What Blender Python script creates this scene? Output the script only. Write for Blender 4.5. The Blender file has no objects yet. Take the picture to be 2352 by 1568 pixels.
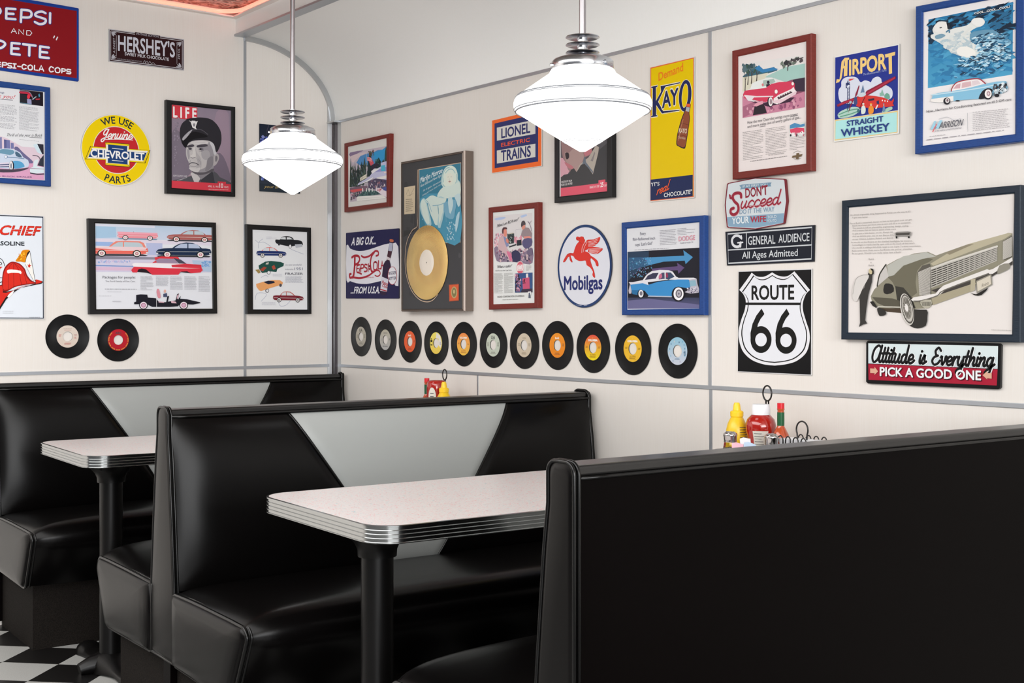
import bpy, math, random
from mathutils import Vector, Matrix
random.seed(7)
C = bpy.context.scene.collection
PI = math.pi
# ---------------------------------------------------------------- camera geometry (2352 x 1568 frame)
F, CX, HY = 2915.0, 1176.0, 731.0
YAW = math.atan2(2222.0, F)
SN, CS = math.sin(YAW), math.cos(YAW)
CAM = Vector((-2.87, -5.11, 1.177))
def ray(px, py):
    u = (px-CX)/F; v = (HY-py)/F
    return Vector((SN+CS*u, CS-SN*u, v))
def W(xr, yr, z=0.0):            # metres right of / ahead of the camera post -> world
    return Vector((xr+CAM.x, yr+CAM.y, z))
# ---------------------------------------------------------------- helpers
def tag(o, label=None, cat=None, group=None, kind=None):
    if label: o['label'] = label
    if cat: o['category'] = cat
    if group: o['group'] = group
    if kind: o['kind'] = kind
    return o
def empty(name, loc, rz=0.0, label=None, cat=None, group=None):
    o = bpy.data.objects.new(name, None); C.objects.link(o)
    o.location = loc; o.rotation_euler = (0, 0, rz); o.empty_display_size = .05
    return tag(o, label, cat, group)
class MB:
    def __init__(s): s.v = []; s.f = []; s.m = []; s.cur = 0
    def add(s, vs, fs):
        b = len(s.v); s.v += [tuple(v) for v in vs]
        s.f += [tuple(b+i for i in f) for f in fs]; s.m += [s.cur]*len(fs)
        return s
    def box(s, a, b):
        x0, y0, z0 = a; x1, y1, z1 = b
        return s.add([(x0,y0,z0),(x1,y0,z0),(x1,y1,z0),(x0,y1,z0),(x0,y0,z1),(x1,y0,z1),(x1,y1,z1),(x0,y1,z1)],
                     [(0,3,2,1),(4,5,6,7),(0,1,5,4),(1,2,6,5),(2,3,7,6),(3,0,4,7)])
    def grid(s, rows, closed_u=False, closed_v=False, flip=False):
        n = len(rows); m = len(rows[0]); vs = [p for r in rows for p in r]; fs = []
        for i in range(n if closed_v else n-1):
            for j in range(m if closed_u else m-1):
                a = i*m+j; b = i*m+(j+1) % m; c = ((i+1) % n)*m+(j+1) % m; d = ((i+1) % n)*m+j
                fs.append((a, d, c, b) if flip else (a, b, c, d))
        return s.add(vs, fs)
    def prism(s, pts, fn0, fn1):           # 2D outline between two embeddings
        n = len(pts); vs = [fn0(p) for p in pts]+[fn1(p) for p in pts]
        fs = [tuple(range(n-1, -1, -1)), tuple(range(n, 2*n))]+[(i, (i+1) % n, n+(i+1) % n, n+i) for i in range(n)]
        return s.add(vs, fs)
    def lathe(s, prof, c=(0, 0, 0), n=40):
        rows = [[(c[0]+r*math.cos(2*PI*k/n), c[1]+r*math.sin(2*PI*k/n), c[2]+z) for k in range(n)] for r, z in prof]
        return s.grid(rows, closed_u=True)
    def tube(s, pts, r, n=8, closed=False, cap=True):
        pts = [Vector(p) for p in pts]; N = len(pts); rows = []; up = None
        for i, p in enumerate(pts):
            if closed: t = pts[(i+1) % N]-pts[i-1]
            else: t = pts[min(i+1, N-1)]-pts[max(i-1, 0)]
            t.normalize()
            if up is None:
                up = Vector((0, 0, 1)) if abs(t.z) < .9 else Vector((1, 0, 0))
            a = t.cross(up)
            if a.length < 1e-6: a = t.cross(Vector((1, 0, 0)))
            a.normalize(); up = a.cross(t); up.normalize()
            rr = r[i] if isinstance(r, (list, tuple)) else r
            rows.append([tuple(p+rr*(math.cos(2*PI*k/n)*a+math.sin(2*PI*k/n)*up)) for k in range(n)])
        s.grid(rows, closed_u=True, closed_v=closed)
        if cap and not closed:
            b = len(s.v)
            s.add(rows[0], [tuple(range(n-1, -1, -1))]); s.add(rows[-1], [tuple(range(n))])
        return s
    def build(s, name, mats, parent=None, smooth=False, angle=None, bevel=None, sub=0, fix=True):
        me = bpy.data.meshes.new(name); me.from_pydata(s.v, [], s.f)
        if not isinstance(mats, (list, tuple)): mats = [mats]
        for m in mats: me.materials.append(m)
        me.polygons.foreach_set('material_index', s.m)
        me.update()
        if fix:
            import bmesh
            bm = bmesh.new(); bm.from_mesh(me)
            bmesh.ops.remove_doubles(bm, verts=bm.verts, dist=1e-6)
            bmesh.ops.recalc_face_normals(bm, faces=bm.faces)
            bm.to_mesh(me); bm.free()
        if smooth:
            me.polygons.foreach_set('use_smooth', [True]*len(me.polygons))
            if angle is not None: me.set_sharp_from_angle(angle=math.radians(angle))
        o = bpy.data.objects.new(name, me); C.objects.link(o)
        if parent is not None: o.parent = parent
        if bevel:
            b = o.modifiers.new('bevel', 'BEVEL'); b.width = bevel; b.segments = 3; b.limit_method = 'ANGLE'
            b.angle_limit = math.radians(35)
            b.harden_normals = False
        return o
def tree_copy(src):
    r = src.copy(); C.objects.link(r)
    for ch in src.children:
        c = ch.copy(); C.objects.link(c); c.parent = r
        for g in ch.children:
            d = g.copy(); C.objects.link(d); d.parent = c
    return r
# ---------------------------------------------------------------- materials
def lin(c):
    c = c/255.0
    return c/12.92 if c <= .04045 else ((c+.055)/1.055)**2.4
def rgb(r, g, b): return (lin(r), lin(g), lin(b), 1.0)
def pbsdf(name, col, rough=.5, metal=0.0, spec=.5, coat=0.0, coat_r=.1):
    m = bpy.data.materials.new(name); m.use_nodes = True
    b = m.node_tree.nodes['Principled BSDF']
    b.inputs['Base Color'].default_value = col; b.inputs['Roughness'].default_value = rough
    b.inputs['Metallic'].default_value = metal; b.inputs['Specular IOR Level'].default_value = spec
    b.inputs['Coat Weight'].default_value = coat; b.inputs['Coat Roughness'].default_value = coat_r
    return m, m.node_tree.nodes, m.node_tree.links, b
def mk(name, col, **k): return pbsdf(name, col, **k)[0]
def with_bump(name, col, scale, strength, dist=.001, tex='noise', stretch=(1, 1, 1), col2=None, rough2=None, detail=4, **k):
    m, N, L, b = pbsdf(name, col, **k)
    tc = N.new('ShaderNodeTexCoord'); mp = N.new('ShaderNodeMapping'); mp.inputs['Scale'].default_value = stretch
    L.new(tc.outputs['Object'], mp.inputs['Vector'])
    if tex == 'noise':
        t = N.new('ShaderNodeTexNoise'); t.inputs['Scale'].default_value = scale; t.inputs['Detail'].default_value = detail; out = t.outputs['Fac']
    else:
        t = N.new('ShaderNodeTexVoronoi'); t.inputs['Scale'].default_value = scale; out = t.outputs['Distance']
    L.new(mp.outputs['Vector'], t.inputs['Vector'])
    bp = N.new('ShaderNodeBump'); bp.inputs['Strength'].default_value = strength; bp.inputs['Distance'].default_value = dist
    L.new(out, bp.inputs['Height']); L.new(bp.outputs['Normal'], b.inputs['Normal'])
    if col2:
        r = N.new('ShaderNodeValToRGB'); r.color_ramp.elements[0].position = .35; r.color_ramp.elements[1].position = .65
        r.color_ramp.elements[0].color = col; r.color_ramp.elements[1].color = col2
        L.new(out, r.inputs['Fac']); L.new(r.outputs['Color'], b.inputs['Base Color'])
    return m
M = {}
M['wall'] = with_bump('wall_panel', rgb(230, 225, 219), 60, .02, .0005, stretch=(6, 6, .12), rough=.30, spec=.35, col2=rgb(228, 222, 215))
M['cove'] = with_bump('cove_panel', rgb(244, 244, 242), 50, .006, .0006, stretch=(4, 4, .3), rough=.4, spec=.3, col2=rgb(243, 243, 240))
M['alu'] = with_bump('brushed_aluminium', rgb(188, 190, 192), 40, .12, .0005, stretch=(1, 1, .02), rough=.34, metal=.85)
M['alu_h'] = with_bump('aluminium_trim', rgb(176, 180, 186), 30, .1, .0005, rough=.4, metal=.8)
M['mirror'] = mk('polished_steel', rgb(178, 174, 176), rough=.12, metal=1.0)
M['chrome'] = with_bump('chrome', rgb(205, 207, 212), 24, .05, .001, rough=.2, metal=1.0)
M['rod'] = with_bump('satin_rod', rgb(170, 165, 168), 160, .2, .0006, stretch=(1, 1, .1), rough=.3, metal=.9)
M['vinyl'] = with_bump('black_vinyl', rgb(6, 5, 5), 900, .08, .0004, rough=.26, spec=.14)
M['vinyl_back'] = with_bump('black_vinyl_flat', rgb(5, 3, 3), 900, .1, .0004, rough=.34, spec=.035)
M['vinyl_rail'] = with_bump('black_vinyl_rail', rgb(8, 7, 7), 900, .1, .0004, rough=.28, spec=.55)
M['silver'] = with_bump('silver_vinyl', rgb(158, 161, 159), 900, .12, .0004, rough=.42, spec=.45)
M['pipe'] = mk('black_piping', rgb(9, 9, 9), rough=.25, spec=.3)
M['base'] = with_bump('base_carpet', rgb(14, 12, 11), 380, .5, .002, rough=.8, spec=.08, col2=rgb(34, 30, 27))
M['iron'] = mk('black_iron', rgb(9, 8, 8), rough=.36, spec=.25)
M['wire'] = mk('black_wire', rgb(24, 22, 21), rough=.3)
M['lampglass'] = None
def emis(name, col, st, base=None):
    m, N, L, b = pbsdf(name, base or col, rough=.25)
    b.inputs['Emission Color'].default_value = col; b.inputs['Emission Strength'].default_value = st
    return m
M['glow'] = emis('lit_opal_glass', (1, .985, .97, 1), 2.7, (.9, .9, .9, 1))
M['ringline'] = emis('etched_grey_band', (.8, .82, .86, 1), .02, rgb(120, 124, 130))
M['neon'] = emis('neon_tube', (1, .215, .15, 1), 2.1, (.8, .3, .2, 1))
M['lip'] = mk('white_lip', rgb(236, 226, 220), rough=.4)
# tabletop laminate with little pink squiggles
def laminate():
    m, N, L, b = pbsdf('squiggle_laminate', rgb(216, 211, 210), rough=.28, spec=.5)
    tc = N.new('ShaderNodeTexCoord')
    def thin(scale, w, seed):
        mp = N.new('ShaderNodeMapping'); mp.inputs['Location'].default_value = (seed, seed*2, 0)
        n = N.new('ShaderNodeTexNoise'); n.inputs['Scale'].default_value = scale; n.inputs['Detail'].default_value = 0
        L.new(tc.outputs['Object'], mp.inputs['Vector']); L.new(mp.outputs['Vector'], n.inputs['Vector'])
        s = N.new('ShaderNodeMath'); s.operation = 'SUBTRACT'; s.inputs[1].default_value = .5; L.new(n.outputs['Fac'], s.inputs[0])
        a = N.new('ShaderNodeMath'); a.operation = 'ABSOLUTE'; L.new(s.outputs[0], a.inputs[0])
        l = N.new('ShaderNodeMath'); l.operation = 'LESS_THAN'; l.inputs[1].default_value = w; L.new(a.outputs[0], l.inputs[0])
        mp2 = N.new('ShaderNodeMapping'); mp2.inputs['Location'].default_value = (seed*3, seed, 1)
        n2 = N.new('ShaderNodeTexNoise'); n2.inputs['Scale'].default_value = scale*1.3; n2.inputs['Detail'].default_value = 0
        L.new(tc.outputs['Object'], mp2.inputs['Vector']); L.new(mp2.outputs['Vector'], n2.inputs['Vector'])
        g = N.new('ShaderNodeMath'); g.operation = 'GREATER_THAN'; g.inputs[1].default_value = .52; L.new(n2.outputs['Fac'], g.inputs[0])
        x = N.new('ShaderNodeMath'); x.operation = 'MULTIPLY'; L.new(l.outputs[0], x.inputs[0]); L.new(g.outputs[0], x.inputs[1])
        return x.outputs[0]
    def mix(fac, a, col):
        mx = N.new('ShaderNodeMix'); mx.data_type = 'RGBA'; L.new(fac, mx.inputs['Factor'])
        if isinstance(a, tuple): mx.inputs['A'].default_value = a
        else: L.new(a, mx.inputs['A'])
        mx.inputs['B'].default_value = col
        return mx.outputs['Result']
    c = mix(thin(120, .014, 3.1), rgb(217, 212, 210), rgb(222, 150, 154))
    c = mix(thin(110, .018, 7.7), c, rgb(178, 198, 200))
    c = mix(thin(100, .016, 12.3), c, rgb(222, 128, 132))
    L.new(c, b.inputs['Base Color'])
    return m
M['laminate'] = laminate()
def tiles():
    m, N, L, b = pbsdf('checker_vinyl_tile', rgb(210, 208, 204), rough=.35, spec=.45)
    tc = N.new('ShaderNodeTexCoord'); ck = N.new('ShaderNodeTexChecker'); ck.inputs['Scale'].default_value = 1/.2035
    ck.inputs['Color1'].default_value = rgb(168, 168, 165); ck.inputs['Color2'].default_value = rgb(16, 15, 15)
    mp = N.new('ShaderNodeMapping'); L.new(tc.outputs['Object'], mp.inputs['Vector']); L.new(mp.outputs['Vector'], ck.inputs['Vector'])
    n = N.new('ShaderNodeTexNoise'); n.inputs['Scale'].default_value = 350; n.inputs['Detail'].default_value = 2
    L.new(tc.outputs['Object'], n.inputs['Vector'])
    r = N.new('ShaderNodeMapRange'); r.inputs['From Min'].default_value = .3; r.inputs['From Max'].default_value = .7
    r.inputs['To Min'].default_value = .8; r.inputs['To Max'].default_value = 1.12; L.new(n.outputs['Fac'], r.inputs['Value'])
    mx = N.new('ShaderNodeMix'); mx.data_type = 'RGBA'; mx.blend_type = 'MULTIPLY'; mx.inputs['Factor'].default_value = 1
    L.new(ck.outputs['Color'], mx.inputs['A']); L.new(r.outputs['Result'], mx.inputs['B']); L.new(mx.outputs['Result'], b.inputs['Base Color'])
    return m
M['tile'] = tiles()
def tin():
    m, N, L, b = pbsdf('stamped_tin', rgb(120, 112, 104), rough=.35, metal=.6)
    tc = N.new('ShaderNodeTexCoord'); n = N.new('ShaderNodeTexNoise'); n.inputs['Scale'].default_value = 28; n.inputs['Detail'].default_value = 3
    n.inputs['Distortion'].default_value = 1.4
    L.new(tc.outputs['Object'], n.inputs['Vector']); bp = N.new('ShaderNodeBump'); bp.inputs['Strength'].default_value = .9; bp.inputs['Distance'].default_value = .02
    L.new(n.outputs['Fac'], bp.inputs['Height']); L.new(bp.outputs['Normal'], b.inputs['Normal'])
    r = N.new('ShaderNodeValToRGB'); r.color_ramp.elements[0].position = .42; r.color_ramp.elements[1].position = .56
    r.color_ramp.elements[0].color = rgb(92, 70, 58); r.color_ramp.elements[1].color = rgb(176, 172, 164)
    L.new(n.outputs['Fac'], r.inputs['Fac']); L.new(r.outputs['Color'], b.inputs['Base Color'])
    return m
M['tin'] = tin()
# ---------------------------------------------------------------- room shell
ROTA = math.radians(1.55)                     # the end wall is not quite square to the long wall
TA = Vector((math.cos(ROTA), math.sin(ROTA), 0)); NA = Vector((math.sin(ROTA), -math.cos(ROTA), 0))
def struct(o): o['kind'] = 'structure'; return o
XL, YB, ZC = -6.4, -9.2, 2.505
def onA(a, z, d=0.0):                         # a = metres left of the corner on the end wall
    p = -a*TA+d*NA
    return (p.x, p.y, z)
fl = MB().box((-6.5, -9.3, -.05), (.1, .35, 0))
fo = fl.build('floor', M['tile'])
# diagonal checker phase: one tile corner lies at the traced floor point
V2 = CAM+ray(134, 1525)*(CAM.z/((1525-HY)/F)); 
struct(fo)
def rot_floor():
    me = fo.data; R = Matrix.Rotation(math.radians(45), 4, 'Z')
    o = Vector((V2.x, V2.y, 0))
    T = Matrix.Translation(o) @ R
    me.transform(T.inverted()); fo.matrix_world = T
rot_floor()
wb = MB().box((0, YB, 0), (.1, .05, 2.08)); struct(wb.build('wall_right', M['wall']))
wa = MB().prism([(0, 0), (6.5, 0), (6.5, 2.62), (0, 2.62)], lambda p: onA(p[0]-.1, p[1], 0), lambda p: onA(p[0]-.1, p[1], -.1))
struct(wa.build('wall_back', M['wall']))
# curved cove between the long wall and the ceiling
cv = MB(); arc = [(-.45+.45*math.cos(t), 2.075+.33*math.sin(t)) for t in [PI/2*k/28 for k in range(29)]]
rows = [[(x, y, z) for x, z in arc] for y in (YB, -.001+.0)]
rows2 = [[(x+.02, y, z+.02) for x, z in arc] for y in (YB, 0.0)]
cv.grid(rows); cv.grid(rows2, flip=True)
struct(cv.build('wall_cove', M['cove'], smooth=True))
fa = MB().box((-.49, YB, 2.405), (-.45, 0.0, 2.50)); struct(fa.build('wall_fascia', M['cove']))
cl = MB().box((XL, YB, ZC), (-.45, .18, ZC+.05)); struct(cl.build('ceiling', M['tin']))
# ---- trims
tn = [0]
def trim(mb, mat, **k):
    tn[0] += 1
    return struct(mb.build('trim_%d' % tn[0], mat, **k))
ZR = 1.177-.2073                               # top of the chair rail
trim(MB().box((-.004, YB, ZR-.0125), (0, 0, ZR)), M['alu_h'], bevel=.001)
trim(MB().box((-.005, YB, 2.064), (0, 0, 2.075)), M['alu_h'], bevel=.001)
def yB(px): d = ray(px, 0); return CAM.y+d.y*(2.87/d.x)
def aA(px):
    d = ray(px, 0); n = NA
    t = -(Vector((CAM.x, CAM.y, 0)).dot(n))/(Vector((d.x, d.y, 0)).dot(n)); p = Vector((CAM.x, CAM.y, 0))+Vector((d.x, d.y, 0))*t
    return -p.dot(TA)
for px, z0, z1, w in ((1631.5, ZR, 2.064, .0058), (1633.5, 0.0, ZR-.0125, .0055), (1098, 0.0, ZR-.0125, .003)):
    y = yB(px); trim(MB().box((-.003, y-w, z0), (0, y+w, z1)), M['alu_h'])
tl = MB().prism([(0, ZR-.0125), (4.5, ZR-.0125), (4.5, ZR), (0, ZR)], lambda p: onA(p[0], p[1], .004), lambda p: onA(p[0], p[1], 0)); trim(tl, M['alu_h'])
av = aA(562.3)
for z0, z1 in ((ZR, 2.40), (0.0, ZR-.0125)):
    trim(MB().prism([(av-.006, z0), (av+.006, z0), (av+.006, z1), (av-.006, z1)], lambda p: onA(p[0], p[1], .003), lambda p: onA(p[0], p[1], 0)), M['alu_h'])
# arch trim following the cove on the end wall
at = MB(); o_, i_ = [], []
for k in range(33):
    t = PI/2*k/32
    o_.append(( .45-.45*math.cos(t), 2.072+.333*math.sin(t)))
    i_.append(( .45-.428*math.cos(t), 2.072+.311*math.sin(t)))
for k in range(32):
    q = [o_[k], o_[k+1], i_[k+1], i_[k]]
    at.prism(q, lambda p: onA(p[0], p[1], .012), lambda p: onA(p[0], p[1], 0))
trim(at, M['alu'])
# corner post: stepped aluminium profile in the corner
M['post_dark'] = mk('dark_polished_metal', rgb(92, 86, 88), rough=.22, metal=1.0)
cv_ = lambda z: (lambda p: (p[0], p[1]+p[0]*.027, z))
trim(MB().prism([(-.012, 0), (-.012, -.004), (-.006, -.014), (-.004, -.045), (0, -.045), (0, 0)], cv_(0.0), cv_(2.066)), M['post_dark'])
trim(MB().prism([(-.034, 0), (-.034, -.003), (-.012, -.0055), (-.012, 0)], cv_(0.0), cv_(2.066)), M['alu'])
trim(MB().prism([(-.005, -.045), (-.003, -.068), (0, -.068), (0, -.045)], cv_(0.0), cv_(2.066)), M['alu'])
trim(MB().tube([(-.0065, -.0145, 0), (-.0065, -.0145, 2.066)], .0018, 10), M['alu'], smooth=True)
trim(MB().prism([(.034, 2.07), (.034, 2.150), (.026, 2.115), (.020, 2.07)], lambda p: onA(p[0], p[1], .006), lambda p: onA(p[0], p[1], 0)), M['alu'])
cpp = MB().box((-.037, -.068, 2.064), (0, .0, 2.071)); trim(cpp, M['alu'])
# lower edge trim of the cove and end block
trim(MB().box((-.497, YB, 2.397), (-.445, -.001, 2.406)), M['alu_h'], bevel=.001)
# neon lit tray edge
trim(MB().box((-.515, YB, 2.472), (-.485, -.004, 2.478)), M['lip'])
trim(MB().prism([(.515, 2.472), (4.5, 2.472), (4.5, 2.478), (.515, 2.478)], lambda p: onA(p[0], p[1], .03), lambda p: onA(p[0], p[1], 0)), M['lip'])
npts = [onA(4.4, 2.488, .022)]+[onA(a, 2.488, .022) for a in (3, 2, 1, .62)]
cxn, cyn = onA(.62, 0, .022)[0], onA(.62, 0, .022)[1]
for k in range(1, 9):
    t = PI/2*k/8; npts.append((-.62+.11*math.sin(t), cyn-.11*(1-math.cos(t)), 2.488))
npts += [(-.51, y, 2.488) for y in (-.4, -1.5, -3, -5, -9)]
neon = MB().tube(npts, .0095, 12).build('neon_tube', M['neon'], smooth=True)
tag(neon, 'glowing orange red neon tube running around the edge of the ceiling tray', 'neon light')
# ---------------------------------------------------------------- booths
RB = math.radians(-2.2)
LB = 1.485
def sm(t, k): return 1-math.exp(-max(t, 0)/k)
def seat_profile():
    pts = [(.10, .428), (.20, .430), (.30, .431), (.40, .431), (.48, .431), (.53, .430)]
    for k in range(7):
        t = PI/2*k/6; pts.append((.548+.028*math.sin(t), .402+.028*math.cos(t)))
    for k in range(1, 9): pts.append((.576-.086*k/8, .402-.167*k/8))
    return pts
def outline_normals(pts):
    out = []
    for i in range(len(pts)):
        a = pts[max(i-1, 0)]; b = pts[min(i+1, len(pts)-1)]
        tx, tz = b[0]-a[0], b[1]-a[1]; l = math.hypot(tx, tz); out.append((-tz/l, tx/l))
    return out
def make_side(root, sg):
    yv = lambda d: sg*d
    # backrest
    zb, zt = .435, .902; x0, x1 = .008, LB-.012; cx = .745
    def hw(z):
        pts = [(.40, .06), (.476, .11), (.68, .235), (.80, .318), (.92, .40)]
        for (za, wa_), (zc, wc) in zip(pts, pts[1:]):
            if z <= zc: return wa_+(wc-wa_)*(z-za)/(zc-za)
        return pts[-1][1]
    def dep(x, z):
        d = .038+.112*(.92-z)
        sx = min(abs(x-(cx-hw(z))), abs(x-(cx+hw(z))))
        bl = .034*sm(x-x0, .055)*sm(x1-x, .055)*sm(zt-z, .045)*sm(z-zb, .06)*(1-.30*math.exp(-(sx/.014)**2))
        return d+bl
    names = [('backrest_panel', M['vinyl'], 'black vinyl side panel of the backrest'), ('backrest_insert', M['silver'], 'silver grey vinyl centre panel'), ('backrest_panel', M['vinyl'], 'black vinyl side panel of the backrest')]
    for q, (nm, mt, lb) in enumerate(names):
        rows = []
        for i in range(37):
            z = zb+(zt-zb)*i/36
            a, b = [(x0, cx-hw(z)), (cx-hw(z), cx+hw(z)), (cx+hw(z), x1)][q]
            row = []
            for j in range(45):
                x = a+(b-a)*j/44
                row.append((x, yv(dep(x, z)), z))
            rows.append(row)
        o = MB().grid(rows).build(nm, mt, root, smooth=True); o['label'] = lb
    pp = MB()
    for s in (-1, 1):
        pts = []
        for i in range(37):
            z = zb+(zt-zb)*i/36; x = cx+s*hw(z); pts.append((x, yv(dep(x, z)+.001), z))
        pp.tube(pts, .0042, 8)
    # piping below the top rail
    pp.tube([(x0+(x1-x0)*k/30, yv(.042), .9055) for k in range(31)], .0045, 8)
    pp.build('backrest_piping', M['pipe'], root, smooth=True)
    # seat cushion with waterfall front
    P = seat_profile(); Nn = outline_normals(P); n = len(P)
    rows = []; xs = [0, .004, .01, .018, .028, .04, .055, .075, .1, .13, .17, .22]
    xs = xs+[.22+(LB-.44)*k/12 for k in range(1, 12)]+[LB-x for x in reversed(xs)]
    for x in xs:
        B = (.5*sm(x, .035)+.5*sm(x, .16))*sm(LB-x, .05); row = []
        for i, ((d, z), (nx, nz)) in enumerate(zip(P, Nn)):
            t = i/(n-1)
            if i <= 5: a = .022+.030*math.sin(PI/2*i/4.5)
            elif i <= 12: a = .051-.011*(i-5)/7
            else: a = .040*(1-((i-12)/8.0)**1.5*.85)
            o = a*B
            row.append((x, yv(d+nx*o), z+nz*o))
        rows.append(row)
    MB().grid(rows).build('seat_cushion', M['vinyl'], root, smooth=True)
    # side bolster panel at the aisle
    out = [(.088, .425)]+P+[(.47, .228), (.30, .231), (.10, .235), (.088, .24)]
    c = (.30, .33); rows = []
    for r_, b_ in ((1.0, 0), (.985, .006), (.96, .011), (.92, .015), (.86, .018), (.7, .020), (.4, .021), (.0, .021)):
        rows.append([(-b_, yv(c[0]+(d-c[0])*r_), c[1]+(z-c[1])*r_) for d, z in out])
    MB().grid(rows, closed_u=True).build('seat_side_panel', M['vinyl'], root, smooth=True)
    MB().tube([(-.001, yv(d), z) for d, z in out], .0055, 8, closed=True).tube([(.010, yv(c[0]+(d-c[0])*1.012), c[1]+(z-c[1])*1.012) for d, z in P], .0045, 8).build('seat_piping', M['pipe'], root, smooth=True)
    # seat box (hidden body) fills cushion
    MB().box((.012, min(yv(.09), yv(.46)), .23), (LB, max(yv(.09), yv(.46)), .40)).build('seat_box', M['vinyl'], root)
def make_booth(xr, yr, label, near, far, ztop, thick_single=None):
    root = empty('diner_booth', W(xr, yr), RB, label, 'booth', 'row of black vinyl booths')
    hs = .034; kf = 1.0 if near else .86
    yn = -hs if near or thick_single is None else -hs; yf = hs
    if thick_single == 'wall': yf = -.012
    zt = ztop
    # top rail
    MB().box((.004, -hs, zt-.0205), (LB-.008, yf, zt)).build('top_rail', M['vinyl_rail'], root, smooth=False, bevel=.006)
    # inner body
    MB().box((.01, -hs+.008, .02), (LB-.01, min(yf, hs)-.004 if thick_single == 'wall' else yf-.008, zt-.018)).build('back_frame', M['vinyl_back'], root)
    if near: make_side(root, -1)
    if far: make_side(root, 1)
    if not near:      # plain upholstered rear panel
        rows = []
        for i in range(13):
            z = .04+(zt-.024-.04)*i/12; row = []
            for j in range(41):
                x = .012+(LB-.024)*j/40
                row.append((x, -(.031+.003*sm(x-.012, .02)*sm(zt-.024-z, .012)), z))
            rows.append(row)
        MB().grid(rows).build('rear_panel', M['vinyl_back'], root, smooth=True)
        MB().tube([(.008+(LB-.02)*k/20, -.0355, zt-.022) for k in range(21)], .0035, 8).build('rear_piping', M['pipe'], root, smooth=True)
    # end caps with double piping
    def cap_outline():
        lo = lambda s_: [(s_*.097, .236), (s_*.0965, .30), (s_*.091, .42), (s_*.073, .60), (s_*.052, .78), (s_*.039, .88)]
        R = [(y_*kf, z_) for y_, z_ in lo(1)] if far else ([(.043, .236), (.043, .9)] if thick_single != 'wall' else [(-.013, .236), (-.013, .9)])
        Lf = lo(-1) if near else [(-.037, .02), (-.037, .9)]
        a = R[-1][0]; b = Lf[-1][0]; r = min(.022, (a-b)*.3); top = []
        for k in range(7):
            t = PI/2*k/6; top.append((a-r+r*math.cos(t), zt+.004-r+r*math.sin(t)))
        for k in range(7):
            t = PI/2*k/6; top.append((b+r-r*math.sin(t), zt+.004-r+r*math.cos(t)))
        return R[:-1]+[(R[-1][0], .86)]+top+[(Lf[-1][0], .86)]+list(reversed(Lf[:-1]))
    out = cap_outline(); cz = .55; cy = sum(p[0] for p in out)/len(out)
    cyf = lambda z: cy
    for nm, xa, xb, sgn in (('end_cap', -.001, .008, -1), ('end_cap', LB-.012, LB, 1)):
        m = MB(); rows = []
        def ins(p, q):
            z = p[1]; w = max(abs(p[0]-cy), 1e-4)
            y = cy+(p[0]-cy)*(1-q/w if w > q else 0); 
            zz = z-q if z > cz else z+q
            if abs(z-.236) < .03 or z > zt-.02 or z < .05: return (y, zz)
            return (y, z)
        steps = ((0, 0), (.001, .0), (.001, .003), (.003, .007), (.004, .014)) if sgn < 0 else ((0, 0), (.001, .004))
        first = xb if sgn < 0 else xa
        rows.append([(first, y, z) for y, z in out])
        for dx, q in steps:
            rows.append([((xa-dx if sgn < 0 else xb+dx), *ins(p, q)) for p in out])
        m.grid(rows, closed_u=True); m.add(rows[-1], [tuple(range(len(out)))])
        o = m.build(nm, M['vinyl'], root, smooth=True, angle=60)
        if sgn < 0:
            MB().tube([(xa-.001, y+(.001 if y > cy else -.001), z+.001) for y, z in out], .0038, 8, closed=True).tube(
                [(xb, y+(.001 if y > cy else -.001), z+.001) for y, z in out], .0038, 8, closed=True).build('cap_piping', M['pipe'], root, smooth=True)
        else:
            MB().tube([(xa, y+(.001 if y > cy else -.001), z+.001) for y, z in out], .0048, 8, closed=True).build('cap_piping', M['pipe'], root, smooth=True)
    # base
    y0 = -.46 if near else -.035; y1 = .46 if far else (.035 if thick_single != 'wall' else -.016)
    MB().box((.03, y0, 0), (LB, y1, .236)).build('base', M['base'], root)
    return root
b2 = make_booth(1.365, 3.385, 'middle double booth, black vinyl with a silver grey panel, seats on both sides', True, True, .9255)
b1 = make_booth(1.365, 5.072, 'far booth against the back wall, black with a silver grey centre panel', True, False, .929, 'wall')
b3 = make_booth(1.372, 1.662, 'nearest black booth seen from its plain rear side, at the lower right', False, True, .930)
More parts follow.
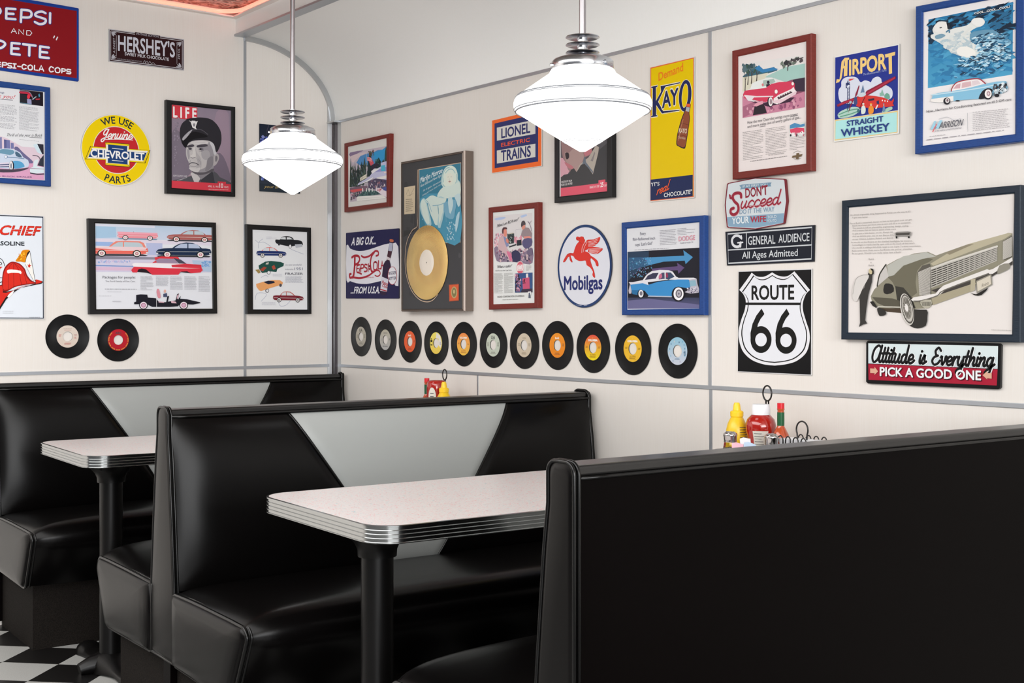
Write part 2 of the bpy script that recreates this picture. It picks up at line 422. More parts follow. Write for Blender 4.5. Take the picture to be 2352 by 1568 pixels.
# ---------------------------------------------------------------- tables
def rrect(x0, y0, x1, y1, r, n=10, corners=(1, 1, 1, 1)):
    pts = []
    for (cx, cy, a0), on in zip(((x1-r, y1-r, 0), (x0+r, y1-r, PI/2), (x0+r, y0+r, PI), (x1-r, y0+r, 1.5*PI)), corners):
        if on: pts += [(cx+r*math.cos(a0+PI/2*k/n), cy+r*math.sin(a0+PI/2*k/n)) for k in range(n+1)]
        else: pts.append((x1 if math.cos(a0+PI/4) > 0 else x0, y1 if math.sin(a0+PI/4) > 0 else y0))
    return pts
def make_table(xr, yr, label):
    root = empty('diner_table', W(xr, yr), math.radians(-2.7), label, 'table', 'squiggle topped diner tables')
    Lt = 1.49; wd = .303; H = .75
    cen = (Lt/2, 0)
    base_o = rrect(0, -wd, Lt, wd, .075, corners=(0, 1, 1, 0))
    def inset(q):
        r = .075-q
        return rrect(q, -wd+q, Lt-.0, wd-q, max(r, .01), corners=(0, 1, 1, 0))
    m = MB(); A = inset(.0055); m.prism(A, lambda p: (p[0], p[1], H-.03), lambda p: (p[0], p[1], H))
    m.build('table_top', M['laminate'], root)
    prof = [(.0060, H+.0002), (.0, H-.0003), (0, H-.003)]
    z = H-.003
    for k in range(4):
        prof += [(.0035, z-.001), (.0035, z-.0065), (0, z-.0075), (0, z-.0085)]; z -= .0085
    prof += [(.001, z-.001), (.006, z-.0015)]
    rows = [[(x, y, zz) for x, y in inset(q)] for q, zz in prof]
    MB().grid(rows, closed_u=True).build('edge_band', M['edge'], root, smooth=True, angle=30)
    MB().prism(inset(.012), lambda p: (p[0], p[1], H-.036), lambda p: (p[0], p[1], H-.029)).build('underside', M['iron'], root)
    for px in (.168, 1.28):
        MB().lathe([(.0, .03), (.0375, .03), (.0375, H-.09), (.0, H-.09)], (px, 0, 0), 40).build('column', M['iron'], root, smooth=True, angle=40)
        sp = MB().lathe([(.045, H-.120), (.046, H-.104), (.052, H-.090), (.066, H-.074), (.088, H-.058), (.118, H-.044), (.0, H-.036)], (px, 0, 0), 40)
        sp.lathe([(.0, H-.120), (.045, H-.120)], (px, 0, 0), 40)
        for a in range(4):
            t = a*PI/2+PI/4; c, s = math.cos(t), math.sin(t)
            pts = [(px+c*r, s*r, zz) for r, zz in ((.03, H-.075), (.07, H-.058), (.11, H-.048), (.15, H-.043))]
            sp.tube(pts, [.018, .013, .010, .008], 8)
        sp.build('mounting_spider', M['iron'], root, smooth=True, angle=50)
        ft = MB(); rows = []
        for k in range(-14, 15):
            y = .285*k/14; a = abs(y)/.285
            hw_ = .034+.034*math.exp(-(a/.28)**2)+(.012*sm(a-.8, .1))
            zt = .028+.042*math.exp(-(a/.30)**2)+.018*math.exp(-((a-.9)/.12)**2)
            zb_ = 0 if (a > .78 or a < .12) else .012*math.sin(PI*(a-.12)/.66)
            if abs(k) == 14: hw_ *= .75; zt *= .6
            ring = []
            for q in range(12):
                t = PI*q/11; ring.append((px-hw_*math.cos(t), y, zb_+(zt-zb_)*math.sin(t)**.6))
            rows.append(ring)
        ft.grid(rows, closed_u=True); ft.add(rows[0], [tuple(range(12))]); ft.add(rows[-1], [tuple(range(11, -1, -1))])
        # short spur of the base towards the aisle
        ft.tube([(px, 0, .03), (px-.07, .0, .024), (px-.105, .0, .016)], [.04, .03, .02], 10)
        ft.build('foot', M['iron'], root, smooth=True, angle=50)
    return root
M['edge'] = with_bump('ribbed_edge', rgb(176, 178, 178), 8, .12, .002, stretch=(1, 1, .1), rough=.16, metal=1.0)
t1 = make_table(1.36, 2.525, 'nearer long diner table with pale pink flecked top, in front of the middle booth')
t2 = make_table(1.342, 4.205, 'farther diner table with pale pink flecked top, between the middle and far booths')
# ---------------------------------------------------------------- pendant lamps
def make_lamp(xr, yr, dz):
    root = empty('pendant_lamp', W(xr, yr, 0), 0, None, 'lamp', 'opal glass pendant lamps over the tables')
    z0 = 1.0+dz
    g = MB(); pr = [(.082, .822), (.085, .818), (.087, .812), (.120, .789), (.150, .768), (.170, .753), (.1775, .744), (.1800, .735), (.1795, .727), (.177, .720), (.168, .712), (.14, .694), (.10, .668), (.06, .643), (.03, .624), (.008, .611), (.0, .610)]
    g.lathe([(r, z0+z) for r, z in pr], n=72).build('glass_shade', M['glow'], root, smooth=True, angle=60)
    rg = MB()
    def ring(r, z, w=.0009):
        rg.tube([(r*math.cos(2*PI*k/72), r*math.sin(2*PI*k/72), z0+z) for k in range(72)], w, 6, closed=True)
    for r, z, w in ((.1712, .7538, .0018), (.1755, .7493, .0012), (.1784, .7195, .0012), (.1745, .7146, .0021), (.0535, .6375, .0007), (.0485, .6343, .0007)): ring(r, z, w)
    rg.build('etched_bands', M['ringline'], root, smooth=True)
    c = MB().lathe([(.0, z0+.823), (.080, z0+.823), (.0815, z0+.826), (.0805, z0+.843), (.077, z0+.848), (.060, z0+.855), (.040, z0+.860), (.022, z0+.862), (.0, z0+.862)], n=64)
    for a in range(3):
        t = a*2*PI/3+.6; c.tube([(.079*math.cos(t), .079*math.sin(t), z0+.834), (.087*math.cos(t), .087*math.sin(t), z0+.834)], .004, 10)
    c.build('collar', M['chrome'], root, smooth=True, angle=40)
    d = MB()
    for zc in (.867, .887, .907):
        d.lathe([(.0, z0+zc-.002), (.040, z0+zc-.0018), (.0443, z0+zc), (.0435, z0+zc+.0022), (.0, z0+zc+.0026)], n=56)
        d.lathe([(.014, z0+zc-.012), (.014, z0+zc), ], n=32)
        d.lathe([(.011, z0+zc), (.011, z0+zc+.010)], n=32)
    d.build('disc_stack', M['chrome'], root, smooth=True, angle=40)
    MB().lathe([(.0088, z0+.905), (.0088, ZC)], n=24).build('rod', M['rod'], root, smooth=True)
    MB().lathe([(.0, ZC-.03), (.05, ZC-.028), (.06, ZC-.01), (.06, ZC)], n=40).build('ceiling_canopy', M['chrome'], root, smooth=True, angle=40)
    return root
l1 = make_lamp(2.148, 2.515, 0.0); l1['label'] = 'nearer and larger looking opal glass pendant lamp, above the nearer table'
l2 = make_lamp(2.148, 4.125, .014); l2['label'] = 'farther opal glass pendant lamp, hanging in front of the room corner'
# ---------------------------------------------------------------- condiments
M['yel'] = mk('yellow_plastic', rgb(238, 196, 30), rough=.3); M['yelcap'] = mk('yellow_cap', rgb(250, 205, 40), rough=.35)
M['ketch'] = mk('ketchup_red', rgb(168, 26, 16), rough=.12, coat=.6); M['white'] = mk('white_plastic', rgb(240, 242, 246), rough=.35)
M['redcap'] = mk('red_cap', rgb(214, 22, 36), rough=.35); M['green'] = mk('green_foil', rgb(10, 88, 48), rough=.4)
M['sauce'] = mk('pepper_sauce', rgb(190, 78, 38), rough=.12, coat=.6); M['paper'] = mk('paper_label', rgb(220, 218, 208), rough=.6)
M['ink'] = mk('print_ink', rgb(60, 60, 70), rough=.6); M['steel'] = mk('shaker_steel', rgb(200, 196, 194), rough=.16, metal=1)
M['pepper'] = with_bump('pepper_grains', rgb(80, 72, 66), 300, .6, .003, rough=.7, col2=rgb(190, 180, 170))
gm, N_, L_, B_ = pbsdf('clear_glass', (.95, .97, .97, 1), rough=.04); B_.inputs['Transmission Weight'].default_value = 1; B_.inputs['IOR'].default_value = 1.45; M['glass'] = gm
M['pinkp'] = mk('pink_paper', rgb(242, 184, 200), rough=.6); M['bluep'] = mk('blue_paper', rgb(190, 212, 236), rough=.6)
def curved_label(mb, r, a0, a1, z0, z1, off=.0006, n=16, rf=None):
    rows = []
    for z in [z0+(z1-z0)*k/6 for k in range(7)]:
        rr = rf(z) if rf else r
        rows.append([((rr+off)*math.cos(a0+(a1-a0)*k/n), (rr+off)*math.sin(a0+(a1-a0)*k/n), z) for k in range(n+1)])
    mb.grid(rows)
def interp(prof):
    def f(z):
        for (r0, z0), (r1, z1) in zip(prof, prof[1:]):
            if z0 <= z <= z1 or z1 <= z <= z0:
                return r0+(r1-r0)*((z-z0)/(z1-z0) if z1 != z0 else 0)
        return prof[-1][0]
    return f
FA = math.atan2(-1, -.75)       # side of a bottle that faces the aisle
def ketchup(p, label, lab_hi=.1):
    r = empty('ketchup_bottle', p, 0, label, 'bottle', 'ketchup bottles in the condiment racks')
    pr = [(.0, .0), (.030, .0), (.034, .006), (.034, .06), (.036, .085), (.042, .105), (.0425, .122), (.038, .138), (.028, .149), (.024, .152), (.0, .152)]
    MB().lathe(pr, n=48).build('bottle', M['ketch'], r, smooth=True, angle=50)
    MB().lathe([(.026, .151), (.0265, .156), (.0262, .170), (.0245, .176), (.023, .180), (.0, .181)], n=40).build('cap', M['white'], r, smooth=True, angle=30)
    lb = MB(); f = interp(pr); curved_label(lb, .04, FA-.75, FA+.30, .03, .108, rf=f, off=.0012); o = lb.build('label', M['paper'], r, smooth=True)
    ik = MB()
    for k in range(9): curved_label(ik, .04, FA-.66, FA-.66+random.uniform(.5, .88), .04+k*.0075, .0412+k*.0075, rf=f, off=.0018)
    ik.build('label_text', M['ink'], o)
    return r
def ketchup_upturned(p, label):
    r = empty('ketchup_bottle', p, 0, label, 'bottle', 'ketchup bottles in the condiment racks')
    pr = [(.0, .024), (.024, .024), (.028, .030), (.036, .052), (.0385, .085), (.0385, .150), (.0375, .168), (.034, .178), (.026, .182), (.0, .183)]
    MB().lathe(pr, n=48).build('bottle', M['ketch'], r, smooth=True, angle=50)
    MB().lathe([(.0, 0), (.027, 0), (.028, .003), (.028, .022), (.025, .026)], n=40).build('cap', M['white'], r, smooth=True, angle=30)
    lb = MB(); f = interp(pr); rows = []
    for k in range(15):
        t = PI*k/14; z = .118+.038*math.cos(t); h = .42*math.sin(t)+.001; a = FA-.42
        rows.append([((f(z)+.0009)*math.cos(a-h+2*h*j/12), (f(z)+.0009)*math.sin(a-h+2*h*j/12), z) for j in range(13)])
    o = lb.grid(rows).build('label', M['paper'], r, smooth=True)
    ik = MB()
    for k in range(3): curved_label(ik, .04, FA-.62, FA-.24, .108+k*.012, .111+k*.012, rf=f, off=.0014)
    ik.build('label_text', M['ink'], o)
    return r
def mustard(p, label):
    r = empty('mustard_bottle', p, 0, label, 'bottle', 'mustard bottles in the condiment racks')
    pr = [(.0, 0), (.027, .0), (.031, .006), (.031, .09), (.030, .105), (.026, .122), (.019, .136), (.016, .141), (.0, .141)]
    MB().lathe(pr, n=48).build('bottle', M['yel'], r, smooth=True, angle=50)
    MB().lathe([(.0155, .139), (.0185, .142), (.0190, .154), (.017, .157), (.0115, .159), (.0095, .175), (.0070, .181), (.0, .181)], n=36).build('nozzle_cap', M['yelcap'], r, smooth=True, angle=35)
    ik = MB(); f = interp(pr)
    for k in range(12): curved_label(ik, .031, FA+.1, FA+.1+random.uniform(.45, .95), .035+k*.007, .0366+k*.007, rf=f, off=.0008)
    ik.build('label_text', M['ink'], r)
    return r
def hotsauce(p, label):
    r = empty('hot_sauce_bottle', p, 0, label, 'bottle', 'small hot sauce bottles in the condiment racks')
    pr = [(.0, 0), (.022, 0), (.0245, .004), (.0245, .085), (.022, .100), (.014, .116), (.0095, .124), (.0092, .168), (.0105, .169), (.0105, .172), (.0, .172)]
    MB().lathe(pr, n=40).build('bottle', M['sauce'], r, smooth=True, angle=50)
    MB().lathe([(.0098, .125), (.0099, .162)], n=32).build('neck_foil', M['green'], r, smooth=True)
    MB().lathe([(.0, .172), (.0098, .172), (.0098, .187), (.0, .187)], n=32).build('cap', M['redcap'], r, smooth=True, angle=30)
    return r
def shaker(p, label):
    r = empty('pepper_shaker', p, 0, label, 'shaker', 'glass shakers with steel lids')
    MB().lathe([(.0, 0), (.021, 0), (.0215, .03), (.020, .07), (.0165, .088), (.0165, .092)], n=10).build('glass_body', M['glass'], r)
    MB().lathe([(.0, .003), (.0185, .003), (.0185, .068), (.0, .072)], n=20).build('pepper', M['pepper'], r, smooth=True, angle=40)
    MB().lathe([(.0175, .086), (.0180, .088), (.0172, .091), (.0180, .094), (.0180, .100), (.0192, .103), (.0188, .109), (.012, .115), (.0, .116)], n=36).build('lid', M['steel'], r, smooth=True, angle=50)
    return r
def wire_rack(p, rz, h, label, ring_r=.014, yo=0.0, hl=.132, fx=-.104):
    r = empty('condiment_rack', p, rz, label, 'rack', 'black wire condiment racks')
    m = MB()
    for z in (.004, .05):
        m.tube([(x, y, z) for x, y in rrect(fx, -hl+yo, .006, hl+yo, .008, 6)], .002, 8, closed=True)
    for x in (fx, .006):
        for y in (-.08, 0, .08): m.tube([(x, y+yo, .002), (x, y+yo, .05)], .002, 8)
    for k in range(5): m.tube([(fx, -.08+.04*k+yo, .004), (.006, -.08+.04*k+yo, .004)], .0018, 6)
    m.build('basket', M['wire'], r, smooth=True)
    pts = [(0, -.005, .004), (0, -.005, h-2*ring_r*1.35)]
    hn = MB().tube(pts, .0022, 8).tube([(0, .005, .004), (0, .005, h-2*ring_r*1.35)], .0022, 8)
    cz = h-ring_r*1.35
    hn.tube([(0, ring_r*math.cos(t), cz+ring_r*1.3*math.sin(t)) for t in [2*PI*k/36 for k in range(36)]], .0024, 8, closed=True)
    hn.build('handle', M['wire'], r, smooth=True)
    return r
TZ = .7505
RT = math.radians(-2.7)
ketchup(W(2.713, 2.408, TZ+.006), 'red ketchup bottle with white cap and pale label, on the nearer table')
mustard(W(2.700, 2.486, TZ+.006), 'yellow mustard bottle on the nearer table, left of the red ketchup bottle')
hotsauce(W(2.711, 2.334, TZ+.006), 'slim green necked hot sauce bottle with red cap, on the nearer table')
wire_rack(W(2.765, 2.430, TZ), RT, .236, 'tall handled black wire rack holding the bottles on the nearer table', .0165, -.008, .117)
shaker(W(2.600, 2.418, TZ), 'glass pepper shaker in front of the yellow mustard bottle')
shaker(W(2.640, 2.3046, TZ), 'pepper shaker with steel lid in front of the hot sauce bottle')
# sweetener packets in a small holder
hd = empty('packet_holder', W(2.585, 2.35, TZ), RT, 'small black holder standing on the nearer table between the two shakers', 'holder')
MB().box((-.035, -.03, 0), (.035, .03, .004)).box((-.035, -.03, 0), (-.032, .03, .05)).box((.032, -.03, 0), (.035, .03, .05)).box((-.035, -.03, 0), (.035, -.027, .05)).box((-.035, .027, 0), (.035, .03, .05)).build('tray', M['wire'], hd)
pk = []
for i, (mt, dx, dy, tz, lbl) in enumerate((('white', .018, .006, .100, 'white sugar packet standing behind the pink one'), ('pinkp', -.018, .012, .088, 'pink sweetener packet leaning in the small holder'), ('bluep', -.010, -.012, .091, 'pale blue sweetener packet beside the pink one'))):
    q = MB(); w = .016
    q.prism([(-w, .006), (w, .006), (w, tz), (.005, tz+.003), (-w, tz-.002)], lambda p: (-.0012, p[0], p[1]), lambda p: (.0012, p[0], p[1]))
    o = q.build('sweetener_packet', M[mt]); o.location = W(2.585+dx, 2.35+dy, TZ); o.rotation_euler = (.12*(i-1), .05, RT+.25*(i-1)+.5)
    tag(o, lbl, 'packet', 'sweetener packets')
# second low rack with portion cups
lr = empty('jelly_rack', W(2.682, 2.235, TZ), RT-.1, 'low black wire rack with round handle, right of the hot sauce bottle', 'rack')
m = MB()
for z in (.002, .0785): m.tube([(x, y, z) for x, y in rrect(-.035, -.062, .035, .062, .01, 5)], .0016, 6, closed=True)
for k in range(9): m.tube([(-.035, -.056+.014*k, .0785), (.035, -.056+.014*k, .0785)], .0012, 6)
for sx in (-1, 1):
    for k in range(4):
        yc = -.0455+k*.0303
        m.tube([(sx*.036, yc-.010, .0)]+[(sx*.036, yc-.010*math.cos(t), .098+.012*math.sin(t)) for t in [PI*j/8 for j in range(9)]]+[(sx*.036, yc+.010, .0)], .0018, 6)
m.build('basket', M['wire'], lr, smooth=True)
MB().tube([(0, -.0125+0, .05)]+[(0, -.0225*math.cos(t), .128+.0225*math.sin(t)) for t in [-.5+(PI+1.0)*j/24 for j in range(25)]]+[(0, .0125, .05)], .0022, 8).build('handle', M['wire'], lr, smooth=True)
for k, (dx, dy, s_) in enumerate(((0, .042, 'nearest the hot sauce bottle'), (0, 0, 'in the middle under the round handle'), (0, -.042, 'at the right end of the rack'))):
    for lv in range(1):
        o = MB().prism(rrect(-.028, -.019, .028, .019, .006, 4), lambda p: (p[0]*.85, p[1]*.85, .0), lambda p: (p[0], p[1], .022)).build('portion_cup', M['white'], bevel=.001)
        o.location = W(2.682+dx, 2.235+dy, TZ+.0803); o.rotation_euler = (0, 0, RT-.1)
        tag(o, 'white jelly portion cup '+s_, 'portion cup', 'white portion cups in the low wire rack')
# far table set
ketchup_upturned(W(2.738, 4.072, TZ+.006), 'upturned red ketchup bottle with oval label on the farther table')
mustard(W(2.703, 3.970, TZ+.006), 'yellow mustard bottle on the farther table, right of the red ketchup bottle')
hotsauce(W(2.744, 4.149, TZ+.006), 'slim hot sauce bottle with red cap on the farther table, left of the ketchup')
wire_rack(W(2.792, 4.096, TZ), RT, .228, 'handled black wire rack behind the bottles on the farther table', .0155, -.045, .130, -.130)
# ---------------------------------------------------------------- printed artwork toolkit
GAIN = 1.0
def cc(c):
    if isinstance(c, str): c = tuple(int(c[i:i+2], 16) for i in (0, 2, 4))
    return (lin(c[0])*GAIN, lin(c[1])*GAIN, lin(c[2])*GAIN, 1.0)
def print_mat(name, rough=.4, coat=0.0, metal=0.0, spec=.12):
    m, N, L, b = pbsdf(name, (1, 1, 1, 1), rough=rough, coat=coat, coat_r=.06, metal=metal, spec=spec)
    a = N.new('ShaderNodeVertexColor'); a.layer_name = 'ink'; L.new(a.outputs['Color'], b.inputs['Base Color'])
    return m
M['print'] = print_mat('print_under_glass', .35, .0); M['enamel'] = print_mat('enamelled_tin', .3, .0); M['cover'] = print_mat('matte_board', .5)
def smooth_pts(pts, closed=True, k=6):
    n = len(pts); out = []
    rng = range(n) if closed else range(n-1)
    for i in rng:
        g = (lambda j: pts[j % n]) if closed else (lambda j: pts[min(max(j, 0), n-1)])
        p0, p1, p2, p3 = g(i-1), g(i), g(i+1), g(i+2)
        for q in range(k):
            t = q/k; t2 = t*t; t3 = t2*t
            out.append(tuple(.5*((2*p1[a])+(-p0[a]+p2[a])*t+(2*p0[a]-5*p1[a]+4*p2[a]-p3[a])*t2+(-p0[a]+3*p1[a]-3*p2[a]+p3[a])*t3) for a in (0, 1)))
    if not closed: out.append(tuple(pts[-1]))
    return out
_tc = {}
def glyphs(s, bold):
    key = (s, bold)
    if key not in _tc:
        cu = bpy.data.curves.new('t', 'FONT'); cu.body = s; cu.size = 1; cu.offset = bold; cu.resolution_u = 3; cu.fill_mode = 'FRONT'
        o = bpy.data.objects.new('t', cu); me = bpy.data.meshes.new_from_object(o)
        vs = [(v.co.x, v.co.y) for v in me.vertices]; fs = [tuple(p.vertices) for p in me.polygons]
        bpy.data.objects.remove(o); bpy.data.curves.remove(cu); bpy.data.meshes.remove(me); _tc[key] = (vs, fs)
    return _tc[key]
CAPH = None
def BOLD(b):
    b *= .55
    return [(b*i, b*j) for i, j in ((0, 0), (1, 0), (-1, 0), (0, 1), (0, -1), (.7, .7), (-.7, .7), (.7, -.7), (-.7, -.7))] if b else [(0, 0)]
SG = {
 'a': ([[(.75,.85),(.45,1),(.15,.75),(.1,.35),(.3,0),(.6,.2),(.78,.9)],[(.78,1),(.75,.3),(.9,0),(1.15,.25)]],1.05),
 'c': ([[(.75,.8),(.5,1),(.18,.75),(.12,.3),(.4,0),(.75,.12),(.95,.35)]],.85),
 'd': ([[(.75,.85),(.45,1),(.15,.75),(.1,.35),(.3,0),(.6,.2),(.76,.8)],[(.85,2.05),(.77,.9),(.75,.3),(.9,0),(1.15,.25)]],1.05),
 'e': ([[(.1,.4),(.6,.5),(.72,.8),(.48,1),(.2,.8),(.1,.35),(.35,0),(.7,.1),(.95,.35)]],.85),
 'g': ([[(.75,.85),(.45,1),(.15,.75),(.1,.35),(.3,0),(.6,.2),(.76,.8)],[(.8,1),(.72,0),(.6,-.7),(.3,-1),(.05,-.7),(.5,-.2),(1.1,.25)]],1.05),
 'h': ([[(.25,2.05),(.14,1),(.05,0)],[(.08,.3),(.35,.85),(.62,1),(.7,.7),(.65,.2),(.8,0),(1.05,.25)]],.95),
 'i': ([[(.2,1),(.12,.3),(.28,0),(.5,.25)],[(.27,1.42),(.29,1.48)]],.42),
 'l': ([[(.3,2.05),(.15,1),(.12,.3),(.3,0),(.55,.25)]],.45),
 'n': ([[(.05,.8),(.2,1),(.15,.5),(.08,0)],[(.12,.4),(.4,.9),(.64,1),(.7,.7),(.65,.2),(.8,0),(1.05,.25)]],.98),
 'r': ([[(.05,.8),(.2,1),(.15,.5),(.1,0)],[(.13,.45),(.35,.9),(.6,1),(.68,.85)]],.68),
 's': ([[(.0,.2),(.42,1.05),(.5,.5),(.55,.2),(.35,0),(.1,.1)],[(.45,.05),(.85,.3)]],.72),
 't': ([[(.25,1.7),(.15,.8),(.12,.3),(.3,0),(.55,.25)],[(-.08,1.02),(.5,1.08)]],.48),
 'u': ([[(.15,1),(.08,.4),(.25,0),(.5,.15),(.68,.6)],[(.75,1),(.68,.3),(.85,0),(1.1,.25)]],1.02),
 'v': ([[(.05,.85),(.15,1),(.25,.5),(.4,0),(.65,.5),(.72,1),(.9,.9)]],.85),
 'y': ([[(.15,1),(.08,.4),(.25,0),(.5,.15),(.68,.6)],[(.75,1),(.7,0),(.58,-.7),(.3,-1),(.05,-.7),(.5,-.2),(1.1,.25)]],1.02),
 'A': ([[(1.25,1.65),(.8,1.95),(.25,1.5),(.1,.6),(.45,0),(1.0,.4),(1.3,1.7)],[(1.32,1.95),(1.2,.4),(1.4,0),(1.65,.25)]],1.6),
 'E': ([[(1.0,1.65),(.65,2.0),(.28,1.65),(.45,1.15),(.7,1.08)],[(.7,1.08),(.2,.85),(.05,.4),(.4,0),(.85,.15),(1.1,.5)]],1.12),
 'G': ([[(.95,1.6),(.7,1.95),(.3,1.6),(.2,1),(.45,.7),(.8,1.0),(.98,1.75)],[(1.0,1.9),(.85,.5),(.6,-.5),(.25,-.65),(.12,-.25),(.7,.15),(1.2,.3)]],1.2),
 'S': ([[(.15,1.35),(.0,1.75),(.35,2.1),(.95,2.05),(1.15,1.75)],[(1.15,1.75),(.8,1.85),(.45,1.6),(.5,1.2),(.8,.85),(.85,.3),(.5,-.12),(.0,-.1),(-.15,.3),(.1,.55)]],1.1),
 ' ': ([],.55)}
class Art:
    """flat artwork lying on a plane parallel to a wall; traced coordinates come from crops (ox, oy, scale) of the photo"""
    def __init__(s, wall, d, crop, mat=None):
        s.wall, s.d, s.crop = wall, d, crop
        s.v, s.f, s.c = [], [], []; s.lay = 0; s.mat = mat or M['print']
        if wall == 'B': s.n = Vector((-1, 0, 0)); s.r = Vector((0, -1, 0)); s.rz = -PI/2
        else: s.n = NA.copy(); s.r = TA.copy(); s.rz = ROTA
        s.o = Vector((0, 0, 0))
    def unproj(s, p):
        ox, oy, sc = s.crop; dr = ray(ox+p[0]/sc, oy+p[1]/sc)
        t = (s.d-CAM.dot(s.n))/dr.dot(s.n)
        return CAM+dr*t
    def at(s, p):                        # -> local (a, b) in metres from the object's origin
        w = s.unproj(p)-s.o
        return (w.dot(s.r), w.z)
    def centre(s, pts):
        ws = [s.unproj(p) for p in pts]; s.o = sum(ws, Vector((0, 0, 0)))/len(ws)
        return s
    def dz(s):
        s.lay += 1
        return -.00003*s.lay
    def raw(s, ab, fs, col):             # local coordinates
        y = s.dz(); b = len(s.v); s.v += [(a, y, z) for a, z in ab]
        s.f += [tuple(b+i for i in f) for f in fs]; cs = col if isinstance(col, list) else [cc(col)]*len(ab)
        s.c += cs
    def lpoly(s, ab, col): s.raw(ab, [tuple(range(len(ab)))], col)
    def poly(s, pts, col, k=0):
        if k: pts = smooth_pts(pts, True, k)
        s.lpoly([s.at(p) for p in pts], col)
    def grad(s, q, ct, cb, n=1):         # quad TL TR BR BL blended top to bottom
        ab = [s.at(p) for p in q]; s.raw(ab, [(0, 1, 2, 3)], [cc(ct), cc(ct), cc(cb), cc(cb)])
    def ell(s, c, rx, ry, col, n=40, rot=0):      # crop-space ellipse
        ct, st = math.cos(rot), math.sin(rot)
        s.lpoly([s.at((c[0]+rx*math.cos(t)*ct-ry*math.sin(t)*st, c[1]+rx*math.cos(t)*st+ry*math.sin(t)*ct)) for t in [2*PI*k/n for k in range(n)]], col)
    def circ(s, c, r, col, n=56):        # true circle, r in metres
        a, b = s.at(c); s.lpoly([(a+r*math.cos(t), b+r*math.sin(t)) for t in [2*PI*k/n for k in range(n)]], col)
    def stroke(s, pts, w, col, k=5, closed=False, w1=None):   # w in metres
        if k: pts = smooth_pts(pts, closed, k)
        ab = [s.at(p) for p in pts]; s.lstroke(ab, w, col, closed, w1)
    def lstroke(s, ab, w, col, closed=False, w1=None):
        n = len(ab)
        if n < 2: return
        L, R = [], []
        for i in range(n):
            a = ab[(i-1) % n] if closed else ab[max(i-1, 0)]; b = ab[(i+1) % n] if closed else ab[min(i+1, n-1)]
            dx, dy = b[0]-a[0], b[1]-a[1]; l = math.hypot(dx, dy) or 1e-9; h = w/2
            if w1 is not None: h = (w+(w1-w)*i/(n-1))/2
            L.append((ab[i][0]-dy/l*h, ab[i][1]+dx/l*h)); R.append((ab[i][0]+dy/l*h, ab[i][1]-dx/l*h))
        fs = [(i, i+1, n+i+1, n+i) for i in range(n-1)]
        if closed: fs.append((n-1, 0, n, 2*n-1))
        s.raw(L+R, fs, col)
        if not closed and w > .0015:
            y = -.00003*s.lay
            for e, hh in ((ab[0], w/2), (ab[-1], (w if w1 is None else w1)/2)):
                b = len(s.v); s.v += [(e[0]+hh*math.cos(t), y-.00001, e[1]+hh*math.sin(t)) for t in [2*PI*q/12 for q in range(12)]]
                s.f.append(tuple(range(b, b+12))); s.c += [cc(col)]*12
    def text(s, t, p0, p1, top, col, bold=0.0, fit=True, desc=False, shear=0.0):
        """p0, p1 = ends of the baseline; top = a point at capital height above p0"""
        global CAPH
        if CAPH is None: CAPH = max(y for x, y in glyphs('H', 0)[0])
        vs, fs = glyphs(t, 0); x0 = min(x for x, y in vs); x1 = max(x for x, y in vs); W_ = x1-x0
        A = s.at(p0); B = s.at(p1); T = s.at(top)
        ux, uy = (B[0]-A[0])/W_, (B[1]-A[1])/W_; vx, vy = (T[0]-A[0])/CAPH, (T[1]-A[1])/CAPH
        for dx, dy in BOLD(bold):
            s.raw([(A[0]+(x+dx-x0)*ux+(y+dy)*(vx+shear*ux), A[1]+(x+dx-x0)*uy+(y+dy)*(vy+shear*uy)) for x, y in vs], fs, col); s.lay -= .85
        s.lay += .85
    def script(s, t, p0, p1, top, w, col, k=6, shear=0.0):
        """brush lettering; top = a point at x-height above p0, w = stroke width in x-heights"""
        st, x = [], 0
        for ch in t:
            g, adv = SG[ch]
            for q in g: st.append([(x+a, b) for a, b in q])
            x += adv
        A = s.at(p0); B = s.at(p1); T = s.at(top); ux, uy = (B[0]-A[0])/x, (B[1]-A[1])/x; vx, vy = T[0]-A[0], T[1]-A[1]
        xh = math.hypot(vx, vy)
        for q in st:
            q = smooth_pts(q, False, k)
            s.lstroke([(A[0]+a*ux+b*(vx+shear*ux), A[1]+a*uy+b*(vy+shear*uy)) for a, b in q], w*xh, col)
    def arct(s, t, c, r, a0, a1, h, col, bold=0.0, flip=False):
        """text round a true circle: angles in degrees from the top, clockwise; r, h in metres"""
        cx, cy = s.at(c); vs_, adv = [], 0; cap = max(y for x, y in glyphs('H', 0)[0])
        ws = []
        for ch in t:
            if ch == ' ': ws.append(.35); continue
            v, f = glyphs(ch, 0); ws.append(max(x for x, y in v)-min(x for x, y in v)+.09)
        tot = sum(ws); y_ = None; pos = 0
        for ch, w in zip(t, ws):
            if ch != ' ':
                v, f = glyphs(ch, 0); x0 = min(x for x, y in v)
            if True:
              for ddx, ddy in (BOLD(bold) if ch != ' ' else []):
                ab = []
                for x, y in v:
                    x += ddx; y += ddy
                    fr = (pos+(x-x0)+.045)/tot; a = math.radians(a0+(a1-a0)*fr); rr = r+(y/cap*h if not flip else -y/cap*h)
                    ab.append((cx+rr*math.sin(a), cy+rr*math.cos(a)))
                s.raw(ab, f, col); s.lay -= .85
            pos += w
            if ch != ' ': s.lay -= len(BOLD(bold))*.15
        s.lay += 2
